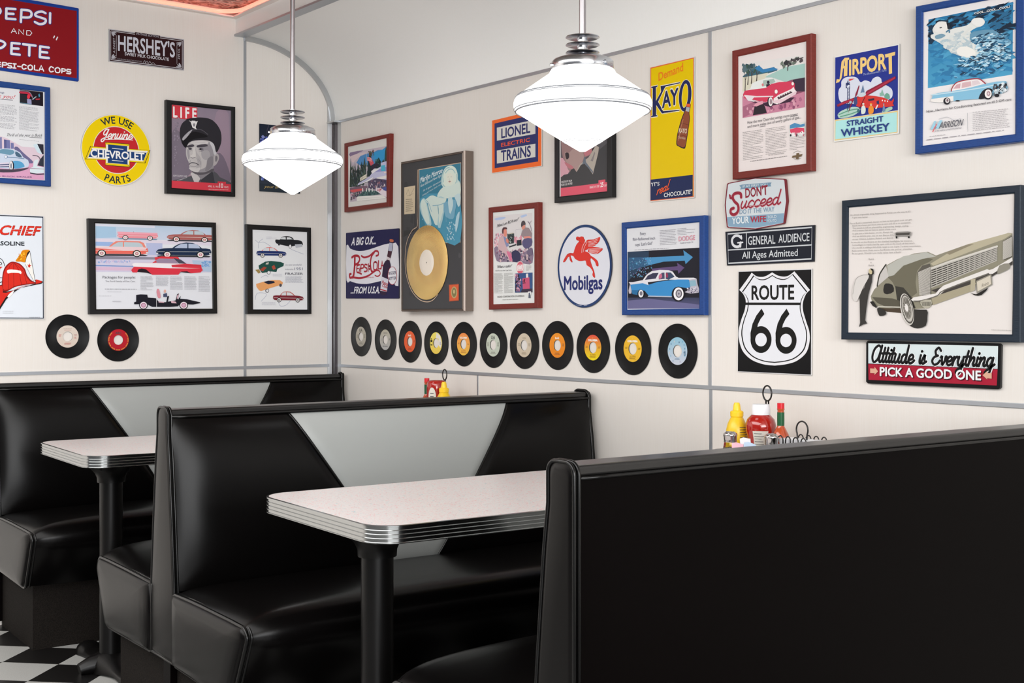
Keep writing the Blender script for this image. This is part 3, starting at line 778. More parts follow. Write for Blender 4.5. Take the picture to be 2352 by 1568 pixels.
    def greek(s, q, n, col='8a8680', fill=.42, seed=1, ragged=.12):
        """rows of small unreadable body copy inside the quad TL TR BR BL"""
        rnd = random.Random(seed); TL, TR, BR, BL = [s.at(p) for p in q]; ab, fs = [], []
        P = lambda u, v: tuple((TL[i]*(1-u)+TR[i]*u)*(1-v)+(BL[i]*(1-u)+BR[i]*u)*v for i in (0, 1))
        for k in range(n):
            v0 = (k+.5-fill/2)/n; v1 = (k+.5+fill/2)/n; u = 0; end = 1-rnd.random()*ragged
            if rnd.random() < .12: end *= .5
            while u < end:
                w = rnd.uniform(.02, .09)
                b = len(ab); ab += [P(u, v0), P(min(u+w, end), v0), P(min(u+w, end), v1), P(u, v1)]; fs.append((b, b+1, b+2, b+3)); u += w+.018
        s.raw(ab, fs, col)
    def speck(s, q, n, cols, size, seed=1, asp=1.0):
        """n irregular dabs of paint inside a quad"""
        rnd = random.Random(seed); TL, TR, BR, BL = [s.at(p) for p in q]; yy = s.dz(); STEP = .0000025
        for k in range(n):
            ab = []; yy -= STEP
            u, v = .04+.92*rnd.random(), .04+.92*rnd.random(); p = [(TL[i]*(1-u)+TR[i]*u)*(1-v)+(BL[i]*(1-u)+BR[i]*u)*v for i in (0, 1)]
            m = 5; b = len(s.v); r = size*rnd.uniform(.4, 1.3); a0 = rnd.random()*6; th = rnd.uniform(-.5, .5)
            for j in range(m):
                t = a0+2*PI*j/m; rr = r*rnd.uniform(.6, 1.2); x, y = rr*math.cos(t)*asp, rr*math.sin(t)/asp
                ab.append((p[0]+x*math.cos(th)-y*math.sin(th), p[1]+x*math.sin(th)+y*math.cos(th)))
            s.v += [(x_, yy, z_) for x_, z_ in ab]; s.f.append(tuple(range(b, b+m))); s.c += [cc(rnd.choice(cols))]*m
        s.lay += n*STEP/.00003
    def car(s, p0, p1, up, body, roof=None, glass='b8c8d0', kind='sedan', two=None, flip=False, whl='e8e4e0', shadow='3a3a40', hub='b0606c'):
        """side view of a fifties car; p0, p1 = ground line ends, up = roof height point over p0"""
        A = s.at(p0); B = s.at(p1); T = s.at(up)
        ex, ey = B[0]-A[0], B[1]-A[1]; hx, hy = T[0]-A[0], T[1]-A[1]
        def P(x, y):
            if flip: x = 1-x
            y /= .33
            return (A[0]+x*ex+y*hx, A[1]+x*ey+y*hy)
        pl = lambda pts, c, k=0: s.lpoly([P(*p) for p in (smooth_pts(pts, True, k) if k else pts)], c)
        roof = roof or body
        if shadow: pl([(.04,.0),(.96,.0),(.99,.02),(.9,.04),(.1,.04),(.01,.02)], shadow)
        tops = {'sedan': [(.22,.19),(.27,.26),(.34,.315),(.45,.33),(.56,.32),(.64,.27),(.72,.19)],
                'wagon': [(.04,.19),(.08,.29),(.14,.325),(.4,.33),(.56,.32),(.62,.27),(.69,.19)],
                'hard': [(.16,.19),(.25,.28),(.34,.32),(.46,.33),(.58,.30),(.66,.25),(.72,.19)], 'open': None}[kind]
        if tops:
            pl(tops, roof)
            x0 = tops[0][0]; x1 = tops[-1][0]
            pl([(x0+.045,.2),(x0+.075,.265),(x0+.13,.30),(.42,.305),(.42,.2)], glass)
            pl([(.44,.2),(.44,.305),(x1-.17,.298),(x1-.10,.25),(x1-.045,.2)], glass)
        else:
            pl([(.56,.19),(.60,.25),(.615,.25),(.59,.19)], '606878'); pl([(.35,.19),(.36,.215),(.55,.21),(.55,.19)], '703038')
        low = [(.01,.06),(.0,.12),(.02,.185),(.10,.20),(.25,.20),(.72,.20),(.86,.19),(.96,.165),(.995,.12),(.99,.06),(.90,.045),(.10,.045)]
        pl(low, body)
        if two: pl([(.02,.185),(.10,.20),(.72,.20),(.86,.19),(.95,.165),(.72,.15),(.4,.12),(.05,.14)], two)
        pl([(.02,.118),(.98,.112),(.98,.119),(.02,.126)], 'e8e8e6')
        pl([(.0,.06),(.0,.09),(.04,.092),(.04,.065)], 'd8dadc'); pl([(.96,.065),(.96,.09),(1.0,.09),(1.0,.06)], 'd8dadc')
        for wx in (.20, .80):
            an = lambda r, q=18: [(wx+r*math.cos(2*PI*k/q), .055+r*1.0*math.sin(2*PI*k/q)*1.05) for k in range(q)]
            pl(an(.073), '18181a'); pl(an(.055), whl); pl(an(.032), hub); pl(an(.014), 'd8d8d8')
    def build(s, name, parent=None):
        me = bpy.data.meshes.new(name); me.from_pydata(s.v, [], s.f); me.materials.append(s.mat)
        ca = me.color_attributes.new('ink', 'FLOAT_COLOR', 'POINT'); ca.data.foreach_set('color', [x for c in s.c for x in c])
        me.update()
        # every flat face must look into the room
        import bmesh
        bm = bmesh.new(); bm.from_mesh(me)
        bmesh.ops.triangulate(bm, faces=[f for f in bm.faces if len(f.verts) > 4], ngon_method='EAR_CLIP')
        for f in bm.faces:
            if f.normal.y > 0: f.normal_flip()
        bm.to_mesh(me); bm.free()
        o = bpy.data.objects.new(name, me); C.objects.link(o)
        if parent is not None: o.parent = parent
        return o
def board(art, pts, thick, edge_mat, k=0):
    """solid plate behind flat art; returns MB in the art's local frame"""
    if k: pts = smooth_pts(pts, True, k)
    ab = [art.at(p) for p in pts]
    return MB().prism(ab, lambda p: (p[0], thick, p[1]), lambda p: (p[0], 0, p[1]))
def join_sign(name, art, mb, edge_mat, label, cat, group):
    """one mesh: plate + print"""
    n0 = len(mb.v); v = mb.v+[(a, y, z) for a, y, z in art.v]; f = mb.f+[tuple(n0+i for i in q) for q in art.f]
    cols = [(0, 0, 0, 1)]*n0+art.c
    me = bpy.data.meshes.new(name); me.from_pydata(v, [], f); me.materials.append(edge_mat); me.materials.append(art.mat)
    nb = len(mb.f); me.polygons.foreach_set('material_index', [0]*nb+[1]*(len(f)-nb))
    ca = me.color_attributes.new('ink', 'FLOAT_COLOR', 'POINT'); ca.data.foreach_set('color', [x for c in cols for x in c]); me.update()
    import bmesh
    bm = bmesh.new(); bm.from_mesh(me)
    pf = [q for q in bm.faces if q.material_index == 0]; bmesh.ops.recalc_face_normals(bm, faces=pf)
    bmesh.ops.triangulate(bm, faces=[q for q in bm.faces if len(q.verts) > 4 and q.material_index == 1], ngon_method='EAR_CLIP')
    for q in bm.faces:
        if q.material_index == 1 and q.normal.y > 0: q.normal_flip()
    bm.to_mesh(me); bm.free()
    o = bpy.data.objects.new(name, me); C.objects.link(o); o.location = art.o; o.rotation_euler = (0, 0, art.rz)
    return tag(o, label, cat, group)
def framed(wall, depth, crop, outer, inner, mat, label, cat='framed poster', group='framed prints on the walls', name='framed_poster', recess=.006, lip=None, art_mat=None):
    """outer = front face corners, inner = visible print corners, both TL TR BR BL in crop units"""
    a = Art(wall, depth, crop); a.centre(outer)
    O = [a.at(p) for p in outer]
    b = Art(wall, depth-recess, crop, art_mat); b.o = a.o+(-recess)*a.n
    I = [b.at(p) for p in inner]
    root = empty(name, a.o, a.rz, label, cat, group)
    m = MB()
    y0, y1, yb = 0.0, recess, depth-.0005
    for i in range(4):
        j = (i+1) % 4; o0, o1, i0, i1 = O[i], O[j], I[i], I[j]
        md = lambda p, q, t: (p[0]+(q[0]-p[0])*t, p[1]+(q[1]-p[1])*t)
        prof = [(0, yb), (0, .002), (.10, 0), (.82, 0), (1, .0025), (1, y1+.004)] if not lip else [(0, yb), (0, .006), (.25, 0), (.45, .003), (.7, .004), (1, .002), (1, y1+.004)]
        rows = [[(md(o0, i0, t)[0], y, md(o0, i0, t)[1]), (md(o1, i1, t)[0], y, md(o1, i1, t)[1])] for t, y in prof]
        m.grid(rows)
    # back panel
    m.add([(p[0], yb, p[1]) for p in O], [(0, 1, 2, 3)])
    m.build('frame', mat, root)
    b.poly(inner, 'e0dfdc')
    return root, b
def close(root, b, d=None):
    o = b.build('print', root); o.location = (0, (root['_r'] if '_r' in root else .006), 0)
    return o
# frames
M['frame_black'] = with_bump('black_frame', rgb(11, 11, 13), 60, .3, .001, stretch=(1, 1, 8), rough=.4, spec=.3)
M['frame_red'] = with_bump('red_frame', rgb(124, 44, 36), 90, .5, .0012, stretch=(1, 1, 10), rough=.42, spec=.3, col2=rgb(108, 36, 30))
M['frame_blue'] = with_bump('blue_frame', rgb(24, 72, 140), 80, .5, .0012, stretch=(1, 1, 10), rough=.4, spec=.3, col2=rgb(20, 56, 122))
M['frame_navy'] = with_bump('navy_frame', rgb(20, 38, 54), 80, .5, .0012, stretch=(1, 1, 10), rough=.4, spec=.3, col2=rgb(18, 32, 46))
M['frame_bronze'] = with_bump('bronze_frame', rgb(122, 110, 102), 30, .1, .001, rough=.35, metal=.7)
M['tin_edge'] = mk('tin_edge', rgb(190, 190, 188), rough=.4, metal=.6)
M['navy_edge'] = mk('navy_edge', rgb(24, 26, 50), rough=.4); M['black_edge'] = mk('black_edge', rgb(18, 18, 20), rough=.4)
M['maroon_edge'] = mk('maroon_edge', rgb(110, 24, 34), rough=.4); M['blue_edge'] = mk('blue_edge', rgb(26, 62, 140), rough=.4)
Z1, Z2, Z3, Z4 = (0, 0, 3.564), (0, 430, 3.095), (380, 0, 3.267), (760, 280, 3.409)
Z5, Z6, Z7, Z8 = (1090, 240, 5.737), (1100, 440, 4.356), (1470, 60, 3.734), (1880, 0, 4.237)
Z9, Z10, Z12, Z13 = (1640, 400, 3.2667), (1900, 410, 3.2), (540, 230, 6.82), (0, 480, 4.238)
ZP, ZBk, ZF, ZD, ZR_ = (215, 505, 7.468), (0, 190, 6.533), (575, 520, 8.041), (790, 315, 9.5), (1130, 480, 7.127)
SG_A, SG_B = 'tin signs on the back wall', 'tin signs on the long wall'
# ================================================================ back wall (left in the photo)
# ---- red and blue cops sign (cropped by the frame edge in the photo)
a = Art('A', .006, Z1, M['enamel']); q = [(-700, -165), (637, 66), (645, 72), (645, 660), (637, 667), (-700, 475)]; a.centre(q)
mb = board(a, q, .005, None)
a.poly(q, '1c3f92'); a.poly([(-680, -130), (628, 90), (628, 640), (-680, 455)], '8c1820')
for o_, w_, cl in ((4, .0135, '1c3f92'), (0, .009, 'f0eef4')):
    f = lambda pts, kk=0: a.stroke(pts, w_, cl, kk)
    P_ = lambda x, y, h: (f([(x, y), (x, y+h)]), f([(x, y+4), (x+45, y+6), (x+58, y+28), (x+45, y+54), (x, y+54)], 4))
    # PEPSI
    f([(-55, 65), (-50, 150)]); f([(-55, 62), (-10, 66), (4, 90), (-10, 112), (-50, 112)], 4)
    f([(52, 70), (50, 150)]); f([(52, 70), (125, 74)]); f([(50, 112), (110, 114)]); f([(50, 152), (125, 158)])
    f([(175, 82), (170, 180)]); f([(175, 80), (240, 88), (258, 115), (240, 142), (172, 142)], 4)
    f([(372, 108), (340, 95), (298, 105), (290, 128), (335, 145), (372, 160), (365, 188), (325, 198), (285, 180)], 5)
    f([(410, 108), (408, 188)])
    # PETE
    f([(-40, 332), (-44, 432)]); f([(-40, 332), (10, 335), (42, 360), (10, 392), (-40, 392)], 4)
    f([(95, 352), (92, 440)]); f([(95, 352), (160, 358)]); f([(93, 396), (150, 398)]); f([(92, 440), (160, 448)])
    f([(188, 362), (290, 374)]); f([(240, 370), (238, 455)])
    f([(328, 380), (325, 468)]); f([(328, 380), (398, 390)]); f([(326, 424), (385, 430)]); f([(325, 468), (398, 475)])
for pts, kk in (([(92, 268), (112, 232), (134, 274)], 0), ([(100, 256), (126, 259)], 0), ([(152, 277), (152, 240), (192, 283), (192, 246)], 0), ([(216, 286), (218, 250), (245, 252), (260, 270), (245, 290), (216, 287)], 0)):
    a.stroke(pts, .0032, 'f0eef4', kk)
a.stroke([(445, 296), (438, 310)], .0042, 'f0eef4', 0); a.stroke([(470, 304), (460, 326)], .0042, 'f0eef4', 0)
for pts, kk in (([(20, 512), (18, 548)], 0), ([(20, 512), (52, 516), (50, 532), (20, 532)], 3), ([(92, 520), (66, 520), (68, 536), (92, 542), (88, 556), (62, 552)], 4),
                ([(118, 522), (116, 556)], 0), ([(106, 522), (130, 524)], 0), ([(104, 556), (128, 558)], 0), ([(144, 543), (166, 546)], 0),
                ([(212, 536), (192, 528), (178, 546), (190, 566), (212, 560)], 4), ([(248, 532), (228, 544), (236, 570), (260, 568), (264, 545), (248, 532)], 4),
                ([(282, 536), (280, 572), (306, 576)], 0), ([(318, 578), (336, 536), (356, 582)], 0), ([(324, 566), (350, 569)], 0),
                ([(436, 556), (416, 546), (402, 566), (412, 588), (434, 584)], 4), ([(470, 552), (450, 566), (458, 592), (484, 592), (488, 566), (470, 552)], 4),
                ([(506, 562), (504, 596)], 0), ([(506, 562), (532, 568), (530, 582), (506, 582)], 3), ([(576, 572), (550, 568), (548, 584), (576, 590), (572, 604), (544, 600)], 4)):
    a.stroke(pts, .0050, 'f0eef4', kk)
a.text('THE PE', (-215, 528), (2, 548), (-212, 490), 'f0eef4', .09)
join_sign('tin_sign', a, mb, M['blue_edge'], 'dark red sign with blue border and white rounded lettering, top left corner of photo', 'sign', SG_A)
# ---- chocolate sign
a = Art('A', .005, Z1, M['enamel']); q = [(890, 235), (1507, 322), (1507, 577), (890, 503)]; a.centre(q); mb = board(a, q, .004, None)
a.poly(q, 'b8b8be'); a.poly([(897, 243), (1501, 328), (1501, 570), (897, 497)], '2e1518')
a.poly([(905, 250), (1494, 334), (1494, 563), (905, 490)], 'c8c6cc'); a.poly([(909, 255), (1490, 338), (1490, 558), (909, 485)], '2e1518')
a.text("HERSHEY'S", (968, 412), (1430, 468), (968, 292), 'c9cbd6', .035)
a.text('SWEET MILK CHOCOLATE', (1022, 452), (1382, 498), (1022, 428), 'd8d8e0', .03)
a.poly([(1105, 262), (1310, 292), (1310, 312), (1105, 284)], '2e1518')
a.text('VINTAGE EDITION', (1112, 284), (1298, 308), (1112, 268), 'b8b8c2')
a.text('A SWEET', (942, 435), (942, 312), (926, 432), 'c0c0c8'); a.text('TO EAT', (1456, 396), (1456, 486), (1472, 398), 'c0c0c8')
a.stroke([(952, 290), (952, 462)], .0011, 'c8c8d0', 0); a.stroke([(1448, 360), (1448, 522)], .0011, 'c8c8d0', 0)
a.text('THE GENUINE BEARS THIS SIGNATURE', (960, 487), (1160, 510), (960, 476), '98949c')
a.stroke([(1172, 512), (1185, 495), (1190, 515), (1204, 500), (1212, 520), (1226, 503), (1240, 522), (1252, 512), (1272, 530)], .0012, 'c8c8d0', 4)
for cx_, cy_, sx, sy in ((912, 262, 1, 1), (1484, 345, -1, 1), (912, 480, 1, -1), (1484, 552, -1, -1)):
    for ang in (.2, .65, 1.1):
        c_, s_ = math.cos(ang)*sx, math.sin(ang)*sy
        a.poly([(cx_, cy_), (cx_+c_*26-s_*6*1, cy_+s_*26+c_*4), (cx_+c_*44, cy_+s_*42), (cx_+c_*26+s_*8, cy_+s_*26-c_*6)], 'b4b4bc', 3)
join_sign('tin_sign', a, mb, M['tin_edge'], 'small dark brown chocolate sign with silver lettering, high on the back wall', 'sign', SG_A)
# ---- round yellow parts sign
a = Art('A', .005, Z1, M['enamel']); a.centre([(953, 1228)]); q = [(953+288*math.cos(t), 1228+292*math.sin(t)) for t in [2*PI*k/64 for k in range(64)]]
R0 = abs(a.at((953, 936))[1]); c0 = (953, 1228)
ab = [(R0*math.cos(2*PI*k/72), R0*math.sin(2*PI*k/72)) for k in range(72)]
mb = MB().prism(ab, lambda p: (p[0], .004, p[1]), lambda p: (p[0], 0, p[1]))
a.circ(c0, R0*.995, 'e8e4da'); a.circ(c0, R0*.975, 'f0d000'); a.circ(c0, R0*.665, 'e4e0d0'); a.circ(c0, R0*.645, 'c4282e')
a.arct('WE USE', c0, R0*.74, -31, 34, R0*.19, '20303a', .03)
a.arct('PARTS', c0, R0*.93, 203, 152, R0*.19, '20303a', .03, True)
bow = [(862, 1163), (1060, 1178), (1058, 1218), (1230, 1230), (1188, 1335), (1063, 1325), (1062, 1368), (862, 1352), (862, 1310), (697, 1303), (740, 1196), (864, 1206)]
a.poly([(953+(x-953)*1.004, 1262+(y-1262)*1.012) for x, y in bow], '3a3418'); sh = lambda f, g: [(953+(x-953)*f, 1262+(y-1262)*g) for x, y in bow]
a.poly(sh(.985, .965), 'eccd10'); a.poly(sh(.93, .80), 'f0ece0')
a.poly([(884, 1182), (1042, 1196), (1040, 1240), (1200, 1250), (1176, 1312), (1044, 1305), (1044, 1346), (882, 1332), (882, 1290), (724, 1284), (748, 1222), (884, 1230)], '1e4076')
for p_, q_ in (((862, 1163), (884, 1182)), ((1060, 1178), (1042, 1196)), ((1230, 1230), (1200, 1250)), ((1188, 1335), (1176, 1312)), ((1062, 1368), (1044, 1346)), ((862, 1352), (882, 1332)), ((697, 1303), (724, 1284)), ((740, 1196), (748, 1222))): a.stroke([p_, q_], .0009, '3a3418', 0)
a.text('CHEVROLET', (742, 1282), (1180, 1312), (742, 1222), 'f0f0ee', .05)
a.stroke([(918, 1214), (1008, 1222)], .0022, 'f0f0ee', 0); a.stroke([(918, 1312), (1008, 1320)], .0022, 'f0f0ee', 0)
a.script('Genuine', (828, 1132), (1078, 1140), (834, 1092), .22, 'f2f0ee', shear=.15)
a.stroke([(862, 1142), (960, 1140), (1088, 1146)], .0022, 'f2f0ee', 3)
join_sign('tin_sign', a, mb, M['tin_edge'], 'round yellow sign with red centre and blue bow tie shape, auto parts lettering', 'sign', SG_A)
# ---- fire hat gasoline sign (cropped by the frame edge)
a = Art('A', .005, Z13, M['enamel']); q = [(-700, 20), (425, 68), (430, 1072), (-700, 1067)]; a.centre(q); mb = board(a, q, .004, None)
a.poly(q, 'd8dade'); a.poly([(-690, 30), (421, 74), (426, 1066), (-690, 1061)], '1e2636'); a.poly([(-680, 40), (414, 84), (417, 1058), (-680, 1050)], 'e0e6ee')
a.text('FIRE CHIEF', (-330, 240), (372, 258), (-318, 150), '8a1a14', .06, shear=.18); a.text('FIRE CHIEF', (-330, 237), (369, 254), (-318, 152), 'd83020', .04, shear=.18)
for xx in (70, 130, 200, 262, 320):
    for dy in (0, 16, 34): a.stroke([(xx-12, 196+dy+xx*.02), (xx+14, 196+dy+xx*.02)], .0009, 'e0e6ee', 0)
a.text('GASOLINE', (-95, 350), (236, 356), (-95, 312), '20242e', .05)
a.poly([(150, 505), (195, 445), (215, 405), (260, 395), (290, 405), (262, 450), (252, 515), (200, 512)], 'e08a10', 3)
a.poly([(262, 430), (280, 408), (292, 408), (296, 520), (264, 560), (244, 515)], '20181a')
a.speck([(185, 430), (262, 410), (250, 500), (165, 498)], 60, ['f0b020', 'c87008', 'f8c840'], .0025, 3)
a.poly([(258, 470), (290, 415), (345, 720), (338, 725), (262, 575), (245, 530)], 'f0eee8')
a.stroke([(290, 415), (345, 720)], .0016, '303038', 0); a.stroke([(246, 535), (262, 575), (338, 722)], .0012, '505058', 0)
star = []
for k in range(10):
    r_ = 26 if k % 2 == 0 else 10; t = -PI/2+PI*k/5+.2; star.append((284+r_*math.cos(t)*.9, 552+r_*math.sin(t)))
a.poly(star, 'd02818')
dome = [(20, 790), (22, 650), (45, 570), (90, 522), (130, 512), (190, 530), (240, 580), (262, 640), (300, 690), (346, 722), (240, 738), (140, 760), (70, 800)]
a.poly(dome, '8c1410', 3); a.poly([(30, 775), (32, 650), (55, 580), (95, 532), (130, 522), (184, 540), (228, 585), (252, 650), (290, 700), (330, 718), (240, 728), (140, 750), (80, 780)], 'd42c20', 3)
for pts in ([(128, 525), (92, 560), (78, 660), (84, 790)], [(130, 525), (132, 620), (134, 770)], [(134, 525), (180, 590), (198, 680), (208, 742)], [(140, 528), (220, 600), (250, 690), (262, 732)]): a.stroke(pts, .0010, '300808', 4)
a.poly([(68, 596), (110, 588), (200, 600), (204, 632), (180, 622), (110, 620), (74, 626)], 'f4f0ec', 2)
a.poly([(-120, 800), (20, 735), (22, 800), (130, 790), (346, 722), (330, 690), (408, 700), (410, 718), (380, 732), (250, 750), (150, 800), (60, 880), (0, 975), (-60, 1010)], '181414', 2)
a.poly([(-110, 800), (20, 742), (26, 812), (110, 800), (250, 742), (346, 728), (345, 684), (400, 700), (404, 714), (340, 730), (230, 748), (130, 790), (50, 865), (0, 945), (-60, 980)], 'd42c20', 2)
a.poly([(70, 850), (100, 815), (138, 790), (118, 830), (86, 858)], 'f4f0ec', 2)
a.stroke([(-40, 490), (0, 480), (30, 510), (45, 555)], .0022, '202028', 4); a.circ((2, 530), .006, '202028'); a.circ((2, 530), .0035, 'e0e6ee')
a.poly([(-30, 560), (25, 562), (0, 580), (-10, 620), (-30, 640)], 'd42c20')
a.stroke([(-30, 668), (20, 668)], .0018, '303038', 0); a.stroke([(-20, 722), (16, 708)], .0030, '202028', 0)
a.greek([(285, 1048), (388, 1048), (388, 1056), (285, 1056)], 1, '808088'); a.greek([(25, 985), (130, 985), (130, 1020), (25, 1020)], 2, 'd0d4da')
join_sign('tin_sign', a, mb, M['tin_edge'], 'white gasoline sign with a red fire helmet, cropped at the left edge', 'sign', SG_A)
# ---- framed ad, blue frame
r, a = framed('A', .022, ZBk, [(-330, -70), (755, 70), (768, 1556), (-330, 1475)], [(-250, 42), (668, 138), (672, 1468), (-250, 1410)], M['frame_blue'], 'blue framed car advert with a pale blue car, cropped at the left edge', group='framed prints on the back wall')
a.poly([(-240, 52), (656, 146), (660, 1462), (-240, 1400)], 'e2e3e6')
a.poly([(295, 100), (646, 142), (648, 352), (296, 308)], '1c1620')
a.poly([(298, 130), (400, 140), (460, 160), (490, 220), (440, 190), (400, 168), (298, 158)], 'c03048', 3); a.stroke([(298, 118), (390, 125), (450, 150), (480, 200), (498, 250)], .003, '8a8494', 4)
a.ell((428, 208), 22, 34, 'e0384a'); a.poly([(404, 240), (470, 250), (475, 320), (410, 318)], '9a9ac0'); a.poly([(298, 170), (400, 180), (400, 300), (298, 290)], '26262e')
a.stroke([(298, 300), (470, 322)], .002, '6a9cb0', 0); a.poly([(530, 240), (600, 236), (596, 254), (540, 258)], 'c03040'); a.poly([(575, 180), (590, 160), (600, 200), (585, 220)], '50a0c0'); a.stroke([(490, 250), (520, 225), (540, 210)], .003, 'b0c8d0', 3)
a.text('ing-', (-20, 158), (76, 162), (-16, 128), '505078'); a.text('thrills you!', (-225, 212), (205, 240), (-212, 158), 'd04050', .0, shear=.25); a.stroke([(-200, 225), (0, 245), (190, 262)], .0018, '505060', 3)
a.greek([(-230, 300), (255, 340), (258, 705), (-230, 660)], 21, '8e8e96', .3, 5); a.greek([(288, 345), (592, 378), (594, 735), (288, 705)], 22, '8e8e96', .3, 6)
a.text('Thrill of the year is Buick', (92, 803), (630, 808), (98, 762), '303038', .0, shear=.3); a.stroke([(440, 818), (628, 828)], .0014, '404048', 0)
a.greek([(290, 845), (590, 875), (590, 885), (290, 855)], 1, '9898a0')
a.poly([(-240, 880), (0, 800), (100, 830), (330, 960), (655, 980), (658, 1250), (-240, 1200)], 'dcc8d4')
a.poly([(-240, 1180), (656, 1210), (659, 1460), (-240, 1398)], 'd8a0c0')
for b_ in ([(0, 820), (25, 815), (28, 990), (0, 990)], [(58, 850), (148, 862), (152, 990), (60, 985)], [(160, 900), (205, 905), (208, 990), (162, 990)], [(-200, 850), (-60, 860), (-60, 1000), (-200, 990)]): a.poly(b_, '7478a8')
a.poly([(60, 850), (95, 855), (97, 988), (62, 985)], '5c6090')
a.poly([(210, 980), (260, 960), (300, 1000), (360, 1060), (430, 1120), (500, 1190), (440, 1210), (300, 1130)], '6c6890', 2)
a.poly([(-200, 1240), (-150, 1120), (-80, 1040), (0, 995), (90, 985), (200, 1000), (300, 1045), (350, 1120), (420, 1160), (430, 1240), (380, 1275), (170, 1290), (0, 1280), (-180, 1270)], 'c8d4e6', 2)
a.poly([(10, 1000), (90, 996), (190, 1010), (215, 1050), (150, 1085), (20, 1060), (-60, 1050)], '6c98b0', 2); a.poly([(230, 1030), (290, 1060), (330, 1120), (240, 1100)], '4c6880', 2)
a.poly([(190, 1180), (260, 1170), (330, 1195), (365, 1240), (350, 1270), (220, 1290), (190, 1240)], '58a0cc', 2); a.poly([(-180, 1215), (130, 1190), (140, 1260), (-170, 1290)], 'd8d0e0'); a.stroke([(-180, 1240), (130, 1225)], .004, '50587a', 0); a.stroke([(-170, 1268), (140, 1258)], .004, '50587a', 0)
a.ell((172, 1250), 38, 80, '282430'); a.ell((165, 1248), 28, 72, 'e8e4e6'); a.ell((165, 1248), 14, 40, '8890a0'); a.ell((88, 1112), 30, 24, '8898b8'); a.ell((84, 1112), 20, 17, 'e6ecf2'); a.stroke([(110, 1115), (240, 1125), (360, 1140)], .0028, '6888a8', 3)
a.poly([(-200, 1290), (200, 1300), (440, 1272), (300, 1330), (50, 1345), (-200, 1320)], '4a4250', 2)
a.poly([(495, 930), (555, 915), (632, 1070), (610, 1070), (560, 1045)], 'cde0ea'); a.poly([(555, 915), (650, 925), (655, 1075), (632, 1072)], '2c2c38')
a.poly([(655, 1080), (600, 1150), (560, 1240), (655, 1260)], '303440'); a.stroke([(490, 1090), (560, 1100), (600, 1150), (570, 1230)], .003, '504858', 3)
a.poly([(500, 1200), (520, 1160), (575, 1150), (555, 1250), (655, 1270), (656, 1355), (470, 1365), (446, 1330), (450, 1280), (495, 1262)], 'd6e4ea', 1); a.stroke([(455, 1355), (560, 1372), (656, 1368)], .004, '383040', 2); a.stroke([(446, 1282), (656, 1295)], .0025, 'a0889c', 0)
a.text('BETTER BUICK DEALER', (-220, 1400), (482, 1425), (-220, 1382), '4c3c6c', .0)
close(r, a)
# ---- framed magazine cover, officer in a peaked cap
r, a = framed('A', .022, Z1, [(1362, 815), (1928, 875), (1928, 1609), (1362, 1582)], [(1403, 855), (1890, 905), (1889, 1571), (1403, 1538)], M['frame_black'], 'black framed magazine cover of an officer in a peaked cap', group='framed prints on the back wall')
a.grad([(1403, 855), (1890, 905), (1889, 1571), (1403, 1538)], '8c8090', 'a8909c')
a.poly([(1770, 920), (1870, 930), (1874, 1480), (1810, 1460), (1720, 1300)], '9c8898', 2); a.poly([(1403, 1100), (1470, 1080), (1540, 1250), (1560, 1420), (1403, 1470)], '7c7280', 3); a.poly([(1700, 1330), (1800, 1250), (1870, 1380), (1880, 1490), (1780, 1480)], '786c7c', 3)
a.poly([(1408, 1480), (1440, 1470), (1560, 1440), (1600, 1410), (1750, 1400), (1800, 1450), (1889, 1495), (1889, 1571), (1403, 1538)], '54545a', 2)
a.poly([(1560, 1420), (1590, 1400), (1640, 1460), (1620, 1500), (1590, 1490)], 'c8c4c4', 1); a.poly([(1600, 1400), (1750, 1380), (1740, 1430), (1650, 1480)], '88848a', 1); a.poly([(1640, 1475), (1740, 1400), (1760, 1500), (1660, 1520)], '3c3c42', 1)
a.poly([(1525, 1210), (1540, 1170), (1600, 1150), (1720, 1150), (1768, 1200), (1770, 1260), (1760, 1330), (1740, 1380), (1700, 1410), (1640, 1418), (1590, 1412), (1555, 1380), (1545, 1330), (1528, 1290), (1522, 1250)], 'c0bcbc', 4)
a.poly([(1640, 1200), (1720, 1160), (1768, 1210), (1765, 1320), (1740, 1385), (1690, 1412), (1620, 1418), (1600, 1400), (1680, 1370), (1700, 1300), (1660, 1260)], '98949a', 3)
a.poly([(1755, 1265), (1785, 1262), (1792, 1300), (1770, 1345), (1745, 1352)], 'b4aeb0', 4); a.poly([(1762, 1280), (1778, 1278), (1780, 1300), (1764, 1325)], '78747a', 3)
a.poly([(1715, 1160), (1765, 1190), (1772, 1255), (1752, 1265), (1740, 1220)], 'c8c8cc', 3)
for P_, c_ in (([(1560, 1168), (1600, 1156), (1690, 1156), (1700, 1176), (1620, 1180), (1570, 1180)], 'd0cccc'), ([(1600, 1215), (1612, 1250), (1640, 1290), (1650, 1340), (1640, 1385), (1600, 1400), (1616, 1340), (1610, 1290), (1598, 1250)], 'b0acae'),
    ([(1650, 1240), (1700, 1230), (1720, 1270), (1690, 1310), (1655, 1290)], 'a8a4a8'), ([(1700, 1300), (1740, 1280), (1745, 1340), (1715, 1385), (1680, 1400), (1690, 1350)], '868288'), ([(1548, 1372), (1600, 1378), (1640, 1372), (1620, 1410), (1585, 1408), (1560, 1392)], 'cac6c6'),
    ([(1530, 1225), (1548, 1235), (1552, 1290), (1540, 1300)], 'a09ca0'), ([(1560, 1395), (1600, 1408), (1680, 1408), (1740, 1380), (1745, 1400), (1660, 1430), (1600, 1425)], '5c585e')): a.poly(P_, c_, 4)
a.poly([(1528, 1195), (1575, 1180), (1590, 1192), (1580, 1202), (1540, 1208)], '4a464e', 2); a.poly([(1612, 1190), (1680, 1178), (1700, 1196), (1650, 1205), (1615, 1206)], '4a464e', 2)
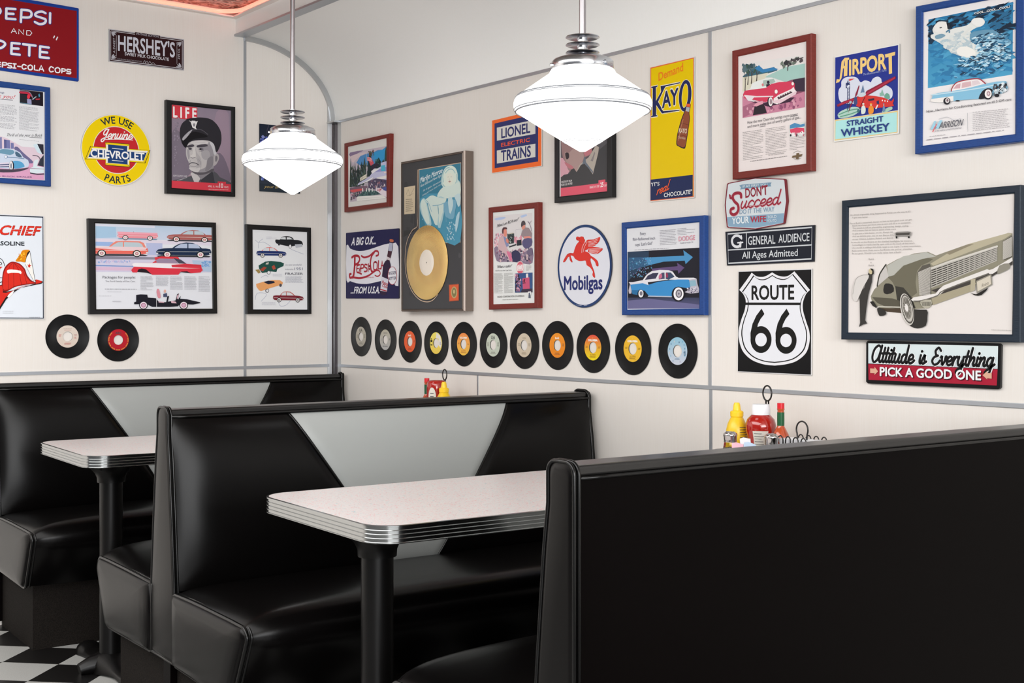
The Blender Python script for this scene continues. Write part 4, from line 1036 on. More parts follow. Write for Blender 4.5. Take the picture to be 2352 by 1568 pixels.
a.ell((1556, 1218), 16, 8, '5a5660'); a.ell((1556, 1218), 6, 6, '201e24'); a.ell((1645, 1220), 20, 9, '6a666e'); a.ell((1642, 1220), 7, 7, '201e24')
a.poly([(1582, 1210), (1596, 1212), (1602, 1270), (1592, 1290), (1562, 1288), (1558, 1272), (1575, 1262)], 'd0ccca', 3); a.stroke([(1560, 1286), (1575, 1294), (1598, 1288)], .0022, '58545c', 3)
a.stroke([(1548, 1345), (1565, 1332), (1600, 1335), (1626, 1350)], .0034, '48444c', 3); a.stroke([(1556, 1358), (1590, 1362), (1615, 1356)], .0018, '88848a', 3); a.stroke([(1560, 1312), (1552, 1330)], .0015, '8a868c', 2); a.stroke([(1622, 1300), (1640, 1330), (1635, 1350)], .0016, '8a868c', 3)
a.poly([(1470, 1090), (1490, 1010), (1560, 968), (1660, 962), (1740, 985), (1800, 1060), (1812, 1150), (1790, 1220), (1768, 1245), (1750, 1180), (1700, 1150), (1600, 1148), (1545, 1170), (1520, 1210), (1488, 1170)], '2c2a30', 4)
a.poly([(1485, 1165), (1510, 1120), (1580, 1080), (1650, 1090), (1700, 1120), (1600, 1135), (1540, 1165), (1520, 1205)], '18161a', 3); a.stroke([(1500, 1120), (1560, 1070), (1640, 1060), (1700, 1100)], .0028, '58565e', 4); a.poly([(1492, 1130), (1540, 1080), (1575, 1060), (1540, 1110), (1500, 1150)], 'a8a6ac', 2)
a.ell((1583, 1005), 20, 24, 'dcdadc'); a.poly([(1545, 985), (1560, 1000), (1575, 1045), (1610, 1060), (1600, 1040), (1618, 990), (1600, 995), (1583, 985), (1566, 995)], 'e4e2e2', 1); a.ell((1588, 1022), 9, 14, '8a868c')
a.poly([(1407, 857), (1614, 880), (1614, 985), (1407, 966)], 'd03c48'); a.text('L I F E', (1418, 957), (1606, 972), (1418, 874), 'f4f0f0', .06); a.poly([(1520, 975), (1570, 965), (1614, 962), (1614, 990), (1530, 985)], '2c2a30', 1)
a.stroke([(1540, 1232), (1556, 1236), (1572, 1230)], .0012, '8c888e', 3); a.stroke([(1626, 1236), (1648, 1238), (1668, 1230)], .0014, '7c787e', 3); a.stroke([(1604, 1290), (1618, 1312), (1624, 1332)], .0014, '98949a', 3); a.stroke([(1545, 1180), (1600, 1168), (1680, 1166)], .0008, '9c989c', 3); a.stroke([(1766, 1276), (1780, 1290), (1772, 1325)], .0014, '88848a', 3)
a.speck([(1420, 930), (1470, 930), (1470, 1400), (1420, 1400)], 60, ['847a88', '948a98', '7c7280'], .004, 3); a.stroke([(1470, 1560-85), (1530, 1452)], .003, '8c8a90', 0); a.stroke([(1450, 1492-16), (1500, 1462)], .002, 'b0aeb4', 0)
a.text("ARMY'S SUPPLY CHIEF", (1415, 1446), (1530, 1452), (1415, 1430), 'd8d4d8')
a.poly([(1403, 1478), (1780, 1500), (1780, 1484), (1848, 1488), (1848, 1504), (1889, 1507), (1889, 1571), (1403, 1538)], 'd4404e'); a.text('APRIL 13, 1942', (1700, 1531), (1788, 1536), (1700, 1516), 'f0e8e8'); a.text('10', (1795, 1536), (1824, 1538), (1795, 1500), 'f4f0f0', .03); a.text('CENTS', (1832, 1538), (1868, 1541), (1832, 1524), 'f0e8e8')
a.greek([(1706, 1544), (1870, 1550), (1870, 1558), (1706, 1552)], 1, 'f0d8d8')
close(r, a)
# ---- dark poster half hidden by the lamp
a = Art('A', .004, Z12, M['cover']); q = [(380, 368), (1018, 428), (1018, 1465), (384, 1425)]; a.centre(q); mb = board(a, q, .003, None)
a.grad(q, '1c2436', '3c4450'); a.speck([(395, 560), (560, 580), (560, 760), (395, 740)], 70, ['5060b0', '7078c8', '8890c0', '303c70'], .006, 4); a.speck([(450, 600), (640, 600), (640, 900), (460, 880)], 50, ['c0b870', 'a0a8b0', 'e0e0c0'], .006, 5)
a.speck([(400, 1210), (460, 1210), (460, 1250), (400, 1250)], 14, ['6070c0', '98b0e0'], .006, 8); a.stroke([(530, 385), (500, 470), (495, 540)], .002, '504858', 3); a.stroke([(640, 440), (655, 430), (680, 470)], .0025, 'c8c080', 3)
a.poly([(384, 1300), (1018, 1350), (1018, 1465), (384, 1425)], '303a44'); a.text('your breath away', (455, 1372), (990, 1400), (462, 1330), 'c0a868', .01, shear=.2)
join_sign('small_poster', a, mb, M['black_edge'], 'dark blue unframed poster half hidden behind the farther lamp', 'poster', None)
# ---- wide framed ad with six cars
r, a = framed('A', .022, ZP, [(-90, -28), (2104, 45), (2127, 1604), (-68, 1616)], [(22, 55), (2022, 128), (2038, 1522), (40, 1531)], M['frame_black'], 'wide black framed car advert with six cars, above the two records', group='framed prints on the back wall')
a.poly([(30, 62), (2016, 134), (2030, 1514), (46, 1524)], 'e0e2e8')
a.grad([(30, 62), (2016, 134), (2018, 350), (34, 330)], 'b8cce0', 'c8d2e4'); a.poly([(32, 110), (380, 120), (390, 300), (34, 310)], 'a4c4de'); a.poly([(30, 62), (1050, 100), (1050, 140), (30, 100)], 'd8dae8')
a.poly([(34, 320), (2018, 375), (2018, 440), (34, 385)], 'dcd4e2'); a.poly([(34, 372), (330, 378), (330, 450), (34, 440)], '98b4e0'); a.poly([(900, 395), (1180, 400), (1180, 600), (920, 600)], 'b4bcdc')
a.poly([(36, 580), (2020, 620), (2020, 900), (40, 890)], 'd0cce0'); a.poly([(36, 615), (1100, 640), (1100, 680), (36, 672)], '8c8898'); a.poly([(36, 770), (700, 790), (700, 805), (36, 790)], '7894c8'); a.poly([(36, 800), (700, 815), (700, 870), (38, 860)], 'd8b8d0')
a.speck([(60, 690), (640, 700), (640, 740), (60, 730)], 50, ['88a8d8', 'b0b8dc', 'c8b8d8'], .004, 6); a.poly([(1690, 690), (2020, 700), (2020, 890), (1840, 880), (1700, 740)], 'b0c4dc'); a.speck([(1840, 700), (2010, 700), (2010, 800), (1840, 800)], 40, ['88a8d8', '70a0d0'], .004, 7)
a.car((400, 330), (1105, 345), (400, 150), 'e8909c', kind='open', flip=True, hub='d0a0b0', shadow='7090a8'); a.poly([(405, 200), (700, 210), (1095, 222), (1090, 250), (410, 240)], 'eda6b4')
a.car((1250, 360), (2060, 378), (1250, 160), 'a8605c', 'b06860', kind='hard', flip=True, hub='c06868')
a.car((-70, 612), (935, 622), (-70, 348), 'e86c60', 'e88878', kind='wagon', two='e8ccd0', flip=True, hub='c07880')
a.car((1065, 632), (2015, 640), (1065, 378), '1c2c48', '243650', kind='hard', flip=True, hub='d08090', glass='b4c0d8')
a.poly([(1040, 640), (1160, 625), (1440, 632), (1490, 700), (1000, 735), (1060, 700)], 'd83a44', 1); a.poly([(1060, 690), (1120, 660), (1380, 665), (1450, 750), (1090, 745)], '9a88a0'); a.poly([(1360, 650), (1490, 680), (1590, 750), (1470, 755)], '4a4858')
a.poly([(655, 755), (700, 735), (1000, 735), (1560, 750), (1840, 768), (1850, 830), (1870, 860), (1830, 900), (1660, 915), (1600, 885), (1490, 885), (1450, 938), (1000, 940), (900, 850), (790, 840), (740, 900), (665, 900), (640, 860), (690, 800)], 'd83848', 1)
a.poly([(655, 755), (700, 735), (1000, 738), (1560, 752), (1330, 770), (1340, 812), (1830, 830), (1300, 828), (680, 800)], 'eeeaee', 1); a.poly([(745, 890), (760, 850), (820, 832), (900, 850), (990, 930), (900, 905)], '241820', 1); a.poly([(1455, 930), (1500, 885), (1600, 880), (1670, 915), (1500, 895)], '281c24', 1); a.poly([(1345, 770), (1820, 775), (1820, 790), (1360, 788)], 'c83844')
a.text('Packages for people:', (150, 1002), (715, 1004), (150, 958), '585860'); a.text('The Ford Family of Fine Cars', (195, 1062), (705, 1064), (195, 1038), '74747c')
for i_, (x0_, x1_, y0_, nn) in enumerate(((800, 1020, 960, 13), (1065, 1282, 965, 9), (1308, 1525, 965, 12), (1552, 1765, 965, 12), (1795, 2000, 965, 14))): a.greek([(x0_, y0_), (x1_, y0_+4), (x1_, y0_+nn*19), (x0_, y0_+nn*19)], nn, '8e8e96', .3, 20+i_)
a.greek([(190, 1178), (750, 1182), (750, 1192), (190, 1188)], 1, '707078', .7, 3); a.greek([(85, 1298), (525, 1300), (525, 1308), (85, 1306)], 1, '9c9ca4', .5, 4); a.greek([(230, 1226), (490, 1230), (490, 1238), (230, 1236)], 1, '9c9ca4', .5, 9); a.greek([(320, 1384), (480, 1386), (480, 1410), (320, 1408)], 2, '9c9ca4', .4, 10)
a.poly([(690, 1410), (725, 1400), (725, 1285), (800, 1275), (915, 1280), (925, 1330), (1060, 1340), (1110, 1400), (1240, 1410), (1260, 1310), (1290, 1300), (1270, 1400), (1400, 1380), (1430, 1270), (1460, 1260), (1440, 1370), (1490, 1300), (1480, 1350), (1600, 1360), (1820, 1410), (1830, 1425), (1700, 1450), (1480, 1440), (1440, 1480), (1300, 1490), (1000, 1490), (900, 1440), (690, 1445)], '1c1c26')
a.poly([(1080, 1190), (1110, 1180), (1130, 1230), (1145, 1330), (1100, 1335), (1075, 1250)], 'd8909c', 2); a.ell((1218, 1222), 20, 28, 'e0b0a0'); a.poly([(1190, 1270), (1250, 1250), (1260, 1320), (1190, 1320)], '48506c', 1)
a.poly([(1110, 1395), (1210, 1405), (1200, 1420), (1110, 1415)], 'd8b0bc'); a.poly([(1320, 1385), (1400, 1400), (1420, 1430), (1330, 1425)], 'd8b0bc'); a.poly([(1425, 1300), (1455, 1270), (1440, 1350), (1420, 1350)], 'd8b0bc')
for wx in (850, 1540): a.ell((wx, 1462), 74, 70, '20202a'); a.ell((wx, 1462), 60, 58, 'e8dce4'); a.ell((wx, 1462), 42, 40, 'b07890'); a.ell((wx, 1462), 30, 28, 'd0a8c0')
a.stroke([(1072, 1330), (1075, 1500)], .0016, 'e8e8ec', 0)
close(r, a)
# ---- small framed ad with five cars
r, a = framed('A', .022, ZF, [(-70, -44), (1126, 22), (1134, 1614), (-58, 1614)], [(34, 58), (1044, 103), (1050, 1534), (44, 1530)], M['frame_black'], 'narrow black framed advert with five small cars on white, right of the wide one', group='framed prints on the back wall')
a.poly([(34, 58), (1044, 103), (1050, 1534), (44, 1530)], 'e6e8ea')
for pts in ([(90, 250), (160, 300), (250, 290), (380, 370)], [(150, 400), (160, 290), (230, 230)], [(750, 420), (850, 460), (980, 510)], [(90, 1350), (130, 1230), (300, 1250), (200, 1380)], [(520, 1400), (560, 1470), (660, 1450), (740, 1370)], [(200, 940), (280, 900), (330, 930)]): a.stroke(pts, .0022, 'b4b8c8', 4)
def minicar(x0, y0, x1, y1, h, body, roof, kind='sedan', flip=False): a.car((x0, y0), (x1, y1), (x0, y0-h), body, roof, kind=kind, flip=flip, shadow=None, hub='606068', glass='d8dce0')
a.poly([(465, 240), (540, 245), (570, 200), (640, 178), (720, 182), (790, 215), (800, 245), (880, 250), (950, 275), (970, 330), (960, 345), (820, 355), (740, 370), (600, 345), (475, 310)], '24262a', 2); a.poly([(545, 235), (580, 200), (650, 195), (655, 240)], 'd8dcde'); a.poly([(670, 240), (672, 198), (730, 202), (785, 238)], 'd8dcde'); a.poly([(820, 330), (955, 322), (962, 375), (840, 395)], 'b8bcc4', 1); a.ell((735, 368), 28, 40, '3a3a40'); a.ell((735, 368), 20, 32, 'e8e8ea'); a.ell((528, 328), 18, 24, '3a3a40')
minicar(110, 560, 668, 566, 185, '24356c', 'dc6c64', 'hard')
a.poly([(150, 720), (270, 650), (380, 635), (470, 645), (560, 655), (620, 680), (610, 730), (500, 780), (480, 840), (380, 830), (215, 860), (160, 780)], '245048', 1); a.poly([(170, 800), (250, 740), (300, 760), (230, 830)], 'a04838'); a.poly([(390, 740), (440, 710), (470, 780), (420, 800)], 'b05040'); a.poly([(88, 800), (160, 790), (190, 850), (150, 870)], 'a08850'); a.ell((338, 850), 34, 34, '404048'); a.ell((338, 850), 26, 26, 'e8e8ea'); a.poly([(290, 670), (340, 660), (330, 700), (280, 700)], 'c8c4b8')
a.poly([(105, 1060), (240, 1020), (400, 990), (540, 990), (600, 1030), (590, 1070), (420, 1120), (200, 1190), (160, 1180), (110, 1110)], 'e8a468', 1); a.poly([(240, 1025), (330, 1000), (440, 1010), (450, 1040), (330, 1068)], '24283a', 1); a.ell((310, 1185), 34, 36, '404048'); a.ell((312, 1185), 24, 26, 'e8e8ea'); a.ell((555, 1085), 24, 30, '505058')
minicar(412, 1385, 985, 1390, 190, '7c2834', 'c05c54', 'sedan')
a.text('six new wonderful', (645, 722), (940, 722), (645, 690), '8a8a98'); a.text('body styles', (640, 800), (790, 800), (640, 776), '8a8a98'); a.text('1951', (812, 804), (965, 804), (812, 758), '7c7c90'); a.text('FRAZER', (642, 893), (968, 893), (642, 852), '4c4c58', .01)
a.greek([(645, 918), (960, 918), (990, 1040), (645, 1040)], 7, '9c9cac', .35, 3); a.greek([(290, 185), (490, 185), (490, 240), (290, 240)], 3, 'b8b8c4', .3, 4); a.greek([(210, 1390), (480, 1390), (480, 1455), (210, 1455)], 4, 'b0b0bc', .3, 5); a.greek([(410, 870), (600, 870), (600, 920), (410, 920)], 3, 'b8b8c4', .3, 6)
close(r, a)
# ================================================================ long wall (right in the photo)
GB = 'framed prints on the long wall'
# ---- diner painting, dark red frame
r, a = framed('B', .020, ZD, [(2, 136), (1000, -85), (980, 1510), (2, 1638)], [(90, 212), (943, 18), (943, 1418), (95, 1532)], M['frame_red'], 'small dark red framed painting of a roadside diner with a flag', 'framed picture', GB)
a.poly([(90, 212), (943, 18), (943, 1418), (95, 1532)], 'e2e0dc')
a.poly([(135, 335), (440, 280), (943, 190), (943, 1320), (940, 1330), (290, 1395), (135, 1415)], 'c8bcc8')
a.poly([(135, 335), (430, 285), (300, 350), (200, 420), (135, 420)], '8c7898', 2); a.poly([(140, 420), (300, 360), (500, 330), (300, 450), (200, 560), (150, 480)], 'dcc8cc', 2)
a.poly([(270, 560), (360, 410), (500, 360), (640, 330), (740, 280), (840, 270), (943, 190), (943, 540), (700, 620), (400, 640)], '5490c8', 1); a.poly([(640, 350), (840, 270), (943, 200), (943, 460), (820, 520), (660, 480)], '3c9cd4', 1)
for x_, y_, w_, h_ in ((150, 450, 44, 640), (200, 580, 60, 500), (245, 540, 50, 540), (310, 560, 90, 520), (390, 520, 90, 520), (450, 430, 80, 560), (570, 300, 110, 560), (760, 440, 130, 240), (920, 200, 60, 330), (860, 480, 60, 120)):
    a.poly([(x_, y_), (x_+w_*.35, y_+h_*.35), (x_+w_*.6, y_+h_), (x_-w_*.6, y_+h_), (x_-w_*.35, y_+h_*.35)], random.choice(['34443c', '2e3c40', '3c4c44', '28383a']))
a.speck([(145, 640), (520, 560), (560, 1060), (150, 1090)], 160, ['4c5c54', '2c3434', '60707c', '586858', '3c4038'], .0055, 2, .8); a.speck([(540, 300), (660, 280), (660, 400), (560, 420)], 30, ['905848', '503c34', '506858'], .005, 3); a.speck([(680, 480), (810, 450), (790, 640), (680, 640)], 40, ['38605c', '283c38', '507870'], .005, 4)
a.poly([(600, 620), (700, 560), (800, 600), (640, 700), (600, 800)], '383040')
a.poly([(515, 430), (590, 440), (625, 500), (660, 570), (590, 625), (550, 520), (515, 510)], 'd85c68', 1)
for k in range(3): a.stroke([(515, 448+26*k), (560, 450+27*k), (612, 478+24*k)], .0016, 'f4ece8', 3)
a.stroke([(505, 330), (508, 900), (512, 1200)], .0016, 'd8dcd4', 0)
a.poly([(355, 890), (495, 800), (495, 890), (360, 960)], 'e4e0cc'); a.greek([(370, 895), (485, 820), (485, 870), (372, 940)], 3, 'a08c80', .5, 4)
a.poly([(300, 1055), (320, 1005), (500, 900), (560, 860), (620, 780), (720, 690), (810, 640), (810, 560), (943, 520), (943, 930), (720, 930), (640, 880), (540, 920)], 'c8c8e4', 1)
a.poly([(310, 1050), (640, 870), (640, 895), (540, 960)], 'f0f0f4'); a.poly([(600, 790), (760, 700), (943, 640), (943, 740), (700, 760)], '9c9cd0'); a.poly([(720, 880), (943, 830), (943, 900), (725, 930)], 'eceae8'); a.poly([(815, 620), (905, 605), (910, 740), (820, 745)], '58b8d4'); a.poly([(600, 740), (660, 700), (800, 680), (620, 800)], 'f0eef0'); a.poly([(880, 760), (943, 750), (943, 780), (880, 785)], 'f0e4d8')
a.poly([(540, 960), (700, 900), (943, 930), (943, 1120), (700, 1140), (540, 1120)], '585068'); a.speck([(560, 960), (940, 930), (940, 1100), (560, 1100)], 70, ['c8b8c8', '303048', '786888', 'b07880', 'e0dce0'], .0045, 5, .8)
a.poly([(135, 1110), (300, 1075), (520, 1060), (520, 1200), (140, 1210)], '7c6474', 1); a.poly([(145, 1160), (220, 1140), (420, 1120), (400, 1160), (200, 1205)], 'd85c60', 2); a.speck([(135, 1200), (420, 1190), (320, 1280), (140, 1390)], 60, ['443c50', '586070', 'c090a0', '385048'], .005, 7)
a.poly([(315, 1290), (400, 1200), (520, 1150), (800, 1180), (820, 1240), (560, 1280)], '4c6c6c', 1); a.speck([(400, 1190), (780, 1170), (800, 1240), (360, 1270)], 50, ['3c5458', '6c8c84', '2c4448'], .005, 8)
for x_ in (420, 500, 560, 630): a.poly([(x_-8, 1110), (x_+8, 1110), (x_+14, 1185), (x_-14, 1185)], 'e4e8e4')
a.poly([(700, 1100), (820, 1110), (943, 1190), (943, 1310), (840, 1260), (710, 1170)], 'e8dce4', 1); a.speck([(720, 1100), (830, 1130), (820, 1190), (740, 1170)], 20, ['d08088', 'b06878'], .004, 9); a.poly([(840, 1110), (943, 1080), (943, 1170), (880, 1160)], '5460a0', 1)
a.poly([(290, 1300), (330, 1290), (860, 1260), (940, 1330), (292, 1395)], 'ecebe6', 0); a.stroke([(300, 1350), (500, 1335), (880, 1300)], .001, 'c0bcb8', 0)
close(r, a)
# ---- cola sign
a = Art('B', .005, Z4, M['enamel']); q = [(118, 872), (122, 868), (529, 832), (533, 836), (533, 1378), (529, 1382), (122, 1381), (118, 1377)]; a.centre(q); mb = board(a, q, .004, None)
a.poly(q, '23214e')
a.poly([(122, 966), (150, 990), (200, 1008), (260, 1008), (340, 985), (420, 958), (480, 952), (528, 975), (528, 1285), (480, 1240), (440, 1235), (360, 1252), (280, 1268), (200, 1262), (150, 1245), (122, 1240)], 'e8e8ee', 2)
a.text('A BIG O.K...', (160, 965), (352, 955), (166, 908), 'f0f0f4', .05, shear=.1); a.text('...FROM U.S.A.', (155, 1342), (380, 1340), (160, 1292), 'f0f0f4', .04, shear=.12)
red = 'b02838'
def rs(pts, w=.0085, w1=None, k=6): a.stroke(pts, w*1.2, red, k, w1=w1)
rs([(188, 1060), (186, 1130), (180, 1190), (172, 1215)], .012)
rs([(165, 1060), (185, 1048), (215, 1050), (226, 1075), (212, 1105), (190, 1118)], .009)
rs([(170, 1215), (150, 1218), (146, 1195), (158, 1190)], .009); rs([(170, 1215), (230, 1222), (290, 1205), (330, 1178), (360, 1160), (382, 1170), (385, 1195), (365, 1208), (345, 1200)], .008, .005)
for x_, y_ in ((206, 1140), ): pass
rs([(228, 1145), (222, 1178), (240, 1190)], .006); rs([(225, 1118), (206, 1125), (204, 1172), (222, 1180)], .0065, k=4); rs([(205, 1148), (218, 1147)], .005, k=0); rs([(206, 1124), (224, 1120)], .005, k=0); rs([(204, 1176), (222, 1178)], .005, k=0)
rs([(236, 1118), (234, 1172)], .0065, k=0); rs([(236, 1118), (254, 1116), (256, 1140), (237, 1146)], .0055, k=3)
rs([(284, 1118), (268, 1116), (264, 1134), (282, 1146), (280, 1168), (262, 1170)], .006, k=4); rs([(294, 1112), (292, 1168)], .0065, k=0)
rs([(302, 1128), (304, 1130)], .008, k=0); rs([(302, 1150), (304, 1152)], .008, k=0)
rs([(240, 1048), (262, 1060), (300, 1050), (330, 1025), (350, 1010), (370, 1015), (372, 1040), (355, 1048)], .007)
rs([(340, 1020), (318, 1055), (310, 1110), (318, 1165), (336, 1172)], .0085); 
rs([(350, 1095), (336, 1105), (336, 1150), (350, 1158), (362, 1145), (362, 1105), (350, 1095)], .006, k=3); rs([(374, 1088), (372, 1150), (390, 1148)], .0065, k=0); rs([(394, 1148), (402, 1088), (412, 1145)], .0065, k=0); rs([(396, 1125), (410, 1122)], .005, k=0)
a.text('TRADE MARK REG.', (275, 1222), (340, 1220), (275, 1214), 'c04858')
pass
a.poly([(464, 925), (490, 930), (488, 945), (485, 990), (474, 1040), (462, 1085), (470, 1120), (468, 1180), (448, 1250), (438, 1330), (430, 1352), (400, 1352), (386, 1335), (388, 1290), (402, 1200), (410, 1130), (425, 1092), (440, 1075), (448, 1010), (458, 960)], '30203c', 3)
a.poly([(450, 1010), (478, 1012), (470, 1060), (460, 1085), (440, 1080)], '4c2c38', 2); a.poly([(460, 945), (487, 950), (478, 1012), (451, 1008)], 'b8bcd0', 1); a.poly([(464, 918), (491, 922), (490, 940), (463, 936)], 'cc7050', 2)
a.poly([(440, 1052), (468, 1066), (464, 1084), (436, 1075)], 'd8d0d4'); a.poly([(400, 1210), (452, 1232), (440, 1330), (388, 1320)], 'd8d8e4', 1); a.text('Pepsi', (400, 1265), (445, 1282), (404, 1240), red, .05, shear=.2); a.text('Cola', (402, 1288), (442, 1303), (404, 1268), red, .05, shear=.2); a.poly([(390, 1305), (440, 1320), (438, 1328), (389, 1315)], red)
a.ell((483, 1203), 36, 72, red); a.ell((483, 1203), 33, 68, 'ececf2'); a.text('BIGGER', (454, 1196), (512, 1190), (454, 1174), '23214e', .04); a.text('BETTER', (454, 1237), (512, 1231), (454, 1216), '23214e', .04)
join_sign('tin_sign', a, mb, M['navy_edge'], 'dark navy cola sign with white wave, red script lettering and a bottle', 'sign', SG_B)
# ---- gold record award
r, a = framed('B', .045, Z4, [(548, 312), (1043, 222), (1043, 1480), (550, 1485)], [(560, 332), (1034, 245), (1034, 1462), (563, 1466)], M['frame_bronze'], 'bronze framed award holding a gold record and a pale blue album sleeve', 'framed award', None, 'framed_gold_record', lip=True)
a.poly([(560, 332), (1034, 245), (1034, 1462), (563, 1466)], '464648'); a.speck([(570, 340), (1030, 260), (1030, 1450), (570, 1455)], 60, ['4c4c4e', '404042', '525254'], .02, 3)
a.poly([(570, 850), (680, 842), (570, 900)], '383838'); a.stroke([(640, 700), (655, 850)], .0012, '606060', 0)
tan = 'cdb49c'
a.poly([(686, 371), (1020, 316), (1016, 943), (905, 948), (690, 930)], tan); a.poly([(693, 376), (1018, 322), (1014, 939), (908, 944), (694, 925)], '3f8098')
a.speck([(700, 700), (1010, 640), (1010, 930), (720, 900)], 90, ['5c9cb8', '4888a4', '78b0c8', '90c4d8'], .007, 6); a.poly([(700, 600), (860, 560), (1014, 620), (1014, 939), (908, 944), (760, 860)], '5098b4', 2)
for pts in ([(702, 440), (706, 480)], [(712, 440), (716, 470), (724, 436), (730, 470)], ): a.stroke(pts, .0022, 'e4eef0', 2)
a.text('Marilyn Monroe', (702, 475), (872, 398), (704, 435), 'e4eef0', .02, shear=.25); a.text('Never Before and Never Again', (702, 512), (868, 410+15), (703, 492), 'd8e8ec', .0, shear=.25)
a.text('do it again, diamonds', (722, 545), (862, 470), (723, 530), 'd0e0e8', .0, shear=.25); a.text('little girl from little rock', (718, 582), (868, 490), (719, 568), 'c8dce4', .0, shear=.25)
sk, sh_ = 'd4e4dc', 'aed0d6'
a.poly([(872, 500), (866, 450), (876, 400), (890, 368), (915, 346), (948, 342), (978, 362), (994, 405), (996, 450), (1010, 470), (985, 500), (960, 520), (905, 520)], 'c4dcd8', 3)
a.poly([(885, 500), (880, 440), (890, 380), (915, 348), (950, 345), (978, 370), (990, 420), (985, 470), (960, 500), (920, 505)], 'dce8dc', 3)
for pts in ([(885, 470), (878, 420), (900, 370), (930, 355)], [(898, 400), (925, 372), (955, 372), (975, 400)], [(985, 410), (988, 450), (972, 490)], [(880, 490), (900, 510), (925, 508)]): a.stroke(pts, .004, '9cc4c8', 4)
a.poly([(905, 420), (925, 400), (950, 405), (960, 440), (950, 480), (930, 490), (912, 470)], 'e2e6d8', 3); a.stroke([(915, 432), (926, 430)], .0012, '98a8a8', 0); a.stroke([(938, 430), (950, 430)], .0012, '98a8a8', 0); a.poly([(920, 466), (931, 460), (943, 464), (932, 474)], 'b08c88', 1); a.stroke([(930, 440), (928, 452), (935, 455)], .0012, 'a8b0a8', 3); a.stroke([(855, 590), (900, 575), (960, 565), (1010, 540)], .004, '94bccc', 4); a.stroke([(880, 640), (900, 700), (905, 780)], .003, '78acc4', 3); a.stroke([(930, 520), (950, 545), (990, 520)], .003, 'a4c8cc', 3)
a.poly([(840, 560), (880, 510), (940, 500), (1000, 470), (1016, 490), (1016, 570), (960, 590), (900, 600), (850, 610), (836, 590)], sk, 2)
a.poly([(760, 600), (800, 575), (830, 600), (840, 680), (850, 760), (850, 800), (820, 805), (800, 760), (775, 700)], sk, 3); a.poly([(700, 640), (720, 600), (745, 610), (770, 700), (790, 800), (760, 810), (730, 760), (704, 700)], sh_, 3); a.poly([(706, 640), (722, 606), (740, 620), (762, 700), (775, 790), (750, 790), (722, 730)], sk, 3)
a.poly([(830, 590), (900, 600), (890, 700), (860, 830), (835, 800), (850, 700)], sh_, 2); a.poly([(845, 600), (885, 610), (880, 700), (850, 800), (848, 720)], sk, 2); a.poly([(742, 612), (770, 588), (800, 576), (860, 596), (905, 600), (895, 630), (860, 645), (800, 655), (765, 640)], sk, 3); a.stroke([(748, 612), (770, 640), (790, 700)], .003, '8cb8c8', 3); a.stroke([(800, 655), (850, 650), (890, 634)], .003, '8cb8c8', 3); a.poly([(884, 640), (925, 620), (985, 610), (975, 700), (960, 760), (900, 740)], '7cb0c8', 2)
a.poly([(920, 600), (950, 590), (960, 650), (938, 720), (925, 680)], 'c4dce0', 2); a.poly([(970, 580), (1016, 560), (1016, 640), (1000, 665), (985, 620)], 'c4dce0', 2); a.poly([(985, 740), (1012, 700), (1000, 800), (982, 865), (976, 820)], 'b4d4e0', 2); a.speck([(900, 780), (980, 770), (980, 930), (910, 930)], 40, ['a8d0e0', 'c8e0e8'], .004, 7)
a.stroke([(683, 376), (678, 700), (680, 812), (640, 848), (600, 930), (584, 1040), (590, 1180), (630, 1310), (690, 1385), (750, 1408), (800, 1395), (840, 1350)], .0030, tan, 4)
a.poly([(577, 512), (664, 497), (662, 716), (577, 724)], 'd0c0a4'); a.stroke([(592, 570), (610, 530), (620, 580), (640, 545), (655, 520)], .0014, '807868', 4); a.stroke([(600, 580), (650, 560)], .001, '807868', 0)
a.greek([(590, 600), (650, 595), (650, 700), (590, 706)], 7, '807868', .4, 5, .3)
a.poly([(927, 1274), (1005, 1268), (1005, 1398), (930, 1405)], 'b8573c'); a.poly([(933, 1280), (1000, 1274), (1000, 1392), (935, 1398)], 'd4603c'); a.ell((968, 1334), 24, 46, 'b8a070'); a.ell((968, 1334), 17, 36, '807850'); a.ell((968, 1328), 8, 16, 'c0b080')
close(r, a)
# gold disc mounted on the board, a part of the award
M['gold'] = None
def gold_mat():
    m, N, L, b = pbsdf('gold_disc', rgb(250, 214, 140), rough=.24, metal=1.0)
    tc = N.new('ShaderNodeTexCoord'); sp = N.new('ShaderNodeSeparateXYZ'); L.new(tc.outputs['Object'], sp.inputs[0])
    v = N.new('ShaderNodeVectorMath'); v.operation = 'LENGTH'; L.new(tc.outputs['Object'], v.inputs[0])
    mm = N.new('ShaderNodeMath'); mm.operation = 'MULTIPLY'; mm.inputs[1].default_value = 2200; L.new(v.outputs['Value'], mm.inputs[0])
    s_ = N.new('ShaderNodeMath'); s_.operation = 'SINE'; L.new(mm.outputs[0], s_.inputs[0])
    bp = N.new('ShaderNodeBump'); bp.inputs['Strength'].default_value = .10; bp.inputs['Distance'].default_value = .0006; L.new(s_.outputs[0], bp.inputs['Height']); L.new(bp.outputs['Normal'], b.inputs['Normal'])
    b.inputs['Anisotropic'].default_value = .8
    tg = N.new('ShaderNodeTangent'); tg.direction_type = 'RADIAL'; tg.axis = 'Y'; L.new(tg.outputs['Tangent'], b.inputs['Tangent'])
    return m
M['gold'] = gold_mat()
g = Art('B', .041, Z4); wc = g.unproj((752, 1101)); lo = (wc-r.location); ctr = (lo.dot(g.r), .0022, lo.z)
def disc(R, r0, y0, y1, n=96):
    rows = []
    for rr, y in ((r0, y1), (r0, y0), (R*.5, y0), (R-.001, y0), (R, y0+.0005), (R, y1)):
        rows.append([(rr*math.cos(2*PI*k/n), y, rr*math.sin(2*PI*k/n)) for k in range(n)])
    return MB().grid(rows, closed_u=True)
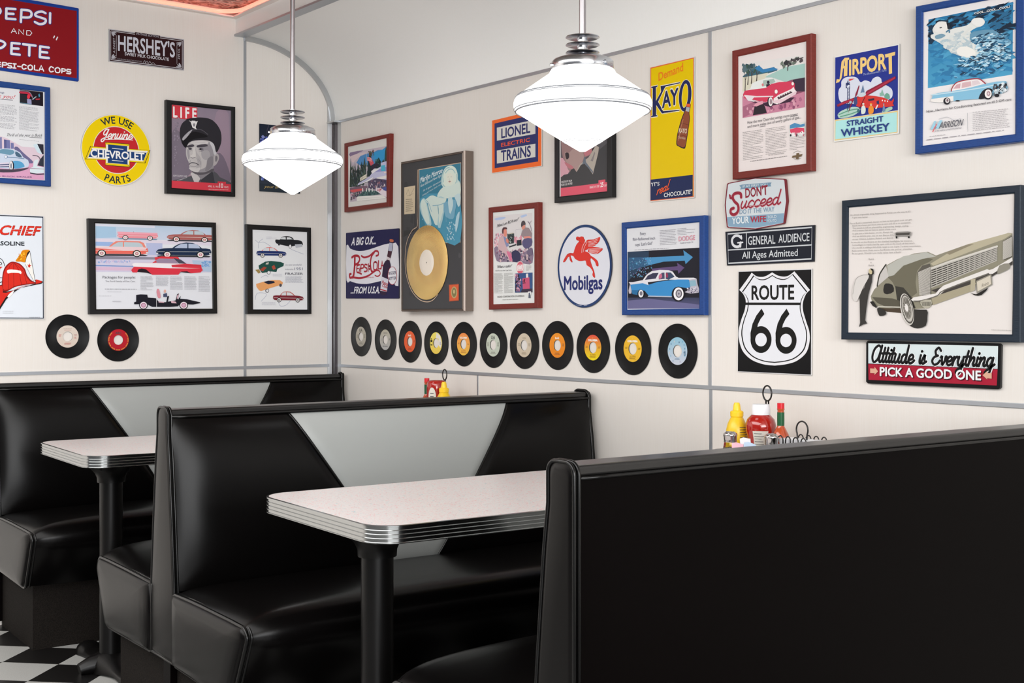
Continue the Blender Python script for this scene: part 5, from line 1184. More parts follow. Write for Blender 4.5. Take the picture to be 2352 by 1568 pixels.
o = disc(.150, .052, 0, .0015).build('gold_disc', M['gold'], r, smooth=True, angle=40); o.location = ctr
la = disc(.0525, .003, -.0004, .001).build('disc_label', mk('cream_label', rgb(238, 228, 214), rough=.5), o, smooth=True, angle=40)
# ---- trains sign
a = Art('B', .004, Z5, M['enamel']); q = [(232, 210), (888, 52), (888, 812), (232, 906)]; a.centre(q); mb = board(a, q, .003, None)
a.poly(q, 'e4ddd4'); a.poly([(232, 212), (880, 58), (880, 806), (232, 900)], 'f47034'); a.poly([(263, 250), (838, 118), (838, 750), (265, 840)], '33386c')
a.poly([(294, 305), (802, 198), (802, 385), (295, 477)], 'dcdad2'); a.poly([(294, 607), (802, 515), (802, 690), (295, 778)], 'dcdad2')
a.text('LIONEL', (355, 442), (732, 368), (355, 320), '33386c', .045); a.text('ELECTRIC', (352, 558), (730, 486), (352, 510), 'ee5c38', .03); a.text('TRAINS', (352, 745), (740, 680), (352, 612), '33386c', .045)
join_sign('tin_sign', a, mb, M['tin_edge'], 'orange bordered navy and white trains sign behind the nearer lamp', 'sign', SG_B)
# ---- second framed magazine cover, partly hidden by the lamp
r, a = framed('B', .022, Z5, [(1047, -60), (1805, -250), (1805, 1220), (1047, 1297)], [(1120, 5), (1756, -150), (1756, 1143), (1120, 1215)], M['frame_black'], 'black framed magazine cover of a clergyman, its top hidden by the nearer lamp', group=GB)
q = [(1135, 5), (1756, -150), (1756, 1143), (1137, 1212)]
a.poly([(1120, 5), (1756, -150), (1756, 1143), (1120, 1215)], 'd8d4d4'); a.grad(q, '70646c', '5c5458')
a.poly([(1135, 700), (1200, 760), (1250, 880), (1180, 960), (1135, 960)], 'd8a4b0', 2); a.poly([(1400, -60), (1756, -150), (1756, 1040), (1600, 1050), (1640, 600)], '58565a', 1)
a.poly([(1140, 100), (1300, 0), (1480, -20), (1560, 200), (1560, 500), (1540, 640), (1450, 700), (1440, 740), (1350, 880), (1250, 880), (1200, 760), (1150, 620)], '9c7c7c', 3)
a.poly([(1190, 620), (1240, 640), (1330, 560), (1420, 620), (1440, 700), (1400, 780), (1350, 880), (1290, 860), (1200, 740)], 'b09490', 2); a.poly([(1195, 640), (1240, 640), (1245, 700), (1210, 720)], '3c3438', 3); a.poly([(1185, 760), (1240, 780), (1300, 820), (1290, 850), (1230, 830)], 'c07880', 3)
a.poly([(1440, 640), (1500, 590), (1545, 600), (1530, 650), (1470, 680)], 'c07880', 2); a.poly([(1550, 580), (1600, 560), (1590, 620), (1550, 620)], '302c30', 1)
a.poly([(1340, 890), (1380, 800), (1440, 740), (1500, 700), (1600, 540), (1640, 560), (1600, 900), (1560, 930), (1460, 780)], 'b4aaa0', 1); a.poly([(1137, 960), (1180, 925), (1250, 910), (1270, 860), (1310, 838), (1345, 892), (1400, 800), (1450, 760), (1560, 920), (1640, 600), (1756, 500), (1756, 1040), (1140, 1110)], '454446', 1)
a.poly([(1420, 790), (1445, 690), (1460, 690), (1470, 760), (1560, 880), (1565, 910), (1450, 780)], '6c7480', 1); a.poly([(1530, 740), (1560, 680), (1580, 620), (1590, 640), (1560, 750)], '8c8484', 1)
a.text('MASTER SPY FROM', (1146, 1035), (1285, 1015), (1146, 1010), 'e8e4e4', .02); a.text('HIDES U.S. OF SPIES', (1142, 1072), (1290, 1052), (1142, 1046), 'e8e4e4', .02)
a.poly([(1137, 1100), (1635, 1038), (1635, 998), (1724, 986), (1724, 1025), (1756, 1020), (1756, 1143), (1137, 1212)], 'e05c70'); a.text('MARCH 9, 1959', (1520, 1108), (1645, 1090), (1520, 1078), 'f4e4e4', .02); a.text('25', (1660, 1088), (1700, 1080), (1660, 1030), 'f8f0f0', .05); a.text('CENTS', (1712, 1082), (1754, 1076), (1712, 1056), 'f4e4e4', .02)
a.poly([(1137, 15), (1380, -45), (1380, 150), (1137, 200)], 'd03c48'); a.text('L I F E', (1155, 180), (1365, 132), (1155, 40), 'f4f0f0', .06)
close(r, a)
# ---- radio ad, dark red frame
r, a = framed('B', .022, ZR_, [(-62, -24), (752, -117), (752, 1618), (-56, 1646)], [(18, 58), (706, -12), (706, 1536), (24, 1558)], M['frame_red'], 'tall dark red framed advert with soldiers and a radio, above the records', group=GB)
a.poly([(18, 58), (706, -12), (706, 1536), (24, 1558)], 'e4e6e4')
a.poly([(30, 120), (400, 80), (660, 60), (665, 880), (560, 900), (420, 870), (200, 865), (80, 850), (35, 780)], 'dcd8d8', 1); a.poly([(40, 160), (120, 135), (220, 130), (200, 160), (80, 185)], 'b4c4e4', 2); a.poly([(470, 110), (560, 85), (570, 110), (490, 140)], 'b4c8e8', 2)
a.speck([(35, 400), (180, 390), (200, 640), (40, 700)], 60, ['e4a4b4', 'd890a0', 'ecc0c8', 'b08898'], .006, 2); a.speck([(360, 440), (500, 440), (500, 560), (370, 580)], 26, ['e4a4b4', 'd890a0', 'ecc0c8'], .006, 3)
a.poly([(35, 640), (120, 620), (300, 700), (500, 720), (665, 640), (665, 880), (560, 900), (420, 870), (200, 865), (80, 850)], '8c7c90', 2); a.speck([(40, 660), (660, 640), (660, 870), (90, 850)], 180, ['5c5468', 'a08ca0', 'c8a8b4', '484258', 'd0b8b8', 'a86c80'], .006, 4)
a.poly([(110, 520), (140, 460), (200, 440), (250, 500), (250, 640), (300, 700), (335, 780), (325, 850), (290, 840), (230, 740), (150, 680), (100, 640)], 'cfb0b4', 2); a.poly([(240, 690), (300, 710), (335, 790), (322, 855), (300, 845), (270, 770)], 'd87898', 2); a.poly([(190, 440), (250, 480), (280, 600), (240, 620), (210, 540)], '8890b4', 1)
a.poly([(172, 400), (168, 340), (190, 300), (240, 300), (250, 330), (200, 340), (190, 400)], '5c3c40', 2); a.poly([(195, 345), (235, 330), (246, 390), (238, 450), (200, 440)], 'e09080', 2)
a.poly([(255, 400), (350, 385), (365, 400), (362, 560), (280, 570), (255, 470)], '3c4446'); a.poly([(255, 400), (350, 385), (365, 398), (275, 412)], 'c4bcac'); a.speck([(270, 420), (350, 410), (355, 550), (285, 555)], 20, ['80908c', 'b0b8b4', '202828'], .004, 5); a.poly([(280, 610), (400, 570), (405, 590), (290, 630)], '303438'); a.poly([(235, 480), (275, 500), (275, 560), (240, 540)], 'd88878', 2)
a.poly([(480, 250), (495, 200), (530, 190), (552, 230), (545, 265), (490, 300)], '544c50', 2); a.poly([(495, 290), (545, 255), (545, 320), (520, 345), (500, 330)], 'd89080', 2); a.poly([(500, 350), (560, 300), (610, 310), (660, 400), (650, 480), (530, 480), (480, 430)], '98888c', 1); a.poly([(520, 450), (620, 440), (650, 460), (640, 485), (530, 480)], 'e09084', 1); a.poly([(525, 490), (655, 480), (650, 600), (560, 650), (500, 580)], '5c587c', 2)
a.poly([(410, 510), (485, 500), (490, 590), (415, 600)], '30343c', 1); a.poly([(330, 700), (420, 680), (470, 740), (460, 850), (350, 860)], '3c3a58', 2); a.poly([(575, 690), (640, 630), (665, 660), (665, 750), (600, 750)], '746880', 2); a.stroke([(590, 200), (620, 240), (640, 300), (655, 360)], .002, '7c6c80', 3); a.stroke([(620, 240), (650, 190)], .0015, '7c6c80', 0); a.stroke([(400, 450), (395, 340), (480, 325), (485, 440)], .001, 'b8b4c0', 0)
a.text("'Mine's an RCA too!'", (75, 305), (430, 190), (88, 255), '4c4c50', .01, shear=.2); a.text("'What a radio!'", (78, 968), (318, 950), (88, 925), '4c4c50', .01, shear=.3); a.text('RCA for me when I get home', (65, 1020), (328, 1008), (65, 998), '505054')
a.greek([(38, 1050), (186, 1045), (186, 1375), (44, 1378)], 27, '9a9a98', .32, 5); a.greek([(202, 1045), (362, 1038), (362, 1370), (204, 1375)], 26, '9a9a98', .32, 6); a.greek([(560, 920), (655, 915), (655, 1005), (560, 1010)], 8, 'b0a8a8', .35, 7)
a.ell((468, 962), 62, 112, 'f0e8e8'); a.ell((468, 962), 56, 104, 'd86878'); a.poly([(412, 915), (524, 905), (524, 1005), (412, 1012)], 'f0e4e4'); a.text('RCA', (416, 1000), (522, 990), (416, 925), 'd86878', .05); a.text('RCA', (420, 996), (518, 987), (420, 930), 'f4ecec', .01)
a.poly([(384, 1055), (668, 1038), (668, 1360), (384, 1366)], '3c5888'); a.speck([(386, 1060), (470, 1055), (490, 1350), (388, 1360)], 60, ['3c2c3c', 'b07890', '806080', 'd8a8b8', '2c2434'], .006, 8); a.poly([(505, 1135), (620, 1115), (628, 1305), (515, 1310)], 'c85878'); a.stroke([(512, 1215), (560, 1208)], .002, '402030', 0); a.speck([(515, 1160), (545, 1150), (545, 1200), (515, 1205)], 12, ['302028', '803048'], .004, 9); a.poly([(565, 1058), (600, 1054), (602, 1120), (568, 1122)], 'e8e0e0'); a.poly([(500, 1310), (668, 1300), (668, 1360), (480, 1364)], '403848')
a.text('RADIO CORPORATION OF AMERICA', (98, 1450), (538, 1432), (98, 1424), '50504c', .01); a.greek([(180, 1478), (450, 1468), (450, 1480), (180, 1490)], 1, '8c8c88', .6, 9); a.poly([(598, 1350), (648, 1346), (648, 1400), (598, 1404)], 'f0eeee'); a.poly([(605, 1455), (610, 1370), (630, 1366), (640, 1455)], '606878', 1)
close(r, a)
# ---- round winged horse sign
a = Art('B', .005, Z6, M['enamel']); a.centre([(1051, 745)]); c0 = (1051, 745)
R0 = (a.at((1051, 330))[1]-a.at((1051, 1160))[1])/2
mb = MB().prism([(R0*math.cos(2*PI*k/80), R0*math.sin(2*PI*k/80)) for k in range(80)], lambda p: (p[0], .004, p[1]), lambda p: (p[0], 0, p[1]))
a.circ(c0, R0*.998, '28406c', 80); a.circ(c0, R0*.935, 'dfe0e8', 80)
rd = 'd83a30'
body = [(972, 460), (985, 448), (1010, 455), (1022, 447), (1045, 452), (1050, 470), (1058, 480), (1064, 520), (1060, 560), (1048, 585), (1075, 600), (1100, 612), (1118, 640), (1145, 655), (1185, 690), (1195, 730), (1190, 745), (1175, 742), (1168, 725), (1160, 700), (1130, 672), (1118, 665), (1115, 690), (1130, 740), (1150, 790), (1160, 840), (1158, 860), (1142, 850), (1135, 825), (1140, 800), (1110, 755), (1078, 735), (1068, 690), (1040, 690), (1000, 692), (960, 670), (945, 645), (915, 638), (925, 670), (935, 700), (925, 705), (908, 680), (905, 650), (888, 655), (868, 690), (850, 705), (842, 700), (858, 665), (885, 625), (918, 612), (945, 615), (955, 580), (975, 530), (1000, 500), (995, 490), (975, 482)]
a.poly([(x+3, y+2) for x, y in body], '9c3c48', 2); a.poly(body, rd, 2)
for f_ in ([(1040, 600), (1048, 560), (1072, 500), (1090, 480), (1150, 478), (1212, 452), (1200, 500), (1175, 525), (1150, 545), (1110, 560)], [(1090, 600), (1110, 560), (1150, 552), (1238, 568), (1215, 600), (1180, 622), (1130, 618)]): a.poly([(x+2, y+2) for x, y in f_], '9c3c48', 2); a.poly(f_, rd, 2)
for k in range(5): a.stroke([(1095, 500+k*12), (1140, 492+k*13), (1195-k*6, 470+k*18)], .0012, 'f0e4e4', 3); a.stroke([(1105, 575+k*9), (1150, 572+k*10), (1225-k*10, 572+k*12)], .0012, 'f0e4e4', 3)
a.stroke([(1030, 610), (1035, 560), (1062, 500), (1070, 480)], .0018, 'f0e4e4', 4); a.stroke([(1045, 605), (1055, 560), (1085, 500)], .0014, 'f0e4e4', 4); a.ell((1005, 468), 4, 4, '7c2830'); a.stroke([(978, 474), (992, 478)], .0012, '7c2830', 0); a.stroke([(1000, 500), (1030, 520)], .0012, 'b02c2c', 0); a.stroke([(880, 630), (910, 620), (940, 622)], .001, '8c2c38', 3)
a.text('Mobilgas', (855, 982), (1235, 972), (855, 850), '28306c', .045)
a.greek([(972, 1128), (1030, 1136), (1030, 1144), (972, 1136)], 1, 'c8ccdc', .5, 3); a.greek([(1052, 1136), (1118, 1128), (1118, 1136), (1052, 1144)], 1, 'c8ccdc', .5, 4)
join_sign('tin_sign', a, mb, M['navy_edge'], 'round white sign with navy rim and a red winged horse', 'sign', SG_B)
# ---- blue framed car ad with arrows
r, a = framed('B', .022, Z6, [(1423, 310), (2253, 235), (2253, 1235), (1427, 1235)], [(1480, 370), (2213, 305), (2213, 1168), (1485, 1180)], M['frame_blue'], 'blue framed advert of a blue and white car under two arrows', group=GB)
a.poly([(1480, 370), (2213, 305), (2213, 1168), (1485, 1180)], 'dfe0e4')
a.poly([(1487, 602), (2206, 560), (2206, 1166), (1488, 1172)], '20202a'); a.grad([(1487, 1060), (2206, 1060), (2206, 1164), (1488, 1172)], '3a4058', '58567c'); a.poly([(1487, 602), (1700, 592), (1700, 680), (1487, 900)], '2c4058', 1); a.poly([(1488, 1090), (1700, 1070), (2206, 1130), (2206, 1166), (1488, 1172)], '6a6890', 1)
a.poly([(1650, 660), (2055, 640), (2045, 585), (2142, 655), (2068, 725), (2060, 690), (1850, 700), (1600, 760)], '4c90c0'); a.poly([(1500, 660), (1650, 655), (1700, 740), (1500, 790)], '345c80', 1); a.speck([(1500, 660), (1740, 650), (1740, 850), (1500, 870)], 130, ['60a0c8', '487898', '6c5c8c', '90b4d0'], .0028, 3)
a.poly([(1730, 770), (1990, 745), (1982, 710), (2058, 760), (1998, 822), (1990, 785), (1740, 800)], '604c78')
a.poly([(1640, 885), (1680, 830), (1730, 795), (1810, 782), (1900, 785), (1940, 800), (1975, 850), (2000, 862), (2150, 860), (2180, 872), (2110, 882), (1900, 880), (1700, 905), (1520, 935), (1515, 910)], 'e0dfe4', 1)
a.poly([(1662, 882), (1690, 840), (1740, 815), (1800, 812), (1770, 870)], '3c3c54', 1); a.poly([(1800, 878), (1830, 812), (1858, 808), (1860, 872)], '4c4c68'); a.poly([(1870, 872), (1872, 808), (1920, 808), (1960, 850), (1900, 880)], '3c4c68', 1); a.poly([(1805, 835), (1825, 818), (1835, 850), (1820, 870), (1800, 868)], 'c86c88', 2); a.poly([(1870, 820), (1888, 815), (1895, 850), (1880, 862)], '983858', 2)
a.poly([(1520, 930), (1680, 908), (1700, 930), (1800, 900), (1990, 878), (2100, 878), (2120, 930), (2110, 970), (2000, 950), (1950, 985), (1935, 1045), (1700, 1040), (1660, 990), (1590, 985), (1530, 985), (1510, 960)], '3c8cc8', 1)
a.poly([(1500, 905), (1540, 905), (1690, 905), (1700, 935), (1640, 915), (1520, 930)], 'dcdce4', 1); a.poly([(1520, 985), (1600, 985), (1600, 1035), (1540, 1025)], '2c6c9c'); a.poly([(1700, 1040), (1935, 1045), (1930, 1056), (1690, 1050)], 'b8c0d0')
a.poly([(2105, 880), (2180, 872), (2188, 920), (2205, 975), (2200, 1010), (2120, 1020), (2060, 1005), (2120, 970)], 'b8b4c0', 1); a.speck([(2080, 960), (2205, 950), (2205, 1010), (2090, 1020)], 50, ['f0eaf0', '787488', 'd0c8d8', '484458'], .0025, 5); a.poly([(2110, 890), (2170, 885), (2180, 940), (2115, 950)], '8cb0c0', 1)
a.ell((1997, 1025), 66, 74, '181820'); a.ell((2000, 1022), 50, 64, 'ecebee'); a.ell((2003, 1020), 32, 42, '605c64'); a.ell((2003, 1020), 22, 30, 'b4b0b8'); a.ell((2003, 1020), 8, 11, '706c78'); a.ell((1622, 1022), 32, 44, '181820'); a.ell((1624, 1020), 25, 38, 'e8e8ec'); a.ell((1626, 1018), 14, 22, '787480')
a.poly([(1500, 990), (1515, 920), (1530, 990), (1528, 1020), (1505, 1020)], 'c4bcc4', 1)
a.text('Every', (1615, 436), (1672, 432), (1615, 405), '707080'); a.text('flair-fashioned inch', (1542, 490), (1765, 478), (1542, 462), '707080'); a.text("says 'Let's Go!'", (1568, 545), (1738, 530), (1568, 515), '646474', shear=.1)
a.greek([(1812, 382), (1980, 372), (1985, 528), (1815, 540)], 10, '9c9ca4', .3, 3); a.greek([(1990, 365), (2172, 352), (2172, 425), (1992, 440)], 5, '9c9ca4', .3, 4); a.text('DODGE', (2002, 496), (2165, 482), (2002, 450), 'd890a0', .02); a.text("FLAIR STYLED '55", (2020, 522), (2145, 512), (2020, 508), '7c7c88'); a.greek([(1560, 580), (1935, 560), (1935, 566), (1560, 588)], 1, '8c8c94', .5, 5)
close(r, a)
# ---- chocolate drink sign (its comic figure is left out)
a = Art('B', .004, Z7, M['enamel']); q = [(87, 352), (467, 262), (467, 1472), (87, 1508)]; a.centre(q); mb = board(a, q, .003, None)
a.poly(q, 'e4ded6'); a.poly([(89, 356), (462, 268), (462, 1464), (89, 1500)], 'dc6a38'); a.poly([(96, 364), (455, 278), (455, 1456), (96, 1492)], 'e4c300'); a.poly([(90, 1316), (453, 1274), (453, 1458), (90, 1494)], '222c54')
a.text('Demand', (160, 470), (370, 382), (160, 402), 'e67c20', .035)
nv = '232a58'; ol = 'f0ead0'
def pp(pts, c=nv): a.poly(pts, c)
K1 = [(95, 518), (152, 505), (152, 520), (138, 526), (138, 640), (180, 560), (176, 512), (345, 478), (345, 492), (222, 520), (214, 530), (158, 648), (200, 726), (340, 714), (340, 728), (188, 752), (140, 680), (140, 760), (152, 765), (152, 776), (94, 784), (94, 770), (106, 766), (108, 532), (95, 532)]
cx_, cy_ = 200, 640
a.poly([(cx_+(x-cx_)*1.0, cy_+(y-cy_)) for x, y in K1], nv); a.stroke(K1, .0022, ol, 0, True)
for O_, c_ in (((388, 596, 56, 140), ol), ((388, 596, 53, 136), nv), ((386, 596, 27, 104), ol), ((386, 596, 25, 100), 'e4c300')): a.ell(O_[:2], O_[2], O_[3], c_, 40, .08)
a.text('AY', (190, 705), (330, 668), (190, 565), ol, .10); a.text('AY', (193, 700), (327, 665), (193, 570), nv, .055)
a.text('TRADE MARK REG.', (208, 750), (296, 738), (208, 742), 'c8b880')
# bottle
a.poly([(398, 690), (402, 664), (434, 668), (434, 690), (424, 740), (428, 790), (420, 860), (405, 960), (390, 1040), (372, 1050), (330, 1030), (312, 1010), (320, 930), (340, 850), (358, 790), (380, 735)], '241c2c', 3)
a.poly([(400, 690), (404, 670), (430, 674), (420, 740), (424, 790), (416, 860), (400, 960), (384, 1036), (340, 1028), (318, 1005), (326, 930), (346, 850), (364, 790), (386, 735)], '8c4c34', 3); a.poly([(398, 690), (402, 664), (434, 668), (432, 692)], 'e06038', 1); a.poly([(398, 694), (428, 698), (422, 735), (392, 728)], 'a8b0b8', 1); a.stroke([(356, 830), (420, 848)], .0012, '5c2c20', 0); a.stroke([(326, 930), (405, 945)], .0012, '5c2c20', 0); a.stroke([(372, 800), (350, 880), (334, 980)], .0018, 'c08c70', 4)
a.text('KAYO', (334, 915), (402, 920), (338, 875), 'e0d4c0', .03); a.text('Chocolate', (326, 962), (390, 972), (328, 940), 'd0b8a0', .0)
a.text("'IT'S", (98, 1374), (168, 1365), (98, 1345), 'e8e8e8', .02); a.script('real', (142, 1448), (244, 1402), (146, 1408), .20, 'e86030', shear=.2); a.text("CHOCOLATE''", (208, 1466), (448, 1436), (208, 1432), 'e8e8e8', .03)
join_sign('tin_sign', a, mb, M['tin_edge'], 'tall narrow yellow chocolate drink sign with a brown bottle', 'sign', SG_B)
# ---- tall dark red framed ad with red car
r, a = framed('B', .022, Z7, [(787, 212), (1468, 60), (1468, 1240), (790, 1315)], [(843, 262), (1432, 130), (1432, 1180), (845, 1253)], M['frame_red'], 'large dark red framed advert of a red car above countryside', group=GB)
a.poly([(843, 262), (1432, 130), (1432, 1180), (845, 1253)], 'e9e0de')
a.poly([(878, 320), (1412, 246), (1415, 695), (882, 788)], 'e4e0de'); a.poly([(880, 430), (1000, 340), (1060, 370), (1150, 350), (1180, 380), (900, 470)], '406878', 1); a.poly([(985, 365), (1020, 335), (1060, 372), (1140, 352), (1190, 370), (1050, 400)], '3c80b4', 1)
a.poly([(1060, 440), (1250, 350), (1415, 320), (1415, 440), (1250, 480), (1130, 440)], 'a4c8c0', 1); a.poly([(880, 440), (1100, 400), (1060, 470), (900, 560), (880, 560)], 'd8d4c0', 1)
for tx, ty, h_ in ((900, 380, 190), (955, 370, 120), (925, 360, 140), (1000, 380, 90)):
    a.stroke([(tx, ty+h_), (tx+4, ty+h_*.5), (tx-4, ty)], .004, '4c4440', 3, w1=.0015); a.stroke([(tx+2, ty+h_*.5), (tx+26, ty+10)], .0018, '4c4440', 0)
a.speck([(880, 320), (1000, 330), (990, 400), (880, 400)], 60, ['38505c', '587078', '405848'], .006, 3); a.speck([(1200, 310), (1410, 250), (1400, 300), (1220, 350)], 34, ['584c50', '38383c', '707c70'], .006, 4); a.stroke([(1268, 380), (1275, 310), (1330, 290), (1400, 270)], .003, '4c4448', 3)
a.poly([(1200, 500), (1300, 460), (1415, 440), (1415, 695), (1150, 720)], '8c5468', 1); a.poly([(1310, 460), (1415, 440), (1415, 560), (1340, 560)], '3c3040', 1)
a.poly([(880, 600), (1000, 650), (1300, 600), (1415, 560), (1415, 695), (882, 788)], 'c8849c', 1); a.poly([(884, 690), (1000, 640), (1060, 700), (884, 786)], 'a86880', 1); a.speck([(884, 660), (1410, 600), (1410, 690), (890, 770)], 60, ['b06c88', 'd8a0b0', '905070'], .007, 5)
a.poly([(970, 765), (985, 690), (1050, 660), (1075, 690), (1090, 745)], '302830', 1); a.poly([(930, 640), (1060, 660), (1200, 620), (1330, 610), (1290, 650), (1100, 690)], '40283c', 1)
a.poly([(945, 545), (965, 490), (1020, 465), (1100, 445), (1160, 450), (1180, 480), (1080, 530), (960, 548)], 'e4e8e6', 1); a.poly([(1060, 465), (1150, 452), (1165, 480), (1090, 510), (1050, 520)], 'a8bcb4', 1); a.ell((1102, 482), 12, 14, '302838'); a.poly([(1085, 500), (1115, 495), (1120, 512), (1085, 522)], '302838'); a.ell((1055, 503), 9, 12, 'd87c80')
a.poly([(885, 590), (900, 555), (960, 545), (1080, 530), (1130, 495), (1200, 480), (1290, 475), (1330, 490), (1330, 530), (1340, 570), (1310, 600), (1170, 660), (1110, 640), (1080, 650), (900, 620)], 'd2405c', 1)
a.poly([(895, 590), (1000, 600), (1145, 598), (1145, 606), (990, 612), (900, 604)], 'e8dce0'); a.poly([(900, 600), (985, 606), (965, 630), (985, 650), (930, 640)], 'e4dce0', 1); a.poly([(1150, 620), (1190, 590), (1300, 540), (1320, 520), (1330, 545), (1345, 560), (1330, 590), (1240, 640), (1180, 670), (1145, 660)], 'ece4e4', 1); a.poly([(1180, 610), (1300, 555), (1310, 570), (1190, 630)], '4c3840', 0)
for k in range(6): a.ell((1200+k*20, 603-k*9), 4, 7, 'ece4e4')
a.poly([(1145, 655), (1200, 665), (1340, 585), (1348, 560), (1335, 560), (1230, 625), (1140, 640)], 'e4c8d0', 1)
for x_, y_, r_ in ((1171, 562, 16), (1313, 494, 13)): a.ell((x_, y_), r_, r_*1.35, 'b03850'); a.ell((x_, y_), r_*.8, r_*1.1, 'f0ece8')
a.ell((1120, 650), 24, 44, '2c2430'); a.ell((1124, 648), 18, 38, 'ece6e6'); a.ell((1126, 648), 10, 24, 'a08890'); a.poly([(975, 680), (1010, 655), (1055, 640), (1060, 665), (1000, 690)], 'e0a0b0', 1)
a.text('How the new Chevrolet wrings more power', (925, 840), (1358, 765), (925, 815), '6c686c', 0); a.text('and more miles out of every gallon of gas...', (925, 875), (1385, 790), (925, 852), '6c686c', 0); a.stroke([(1296, 776), (1358, 766)], .0012, '6c686c', 0); a.stroke([(1030, 864), (1080, 856)], .0012, '6c686c', 0)
a.greek([(884, 905), (1062, 880), (1062, 1128), (888, 1155)], 18, 'a4a0a0', .28, 5); a.greek([(1080, 876), (1268, 848), (1270, 1078), (1082, 1105)], 17, 'a4a0a0', .28, 6); a.greek([(1286, 962), (1418, 942), (1418, 1052), (1288, 1068)], 8, 'a4a0a0', .28, 7)
a.poly([(1285, 850), (1418, 820), (1418, 940), (1288, 955)], 'd8dcd8'); a.poly([(1290, 850), (1330, 830), (1380, 845), (1416, 835), (1416, 860), (1290, 880)], '508cb8', 1); a.poly([(1290, 885), (1350, 870), (1412, 875), (1414, 910), (1295, 920)], 'd84c68', 1); a.speck([(1288, 915), (1416, 905), (1416, 940), (1290, 950)], 24, ['302830', 'f0e8e8', 'c07080'], .004, 3)
a.poly([(1312, 1112), (1345, 1106), (1345, 1090), (1368, 1087), (1368, 1102), (1398, 1097), (1388, 1118), (1366, 1122), (1366, 1138), (1342, 1140), (1342, 1125), (1308, 1130)], '705c44'); a.stroke([(1318, 1090), (1352, 1070), (1388, 1080)], .001, '8c8880', 3); a.stroke([(1320, 1132), (1350, 1146), (1385, 1130)], .001, '8c8880', 3); a.greek([(950, 1155), (1280, 1108), (1280, 1116), (950, 1164)], 1, '8c8888', .6, 8); a.text('See Your Chevrolet Dealer', (1105, 1112), (1240, 1094), (1105, 1100), '8c8888', shear=.2)
close(r, a)
# ---- whiskey sign with aeroplane
a = Art('B', .004, Z8, M['enamel']); q = [(158, 552), (788, 426), (784, 1300), (150, 1382)]; a.centre(q); mb = board(a, q, .003, None)
a.poly(q, 'e8e8e4'); a.poly([(163, 560), (775, 438), (773, 1072), (158, 1165)], '20308c'); a.poly([(158, 1167), (773, 1076), (770, 1290), (156, 1368)], 'e4c888'); a.poly([(166, 1178), (764, 1090), (762, 1282), (163, 1356)], 'b0e4e2')
ye = 'f0cc80'
a.poly([(170, 808), (178, 770), (205, 772), (215, 690), (225, 600), (255, 562), (298, 560), (300, 580), (285, 584), (280, 735), (246, 745), (248, 665), (240, 665), (225, 760), (200, 800)], ye); a.poly([(252, 600), (256, 590), (258, 640), (248, 640)], '20308c')
a.text('IRPOR', (302, 730), (656, 668), (302, 588), ye, .06); a.poly([(682, 540), (714, 530), (717, 714), (686, 721)], ye); a.poly([(646, 530), (748, 503), (744, 538), (652, 562)], ye); a.text('The Businessman\'s Tonic', (432, 735), (662, 692), (434, 715), 'a8b4d8', 0, shear=.2)
a.poly([(195, 930), (200, 870), (222, 840), (225, 790), (260, 755), (330, 745), (380, 760), (410, 800), (450, 782), (490, 790), (510, 800), (530, 765), (575, 745), (610, 765), (620, 805), (680, 840), (715, 870), (722, 920), (700, 960), (600, 1000), (400, 1010), (230, 1000)], 'd8dcea', 3)
a.poly([(190, 1110), (230, 1075), (330, 1040), (400, 1050), (400, 1080), (330, 1130), (215, 1150), (192, 1135)], 'b0d0c4', 3); a.poly([(620, 1080), (680, 1045), (715, 1040), (715, 1065), (640, 1095)], 'a4ccb8', 3); a.stroke([(200, 1115), (300, 1075), (380, 1060)], .003, '5c9c80', 4); a.stroke([(215, 1135), (310, 1110), (380, 1085)], .003, '5c9c80', 4)
a.stroke([(285, 790), (282, 1070)], .002, '283468', 0); a.stroke([(300, 800), (305, 1065)], .002, '283468', 0)
for k in range(14): a.stroke([(283, 870+k*14), (304, 878+k*14)], .0012, '283468', 0)
a.poly([(268, 810), (290, 800), (308, 820), (308, 862), (268, 858)], '283468'); a.poly([(300, 768), (355, 765), (302, 790)], 'd83c38'); a.stroke([(290, 770), (290, 808)], .0015, '283468', 0); a.speck([(270, 815), (305, 820), (305, 858), (270, 855)], 10, ['d8dcea'], .003, 3)
a.poly([(598, 905), (612, 900), (622, 868), (632, 900), (645, 930), (600, 935)], '88b4a4'); a.poly([(645, 930), (665, 905), (690, 920), (695, 960), (650, 960)], '6ca490', 2)
a.poly([(420, 880), (435, 825), (445, 870), (450, 900), (410, 905)], '6880a0', 1)
a.poly([(290, 1105), (318, 1000), (350, 960), (300, 1080)], '8c1c38'); a.poly([(355, 960), (362, 915), (395, 830), (402, 835), (380, 920)], '8c1c38')
a.poly([(180, 1020), (250, 985), (420, 925), (460, 905), (470, 885), (600, 815), (752, 740), (755, 765), (620, 850), (480, 930), (440, 945), (250, 1015), (190, 1040)], '8c1c38', 1); a.poly([(195, 1015), (420, 930), (470, 905), (745, 750), (750, 760), (475, 920), (220, 1020)], 'b42c48', 0)
a.poly([(370, 1030), (378, 960), (400, 935), (450, 928), (560, 935), (650, 955), (710, 985), (735, 955), (735, 985), (725, 1010), (735, 1030), (640, 1045), (540, 1050), (430, 1045)], 'd23530', 2); a.poly([(345, 1000), (352, 950), (375, 945), (382, 1010), (360, 1020)], '3c4c7c', 2); a.poly([(388, 930), (410, 905), (450, 900), (466, 920), (440, 940), (400, 942)], 'c8d4dc', 2)
for x_ in (625, 650, 675): a.ell((x_, 978+(x_-625)*.15), 6, 8, 'e8e4e0')
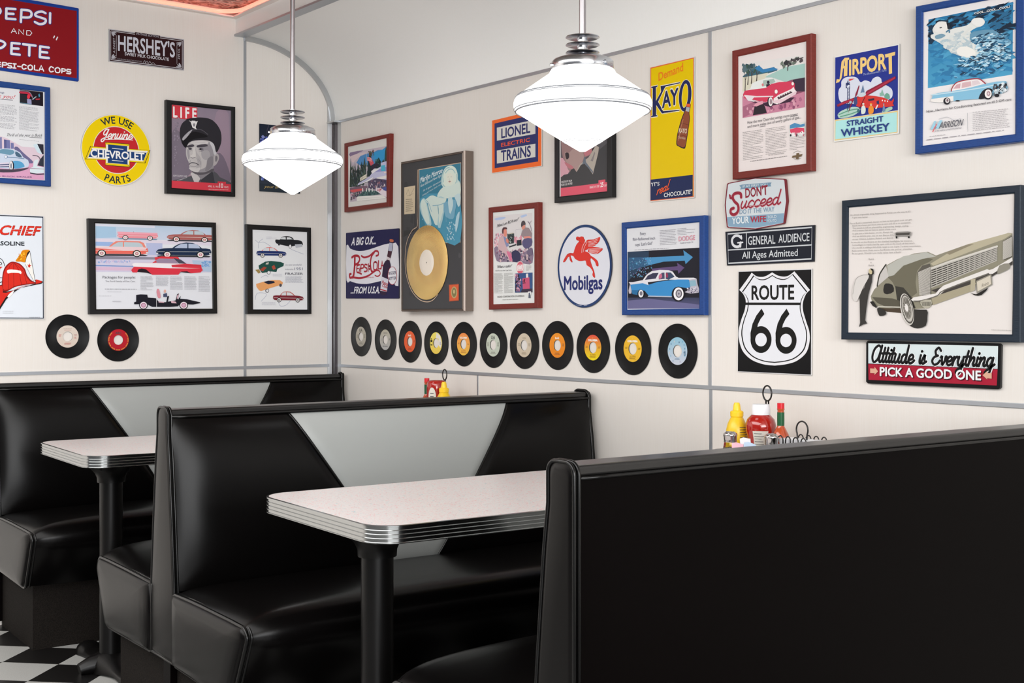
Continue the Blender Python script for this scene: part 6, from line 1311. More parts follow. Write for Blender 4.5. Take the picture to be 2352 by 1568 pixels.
a.poly([(485, 965), (545, 955), (545, 975), (490, 985)], '2c2840'); a.poly([(568, 985), (590, 975), (594, 1015), (570, 1010)], '2c3060'); a.ell((392, 1080), 13, 20, '3c6c74'); a.ell((315, 995), 12, 12, 'a8c4cc'); a.stroke([(455, 945), (400, 1060)], .002, '501828', 0)
for x_, cl, w_ in ((440, 'dce4dc', 22), (515, 'e89030', 26), (640, '6888b0', 12)): a.poly([(x_-w_*.8, 1110 if w_ > 15 else 1088), (x_-w_, 1060), (x_-w_*.4, 1030), (x_+w_*.4, 1028), (x_+w_, 1055), (x_+w_*.8, 1100 if w_ > 15 else 1080)], cl, 2); a.ell((x_, 1018), w_*.4, 12, 'd8c0a8'); a.ell((x_, 1010), w_*.45, 7, cl)
a.poly([(555, 1060), (575, 1020), (585, 1022), (570, 1062)], 'e8e8e8')
a.text('STRAIGHT', (280, 1228), (634, 1180), (280, 1178), '243c80', .04); a.text('WHISKEY', (226, 1330), (694, 1268), (224, 1262), '243c80', .05)
join_sign('tin_sign', a, mb, M['tin_edge'], 'blue whiskey sign with a red aeroplane and a pale turquoise base', 'sign', SG_B)
# ---- big blue framed ad with polar bear and pale blue car
r, a = framed('B', .024, Z8, [(943, 62), (2003, -140), (2003, 1372), (935, 1500)], [(1023, 120), (1928, -50), (1922, 1305), (1015, 1420)], M['frame_blue'], 'large blue framed advert with a polar bear in water and pale blue car', group=GB)
a.poly([(1023, 120), (1928, -50), (1922, 1305), (1015, 1420)], 'ece8e8')
a.grad([(1070, 190), (1895, 18), (1888, 725), (1064, 858)], '2c78a8', '4ca0c8')
def P8(u, v): 
    T = (1070+825*u, 190-172*u); B_ = (1064+824*u, 858-133*u); return (T[0]+(B_[0]-T[0])*v, T[1]+(B_[1]-T[1])*v)
Q8 = lambda u0, v0, u1, v1: [P8(u0, v0), P8(u1, v0), P8(u1, v1), P8(u0, v1)]
a.speck(Q8(0, 0, 1, 1), 300, ['3a8cbc', '3484b4', '4494c0', '50a0c8', '3078a8'], .011, 2, 1.7); a.speck(Q8(0, 0, 1, .25), 70, ['1c3850', '14283c', '245074'], .009, 3, 2.2); a.speck(Q8(.75, .1, 1, .4), 50, ['1c3850', '2c6890', '14283c'], .009, 4, 2.0); a.speck(Q8(0, .1, .12, .35), 22, ['14283c', '1c3850'], .008, 5)
a.speck(Q8(.3, .7, .95, .95), 60, ['1c3c58', '80b8d8', '60a8cc', '245880'], .005, 6, 1.9)
bear = [(1100, 370), (1098, 340), (1125, 330), (1112, 290), (1140, 240), (1180, 210), (1250, 215), (1285, 250), (1275, 290), (1340, 270), (1440, 250), (1500, 205), (1540, 175), (1600, 180), (1622, 215), (1600, 250), (1540, 270), (1480, 310), (1500, 350), (1490, 400), (1540, 440), (1600, 480), (1560, 600), (1480, 580), (1340, 530), (1290, 500), (1200, 430), (1150, 400)]
a.poly(bear, 'e4e6e2', 3); a.poly([(1180, 400), (1260, 380), (1340, 350), (1440, 380), (1500, 440), (1480, 540), (1340, 530), (1260, 480)], 'b4c8d0', 3); a.speck([(1160, 390), (1480, 260), (1500, 520), (1300, 520)], 110, ['e0e2de', 'ccd6d8', 'dce2e0', 'bccad0'], .006, 7, 1.5)
a.poly([(1130, 300), (1150, 240), (1200, 215), (1260, 220), (1270, 270), (1240, 310), (1180, 320)], 'eceae6', 3); a.poly([(1250, 215), (1284, 240), (1282, 275), (1262, 285), (1255, 250)], '242830', 3); a.poly([(1180, 270), (1200, 262), (1208, 270), (1188, 278)], '383c44', 1); a.stroke([(1250, 310), (1275, 295), (1278, 315)], .004, '4c7c98', 3); a.poly([(1140, 350), (1200, 330), (1240, 345), (1200, 372), (1150, 380)], '7ca0b4', 3)
a.poly([(1490, 210), (1520, 180), (1590, 178), (1622, 212), (1600, 250), (1560, 262), (1510, 240)], 'ecebe8', 3); a.poly([(1350, 490), (1380, 460), (1450, 455), (1520, 490), (1530, 530), (1480, 570), (1420, 550), (1360, 530)], 'f0eee8', 3); a.poly([(1560, 560), (1590, 430), (1610, 410), (1640, 450), (1665, 520), (1660, 570), (1600, 590)], '98acb8', 3); a.poly([(1588, 440), (1605, 412), (1625, 430), (1615, 490), (1600, 500)], 'e4e6e6', 2)
a.poly([(1480, 330), (1560, 300), (1700, 290), (1780, 340), (1880, 400), (1860, 440), (1740, 420), (1640, 400), (1500, 420)], '6898b4', 2); a.speck([(1500, 350), (1860, 290), (1880, 600), (1560, 620)], 300, ['d8ecf4', '9cc8dc', '203c54', '4c88ac', 'b8dcec', '2c5878', '88bcd8'], .0045, 8, 2.0)
a.speck([(1360, 560), (1680, 540), (1640, 700), (1380, 640)], 110, ['204058', '8cc4e0', 'c0e0f0', '3c7ca4'], .0045, 9, 2.0)
a.text('COOL....COOL....COOL!', (1524, 142), (1866, 76), (1526, 122), 'ece8e4', .05)
a.poly([(1105, 970), (1120, 925), (1170, 905), (1300, 890), (1310, 850), (1350, 805), (1420, 785), (1520, 768), (1580, 772), (1640, 815), (1740, 795), (1830, 790), (1842, 830), (1840, 870), (1790, 910), (1700, 930), (1620, 960), (1400, 975), (1320, 985), (1280, 990), (1180, 1000), (1100, 990)], '88c0dc', 1)
a.poly([(1300, 888), (1312, 850), (1350, 808), (1420, 786), (1520, 770), (1575, 774), (1630, 815), (1500, 850), (1380, 875)], 'f0e8e8', 1); a.poly([(1320, 865), (1350, 825), (1390, 812), (1385, 860)], 'd4a8b0', 1); a.poly([(1400, 858), (1405, 808), (1490, 792), (1495, 838)], 'd8b4b8'); a.poly([(1505, 836), (1500, 790), (1560, 782), (1585, 815)], 'e0d0d4'); a.stroke([(1300, 888), (1312, 850), (1350, 806), (1420, 784), (1520, 768), (1578, 772), (1632, 815)], .0028, 'a83c48', 3)
a.poly([(1105, 965), (1320, 935), (1322, 985), (1180, 1000), (1100, 990)], 'f0ece8', 1); a.stroke([(1110, 925), (1300, 900), (1620, 850), (1830, 800)], .003, 'c4e0ec', 3); a.poly([(1565, 960), (1600, 890), (1650, 860), (1700, 870), (1690, 910), (1620, 960)], '1c1c24', 2)
a.speck([(1700, 850), (1840, 800), (1845, 880), (1720, 930)], 90, ['282c34', 'e8ecf0', '6ca0bc', 'b8c8d0', '4c5058'], .0055, 3)
a.ell((1656, 918), 46, 52, '1c1c24'); a.ell((1660, 914), 34, 42, 'efeae8'); a.ell((1663, 912), 18, 24, 'b08c94'); a.ell((1663, 912), 9, 12, 'e0d8d8'); a.ell((1258, 985), 34, 34, '1c1c24'); a.ell((1262, 980), 20, 24, 'd8d4d4'); a.ell((1264, 978), 10, 13, '806870'); a.ell((1745, 930), 24, 16, '1c1c24'); a.ell((1363, 982), 22, 7, '1c1c24')
a.text('Now...Harrison Air Conditioning featured on all 5 GM cars', (1060, 1098), (1886, 978), (1060, 1076), '4c4850', .015)
a.poly([(1098, 1260), (1135, 1180), (1155, 1178), (1140, 1215), (1165, 1210), (1190, 1172), (1215, 1172), (1175, 1255), (1150, 1255), (1160, 1235), (1138, 1238), (1122, 1262)], 'a0d0e4', 0); a.text('ARRISON', (1180, 1252), (1405, 1222), (1190, 1192), '5c5c64', .02, shear=.2); a.stroke([(1122, 1282), (1140, 1240), (1160, 1212)], .003, 'e06c70', 0); a.text('CAR AIR CONDITIONING', (1142, 1284), (1398, 1252), (1146, 1268), '84848c', .0, shear=.2)
a.stroke([(1180, 1160), (1260, 1140), (1330, 1170), (1400, 1150)], .001, 'b4b4bc', 4); a.stroke([(1460, 1100), (1463, 1280)], .0012, 'b0b0b4', 0); a.greek([(1510, 1085), (1865, 1050), (1875, 1240), (1510, 1280)], 11, 'a4a0a4', .25, 3); a.greek([(1090, 1325), (1410, 1285), (1410, 1294), (1090, 1334)], 1, 'a4a0a4', .5, 4); a.greek([(1060, 1358), (1880, 1255), (1880, 1264), (1060, 1368)], 1, '8c8890', .6, 5)
close(r, a)
# ---- shaped joke sign
a = Art('B', .009, Z9, M['enamel']); pts = [(104, 66), (308, 26), (528, 34), (535, 42), (549, 200), (527, 362), (520, 372), (312, 413), (104, 402), (96, 394), (80, 232), (97, 76)]; a.centre(pts); mb = board(a, pts, .008, None)
cn = (315, 222); S_ = lambda f: [(cn[0]+(x-cn[0])*f, cn[1]+(y-cn[1])*f) for x, y in pts]
a.poly(pts, '7c2434'); a.poly(S_(.965), 'd4dce0')
a.poly([(96, 322), (526, 292), (520, 364), (312, 402), (108, 392)], '88a8c0'); a.poly([(190, 84), (210, 78), (415, 62), (432, 62), (424, 78), (430, 92), (416, 92), (212, 112), (196, 116), (202, 100)], '7898b0')
a.text('IF AT FIRST YOU', (216, 100), (400, 84), (216, 84), 'd8e0e4', .03); a.text("DON'T", (236, 178), (404, 152), (234, 108), '9c3040', .02); a.text("DON'T", (238, 174), (400, 150), (236, 112), '8c2438', .02)
Sc = [(204, 172), (200, 146), (176, 140), (150, 150), (140, 175), (155, 205), (178, 228), (184, 262), (170, 292), (146, 303), (126, 290), (128, 264), (148, 254)]
for o_, w_, cl in ((3, .0095, 'e0a8b0'), (0, .009, '98283c')):
    a.stroke([(x+o_, y+o_) for x, y in Sc], w_, cl, 6); a.stroke([(118+o_, 156+o_), (124+o_, 176+o_), (146+o_, 172+o_)], w_*.6, cl, 4); a.script('ucceed', (196+o_, 258+o_), (492+o_, 224+o_), (200+o_, 206+o_), .22, cl, shear=.12)
a.text('DO IT THE WAY', (193, 300), (455, 278), (193, 266), '7898b4', .0); a.text('YOUR', (138, 374), (262, 364), (138, 328), 'e4ecf0', .05); a.text('WIFE', (275, 362), (392, 356), (275, 318), 'b03044', .03); a.text('TOLD', (402, 332), (470, 326), (402, 312), 'd8e4ec', .04); a.text('YOU TO', (402, 362), (470, 356), (402, 342), 'd8e4ec', .04)
a.stroke([(128, 160), (120, 180), (140, 186)], .003, '98283c', 3); a.stroke([(262, 234), (300, 236), (380, 226)], .002, 'c89098', 3)
join_sign('tin_sign', a, mb, M['maroon_edge'], 'small shaped pale blue and maroon joke sign under the large red frame', 'sign', SG_B)
# ---- black rating sign
a = Art('B', .005, Z9, M['enamel']); q = [(85, 432), (756, 380), (750, 655), (97, 685)]; a.centre(q); mb = board(a, q, .004, None)
a.poly(q, '1a1e2a')
for pts in ([(103, 448), (735, 398), (730, 635), (108, 668)],): a.stroke(pts, .0042, 'c8ccd0', 0, True)
a.stroke([(106, 569), (731, 530)], .0035, 'c8ccd0', 0); a.stroke([(242, 438), (244, 558)], .003, 'c8ccd0', 0)
a.stroke([(205, 478), (185, 462), (160, 462), (140, 480), (135, 505), (145, 532), (168, 544), (192, 538), (200, 515)], .008, 'd8dade', 4); a.stroke([(178, 514), (216, 511)], .0045, 'd8dade', 0); a.stroke([(200, 512), (198, 542)], .007, 'd8dade', 0); a.stroke([(206, 462), (208, 486)], .004, 'd8dade', 0)
a.text('GENERAL', (256, 530), (460, 520), (256, 468), 'ccd0d4', .02); a.text('AUDIENCE', (485, 514), (716, 500), (485, 455), 'ccd0d4', .02); a.text('All Ages Admitted', (212, 633), (628, 612), (212, 583), 'd0d4d8', .015)
join_sign('tin_sign', a, mb, M['black_edge'], 'black rectangular film rating sign with white lettering and large letter G', 'sign', SG_B)
# ---- highway shield sign
a = Art('B', .004, Z9, M['enamel']); q = [(183, 726), (736, 708), (732, 1510), (177, 1482)]; a.centre(q); mb = board(a, q, .003, None)
a.poly(q, 'd8d8da'); a.poly([(185, 732), (730, 715), (727, 1503), (179, 1478)], '121214')
sl = [(283, 738), (320, 765), (365, 770), (400, 758), (436, 736), (475, 758), (520, 768), (560, 760), (603, 728)]
sr = [(603, 728), (660, 795), (720, 868), (690, 900), (668, 960), (668, 1020), (690, 1100), (715, 1180), (716, 1260), (690, 1340), (620, 1400), (540, 1425), (455, 1435)]
slb = [(455, 1435), (370, 1425), (280, 1390), (215, 1325), (188, 1240), (186, 1170), (205, 1090), (230, 1020), (238, 950), (220, 900), (190, 868), (240, 800), (283, 738)]
def shield(f):
    c_ = (455, 1080); cur = smooth_pts(sl[:5], False, 5)[:-1]+smooth_pts(sl[4:], False, 5)[:-1]+smooth_pts(sr[:3], False, 4)[:-1]+smooth_pts(sr[2:], False, 5)[:-1]+smooth_pts(slb[:11], False, 5)[:-1]+smooth_pts(slb[10:], False, 4)[:-1]
    return [(c_[0]+(x-c_[0])*f[0], c_[1]+(y-c_[1])*f[1]) for x, y in cur]
a.poly(shield((1, 1)), 'e4e4e8'); a.poly(shield((.925, .943)), '141416'); a.poly(shield((.895, .921)), 'e2e4ea')
a.poly([(238, 962), (652, 963), (651, 982), (236, 981)], '141416')
a.text('ROUTE', (284, 940), (600, 937), (284, 838), '181818', .045)
for dx in (0, 188):
    a.ell((353+dx, 1240+dx*.03), 79, 101, '161616'); a.ell((353+dx, 1241+dx*.03), 43, 50, 'e2e4ea')
    a.poly([(357+dx, 1008), (379+dx, 1048), (350+dx, 1085), (330+dx, 1125), (322+dx, 1165), (345+dx, 1205), (300+dx, 1300), (275+dx, 1250), (274+dx, 1190), (290+dx, 1120), (318+dx, 1060)], '161616', 0)
    a.ell((353+dx, 1241+dx*.03), 43, 50, 'e2e4ea')
join_sign('tin_sign', a, mb, M['tin_edge'], 'black and white shield sign reading ROUTE 66', 'sign', SG_B)
# ---- large framed ad with huge tilted car
r, a = framed('B', .024, Z10, [(105, 162), (1420, 45), (1420, 1205), (100, 1182)], [(160, 213), (1380, 110), (1365, 1145), (155, 1130)], M['frame_navy'], 'large dark navy framed advert with an oversized tilted car and a standing figure', group=GB)
a.poly([(160, 213), (1380, 110), (1365, 1145), (155, 1130)], 'e2dcd8')
body = [(320, 865), (345, 815), (372, 790), (385, 700), (430, 640), (520, 590), (640, 550), (740, 538), (800, 565), (870, 540), (1040, 480), (1200, 450), (1330, 398), (1362, 402), (1365, 600), (1340, 640), (1200, 720), (1060, 790), (770, 930), (720, 955), (640, 960), (560, 990), (440, 975), (375, 945), (330, 910)]
a.poly(body, '8c8876', 1); a.poly([(440, 720), (500, 640), (600, 600), (720, 580), (780, 590), (750, 612), (690, 640), (660, 680), (650, 760), (660, 840), (620, 870), (560, 820), (500, 800), (480, 760)], '6c6858', 1)
a.poly([(440, 640), (560, 570), (730, 540), (800, 572), (700, 590), (560, 640), (490, 710), (450, 720)], 'b4b4ac', 1); a.poly([(430, 630), (452, 720), (370, 790), (385, 700)], 'c4c0bc', 1); a.stroke([(368, 790), (385, 705), (432, 632)], .004, '3c3a34', 3)
a.poly([(760, 625), (900, 540), (1040, 480), (1330, 400), (1362, 405), (1300, 445), (1150, 500), (780, 640)], 'b4ac94', 1); a.poly([(870, 545), (1040, 482), (1080, 480), (900, 560)], '8c8470'); a.poly([(500, 790), (560, 800), (620, 870), (650, 950), (560, 990), (520, 940)], '3c3a34', 1)
a.poly([(415, 800), (430, 770), (480, 780), (490, 830), (440, 850), (415, 835)], '2c2a28', 2); a.poly([(330, 870), (480, 880), (540, 900), (550, 960), (440, 945), (370, 915)], '585448', 1); a.stroke([(375, 940), (540, 945)], .003, 'c8c4b8', 0); a.poly([(380, 950), (550, 955), (560, 990), (440, 978)], '4c4034', 1)
a.poly([(765, 665), (1250, 500), (1245, 600), (770, 800)], '3c3834')
for k in range(9): 
    t = k/8; a.stroke([(765+0*t, 668+132*t), (1248, 504+96*t)], .0028, 'b8b4ac', 0)
for k in range(13):
    t = k/12; x_ = 765+483*t; a.stroke([(x_, 665-163*t), (x_, 800-198*t)], .002, 'a8a49c', 0)
a.stroke([(760, 662), (900, 610), (1250, 498)], .005, 'd0ccc4', 0)
a.poly([(664, 690), (700, 640), (755, 625), (762, 640), (765, 700), (765, 860), (700, 862), (680, 780)], '5c5850', 1)
for k in range(24): a.stroke([(672+k*.4, 690+k*7.2), (760, 652+k*8.6)], .0018, 'c4c0b8', 0)
a.poly([(1295, 460), (1360, 420), (1362, 575), (1300, 600)], '5c5850')
for k in range(20): a.stroke([(1296, 466+k*6.7), (1361, 430+k*7.2)], .0016, 'c4c0b8', 0)
a.poly([(840, 800), (1060, 760), (1210, 700), (1060, 800), (1060, 830), (780, 930), (770, 880)], 'a49c84', 1); a.poly([(770, 820), (1180, 690), (1366, 590), (1366, 630), (1200, 730), (840, 850)], '44403c', 1)
a.poly([(620, 890), (640, 872), (800, 845), (830, 810), (860, 785), (1180, 665), (1195, 672), (1220, 665), (1365, 578), (1367, 605), (1220, 700), (1190, 700), (1080, 742), (870, 820), (820, 862), (700, 900), (640, 905)], 'e0dcd8', 1); a.stroke([(640, 900), (700, 896), (815, 860), (868, 818), (1190, 698)], .003, '6c6860', 3)
a.poly([(690, 900), (770, 890), (765, 940), (730, 955), (700, 935)], 'b0ac9c', 2)
for k in range(10): a.stroke([(700+k*7, 905), (706+k*6, 935)], .0014, '5c5850', 0)
a.poly([(1270, 640), (1340, 622), (1345, 660), (1290, 690), (1255, 700)], '8c887c', 2); a.poly([(1055, 835), (1100, 850), (1190, 800), (1140, 855), (1090, 858)], '242220', 2); a.poly([(1060, 740), (1095, 735), (1090, 820), (1058, 835)], 'b0a890', 1); a.poly([(1098, 752), (1212, 700), (1218, 780), (1104, 842)], '8c887c'); a.poly([(1106, 758), (1204, 712), (1210, 775), (1110, 830)], 'd0c8b8'); a.text('Riviera', (1140, 800), (1190, 778), (1140, 775), '5c5448', 0, shear=.3)
a.poly([(640, 960), (735, 962), (742, 1010), (730, 1080), (670, 1100), (620, 1085), (580, 1040), (560, 985), (545, 930), (540, 870), (560, 850), (620, 900)], '343230', 2)
a.ell((592, 960), 46, 118, 'd0ccc4', 40, -.22); a.ell((594, 958), 41, 110, '54504c', 40, -.22); a.ell((594, 956), 36, 98, 'c0bcb4', 40, -.22); a.ell((592, 950), 29, 82, '8c8880', 40, -.22); a.ell((588, 948), 12, 30, 'e0dcd8', 40, -.22)
for k in range(14):
    t = 2*PI*k/14; a.stroke([(592+14*math.cos(t), 950+36*math.sin(t)), (592+30*math.cos(t), 950+84*math.sin(t))], .0014, '5c5850', 0)
a.poly([(320, 905), (345, 900), (375, 945), (365, 950), (340, 935)], '2c2a28', 1); a.poly([(372, 955), (400, 950), (436, 975), (436, 1000), (400, 1010), (385, 1000)], '343230', 2)
a.poly([(240, 1090), (248, 1060), (245, 900), (240, 850), (280, 800), (300, 720), (310, 690), (340, 700), (335, 760), (310, 850), (295, 950), (285, 1040), (300, 1064), (270, 1072)], '3a3836', 1); a.poly([(190, 860), (195, 800), (215, 740), (260, 710), (305, 705), (310, 730), (270, 800), (225, 900), (200, 890)], 'd4d0cc', 2); a.stroke([(195, 850), (215, 745), (260, 712), (305, 708)], .0015, 'a09c98', 3); a.ell((327, 682), 16, 20, 'c4b894'); a.poly([(320, 662), (345, 665), (348, 700), (335, 705), (338, 680)], '242220', 2)
L8 = ['An almost impossible thing happened to Riviera on the way to 65.', 'It got even better.', '', "Far as Buick's concerned, there's no limit to how good a car can get.", 'Buick has always put more into its cars and 65 is no exception.', 'The accent is still on plausability engineering, design, styling.', 'And it means that we have to spend a little more', 'to give you a little better, we do. Always did.', 'And we did this year, too on our Electra 225,', 'on our Wildcat, LeSabre, Skylark and Special.', 'As we did on this Riviera on the shielded headlights, for instance.', 'Camouflaged in masks that flip open wide at the touch of the switch.', 'Like we did in adding a full-climb range to our Super Turbine transmission.', 'Buick cares more. Does more. And Buicks ride quicker, smoother.', "Be our guest. Wouldn't you really rather have a Buick?"]
E8 = [(176, 274, 622, 247), (192, 292, 308, 288), None, (176, 336, 630, 306), (192, 352, 622, 328), (192, 370, 606, 352), (192, 388, 512, 376), (192, 410, 492, 398), (192, 430, 496, 420), (192, 452, 494, 440), (182, 474, 634, 462), (190, 494, 652, 480), (190, 514, 696, 500), (190, 536, 634, 522), (190, 556, 552, 546)]
for t_, e_ in zip(L8, E8):
    if e_: a.text(t_, e_[:2], e_[2:], (e_[0], e_[1]-11), '8c8684')
a.text('Buick', (312, 598), (352, 596), (312, 586), '8c8684'); a.text('is', (324, 622), (334, 621), (324, 610), '8c8684'); a.text('Buick', (312, 644), (352, 642), (312, 632), '8c8684')
a.poly([(503, 400), (520, 392), (600, 388), (625, 392), (624, 414), (610, 425), (510, 424)], '94908c', 1); a.poly([(512, 402), (615, 396), (612, 414), (514, 418)], '4c4844'); a.poly([(510, 424), (524, 424), (524, 440), (512, 440)], '242220'); a.poly([(600, 424), (614, 424), (614, 438), (602, 438)], '242220'); a.greek([(1215, 1108), (1365, 1112), (1365, 1118), (1215, 1114)], 1, 'a09c98', .5, 3)
close(r, a)
# ---- attitude sign
a = Art('B', .009, Z10, M['enamel']); q = [(287, 1205), (300, 1190), (1264, 1211), (1278, 1224), (1272, 1535), (1258, 1548), (300, 1505), (286, 1492)]; a.centre(q); mb = board(a, q, .008, None)
a.poly(q, '151517'); a.grad([(302, 1210), (1256, 1230), (1252, 1398), (302, 1358)], 'd8e4e4', 'd0dce0'); a.poly([(302, 1360), (1252, 1400), (1250, 1526), (302, 1484)], '141416'); a.poly([(302, 1362), (1252, 1402), (1246, 1520), (304, 1478)], 'a82038')
for t_, p0_, p1_ in (('Attitude', (322, 1346), (632, 1358)), ('is', (672, 1358), (722, 1362)), ('Everything', (768, 1366), (1228, 1382))): 
    a.script(t_, (p0_[0]+3, p0_[1]+2), (p1_[0]+3, p1_[1]+2), (p0_[0]+9, p0_[1]-60), .38, 'f4f6f6', shear=.1); a.script(t_, p0_, p1_, (p0_[0]+6, p0_[1]-62), .29, '141416', shear=.1)
a.text('PICK A GOOD ONE', (396, 1452), (1136, 1486), (396, 1390), '3c0c18', .06); a.text('PICK A GOOD ONE', (392, 1448), (1132, 1480), (392, 1386), 'e8ecee', .05)
a.poly([(320, 1394), (352, 1396), (352, 1382), (378, 1416), (352, 1442), (352, 1430), (320, 1428)], 'd8a890'); a.poly([(1213, 1430), (1180, 1428), (1180, 1414), (1146, 1444), (1180, 1476), (1180, 1466), (1213, 1470)], 'd8a890')
join_sign('tin_sign', a, mb, M['black_edge'], 'black edged white and red sign with script about attitude, below the big frame', 'sign', SG_B)
# ================================================================ records
def rec_mat():
    m, N, L, b = pbsdf('record_vinyl', rgb(9, 10, 12), rough=.30, spec=.2)
    tc = N.new('ShaderNodeTexCoord'); v = N.new('ShaderNodeVectorMath'); v.operation = 'LENGTH'; L.new(tc.outputs['Object'], v.inputs[0])
    mm = N.new('ShaderNodeMath'); mm.operation = 'MULTIPLY'; mm.inputs[1].default_value = 4200; L.new(v.outputs['Value'], mm.inputs[0])
    s_ = N.new('ShaderNodeMath'); s_.operation = 'SINE'; L.new(mm.outputs[0], s_.inputs[0])
    bp = N.new('ShaderNodeBump'); bp.inputs['Strength'].default_value = .3; bp.inputs['Distance'].default_value = .0004; L.new(s_.outputs[0], bp.inputs['Height']); L.new(bp.outputs['Normal'], b.inputs['Normal'])
    b.inputs['Anisotropic'].default_value = .7
    tg = N.new('ShaderNodeTangent'); tg.direction_type = 'RADIAL'; tg.axis = 'Y'; L.new(tg.outputs['Tangent'], b.inputs['Tangent'])
    return m
M['rec'] = rec_mat(); M['wax'] = mk('record_runout', rgb(8, 9, 11), rough=.3, spec=.2)
def rec_disc(R=.0873, n=80):
    rows = []
    for rr, y in ((.0195, .0018), (.0195, .0006), (.0445, .0006), (.0448, 0.0), (.0465, 0.0), (.0530, .0003), (R-.0015, .0003), (R-.0006, 0), (R, .0006), (R, .0018)):
        rows.append([(rr*math.cos(2*PI*k/n), y, rr*math.sin(2*PI*k/n)) for k in range(n)])
    return MB().grid(rows, closed_u=True, closed_v=True)
disc_mesh = [None]
def record(wall, px, py, top, bot, label, draw, group, rot=0):
    n = Vector((-1, 0, 0)) if wall == 'B' else NA; a = Art(wall, .0035, (0, 0, 1.0), M['cover']); a.centre([(px, py)])
    root = empty('vinyl_record', a.o, a.rz, label, 'record', group)
    if disc_mesh[0] is None:
        d = rec_disc().build('disc', M['rec'], root, smooth=True, angle=30); disc_mesh[0] = d.data
    else:
        d = bpy.data.objects.new('disc', disc_mesh[0]); C.objects.link(d); d.parent = root
    N_ = 56; ct, cb = top, bot
    ring = []; cols = []
    for k in range(N_):
        t = 2*PI*k/N_
        for rr in (.0197, .0440):
            ring.append((rr*math.cos(t), rr*math.sin(t))); f = .5+.5*math.sin(t)*rr/.044
            A_, B_ = cc(ct), cc(cb); cols.append(tuple(B_[i]+(A_[i]-B_[i])*f for i in range(4)))
    fs = [(2*k, 2*((k+1) % N_), 2*((k+1) % N_)+1, 2*k+1) for k in range(N_)]
    a.raw(ring, fs, cols)
    def T(s, x, y, w, h, col, bold=0.0):          # text in label millimetres
        global CAPH
        vs, f = glyphs(s, bold); CAPH = CAPH or max(q[1] for q in glyphs('H', 0)[0]); x0 = min(p[0] for p in vs); W_ = max(p[0] for p in vs)-x0
        a.raw([((x-w/2+(p[0]-x0)/W_*w)/1000, (y+p[1]/CAPH*h)/1000) for p in vs], f, col)
    def G(x, y, w, n, col, s=1):
        rnd = random.Random(s); ab, f2 = [], []
        for k in range(n):
            u = x-w/2*rnd.uniform(.6, 1); e = x+w/2*rnd.uniform(.6, 1)
            while u < e:
                w2 = rnd.uniform(1, 3); b = len(ab); yy = y-k*2.2; ab += [(u/1000, yy/1000), ((u+w2)/1000, yy/1000), ((u+w2)/1000, (yy+1.1)/1000), (u/1000, (yy+1.1)/1000)]; f2.append((b, b+1, b+2, b+3)); u += w2+.6
        if ab: a.raw(ab, f2, col)
    draw(T, G, a)
    lb = a.build('label', root); lb.location = (0, -.0001, 0)
    return root
RA, RBg = 'two records on the back wall', 'row of records on the long wall'
def dr_basic(col, s):
    return lambda T, G, a: (G(0, 28, 26, 3, col, s), G(-31, 6, 14, 5, col, s+1), G(31, 6, 14, 5, col, s+2), G(0, -27, 34, 4, col, s+3))
record('A', 155.4, 772.5, 'd8ccc0', 'd4c4b8', 'vinyl record with cream label and red print, left of the two on the back wall', lambda T, G, a: (T('COLUMBIA RECORDS', 0, 30, 34, 2.6, '9c7c70'), T('PROMOTION RECORD', 0, 24, 28, 2.2, 'b04848'), G(-31, 8, 12, 5, 'c05858', 1), G(31, 8, 12, 4, 'b07070', 2), T('CSL', 30, -8, 11, 4.5, 'b86060', .03), G(0, -26, 30, 4, 'b05050', 3)), RA)
def dr_abc(T, G, a):
    T('ABC', 0, 24, 26, 9, '584048', .03); N2 = 60
    for k in range(54):
        t = -2.4+4.8*k/53-PI/2; 
        if k % 6 != 5: a.lpoly([((rr*math.cos(t+dt)), (rr*math.sin(t+dt))) for rr, dt in ((.0385, -.03), (.0385, .03), (.0415, .03), (.0415, -.03))], 'e0b04c')
record('A', 272, 780.6, 'b8202c', 'b0202c', 'vinyl record with bright red label, right of the two on the back wall', dr_abc, RA)
wd = lambda T, G, a: (T('UA', 0, 22, 26, 13, '3c3c3c', .02), G(-32, 8, 13, 7, '6c6860', 2), G(32, 10, 12, 8, '6c6860', 3), G(0, -27, 36, 4, '706c64', 4))
cb = lambda c2, s: (lambda T, G, a: (T('COLUMBIA', 0, 22, 50, 6, 'f0ece4', .06), T('*', 0, 30, 4, 4, 'f0e070'), G(-32, 4, 13, 3, c2, s), G(32, 2, 12, 3, c2, s+1), T('AL STEREO', 0, -26, 30, 2.6, c2, .02), G(0, -30, 38, 3, c2, s+2)))
tk = lambda T, G, a: (T('buck', 0, 23, 24, 7, 'f0e0d0', .05), G(33, 6, 12, 5, '70503c', 3), G(0, -27, 34, 4, '804c38', 4))
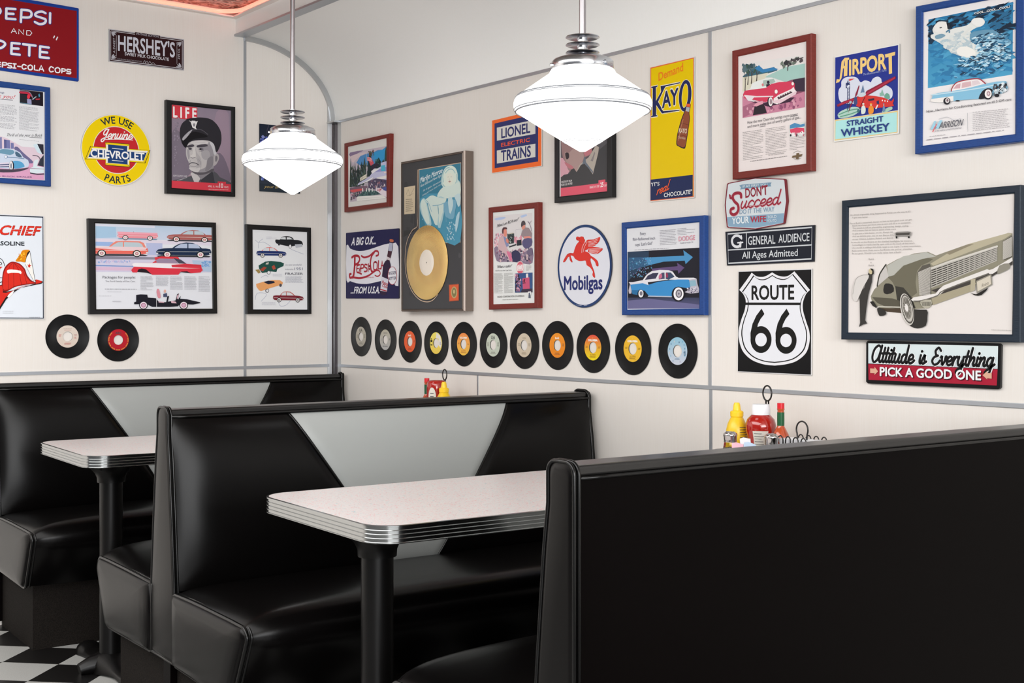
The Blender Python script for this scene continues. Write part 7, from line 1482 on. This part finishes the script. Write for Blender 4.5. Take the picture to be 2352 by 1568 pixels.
R11 = [
 (828.9, 772.8, 'bcb6a8', 'b0aa9e', 'record with grey label nearest the corner, first in the row', wd),
 (884.9, 780, 'bcb6a4', 'b4b4b4', 'record with two tone grey label, second in the row from the corner', lambda T, G, a: (T('WARNER BROS', 0, 27, 34, 4, '404048', .02), G(34, 5, 11, 4, '50505c', 3), G(-32, 4, 8, 5, '8c8c98', 5), T('RECORDING', 0, -30, 40, 4, '404048', .02))),
 (941.3, 784.3, 'e86840', 'e46038', 'record with plain orange red label, third in the row', tk),
 (1001.3, 787.6, 'ece070', 'e8c858', 'record with yellow and pale label and a black square logo, fourth in the row', lambda T, G, a: (a.lpoly([(.004, .042), (.03, .03), (.042, .0), (.034, -.02), (.015, -.005), (.02, .018), (.0, .021)], 'e4e0d8'), a.lpoly([(-.040, -.010), (-.025, -.010), (-.025, .012), (-.040, .012)], '202018'), a.lpoly([(-.038, -.006), (-.027, -.006), (-.027, .004), (-.038, .004)], 'e8d868'), a.lpoly([(-.037, .014), (-.028, .014), (-.028, .018), (-.037, .018)], '202018'), G(32, 4, 10, 6, '8c8c9c', 3))),
 (1064.5, 790.1, 'eb8c50', 'ecc050', 'record with orange label fading to yellow, fifth in the row', cb('a05038', 3)),
 (1132.5, 791.9, 'c4ccbc', 'c0c8ba', 'record with pale green grey label, sixth in the row', wd),
 (1203.7, 792.6, 'd0c2ac', 'ccbea8', 'record with plain beige label, seventh in the row', dr_basic('8c7c68', 4)),
 (1280, 793, 'ec9430', 'e88828', 'record with amber orange label, eighth in the row', tk),
 (1361.6, 798, 'e04c44', 'ecd820', 'record with red label fading to bright yellow, ninth in the row', cb('7c2c20', 7)),
 (1453, 800.6, 'e8b434', 'e8b838', 'record with solid golden yellow label, tenth in the row', cb('5c4010', 9)),
 (1556, 806, '8cbcd0', 'c8ccd8', 'record with pale blue painted label, nearest the wall trim', lambda T, G, a: ([a.lpoly([((x+dx)/1000, (y+dy)/1000) for dx, dy in ((0, -4), (2, 0), (0, 4), (-2, 0))], c_) for x, y, c_ in ((30, 20, '4c90b8'), (33, 8, '3c84ac'), (-28, 22, '3c6c90'), (-34, 6, '608cb0'), (24, 30, '68a8c8'), (33, -14, '50a0c4'), (-30, -16, '80b0d0'), (8, 28, '385878'), (30, -4, '2c6488'), (-20, -32, '7090b4'), (12, -34, 'a8a0b8'), (-36, -6, 'd8c8c0'), (-14, 30, 'dcd4cc'))], G(33, 0, 10, 7, '2c5c7c', 3), G(0, -25, 30, 2, '3c6c8c', 4))),
]
for px, py, ct, cb_, lb, dr in R11: record('B', px, py, ct, cb_, lb, dr, RBg)
# ---------------------------------------------------------------- camera, light, view
cam = bpy.data.cameras.new('camera'); co = bpy.data.objects.new('camera', cam); C.objects.link(co)
co.location = CAM; co.rotation_euler = (PI/2, 0, -YAW)
cam.sensor_width = 36; cam.lens = F/2352*36; cam.shift_y = -(784-HY)/2352; cam.clip_start = .05
bpy.context.scene.camera = co
def area(name, loc, target, sx, sy, power, col=(1, 1, 1)):
    l = bpy.data.lights.new(name, 'AREA'); l.shape = 'RECTANGLE'; l.size = sx; l.size_y = sy; l.energy = power; l.color = col
    o = bpy.data.objects.new(name, l); C.objects.link(o); o.location = loc
    d = Vector(target)-Vector(loc); o.rotation_euler = d.to_track_quat('-Z', 'Y').to_euler(); return o
area('overhead_fill_aisle', (-3.7, -2.8, 2.46), (-3.7, -2.8, 0), 2.8, 4.6, 235, (1, .985, .975))  # unseen soft panel added below the ceiling to light aisle and walls
area('overhead_fill_rear', (-3.0, -7.0, 2.46), (-2.2, -5.8, 0), 3.8, 2.4, 140, (1, .99, .985))  # second added overhead panel, unseen behind the camera, no real fitting
area('back_fill', (-3.6, -9.0, 1.55), (-2.4, 0, 1.9), 5.0, 1.7, 320, (.98, .99, 1))  # added fill behind the camera, not a real window; brightens cove and upper walls
w = bpy.data.worlds.new('world'); bpy.context.scene.world = w; w.use_nodes = True
w.node_tree.nodes['Background'].inputs[0].default_value = (.92, .94, 1, 1); w.node_tree.nodes['Background'].inputs[1].default_value = .18
vs = bpy.context.scene.view_settings
bpy.context.scene.display_settings.display_device = 'sRGB'
vs.view_transform = 'Standard'; vs.look = 'None'; vs.exposure = -0.08; vs.gamma = 1; vs.use_curve_mapping = False
bpy.context.scene.cycles.max_bounces = 8
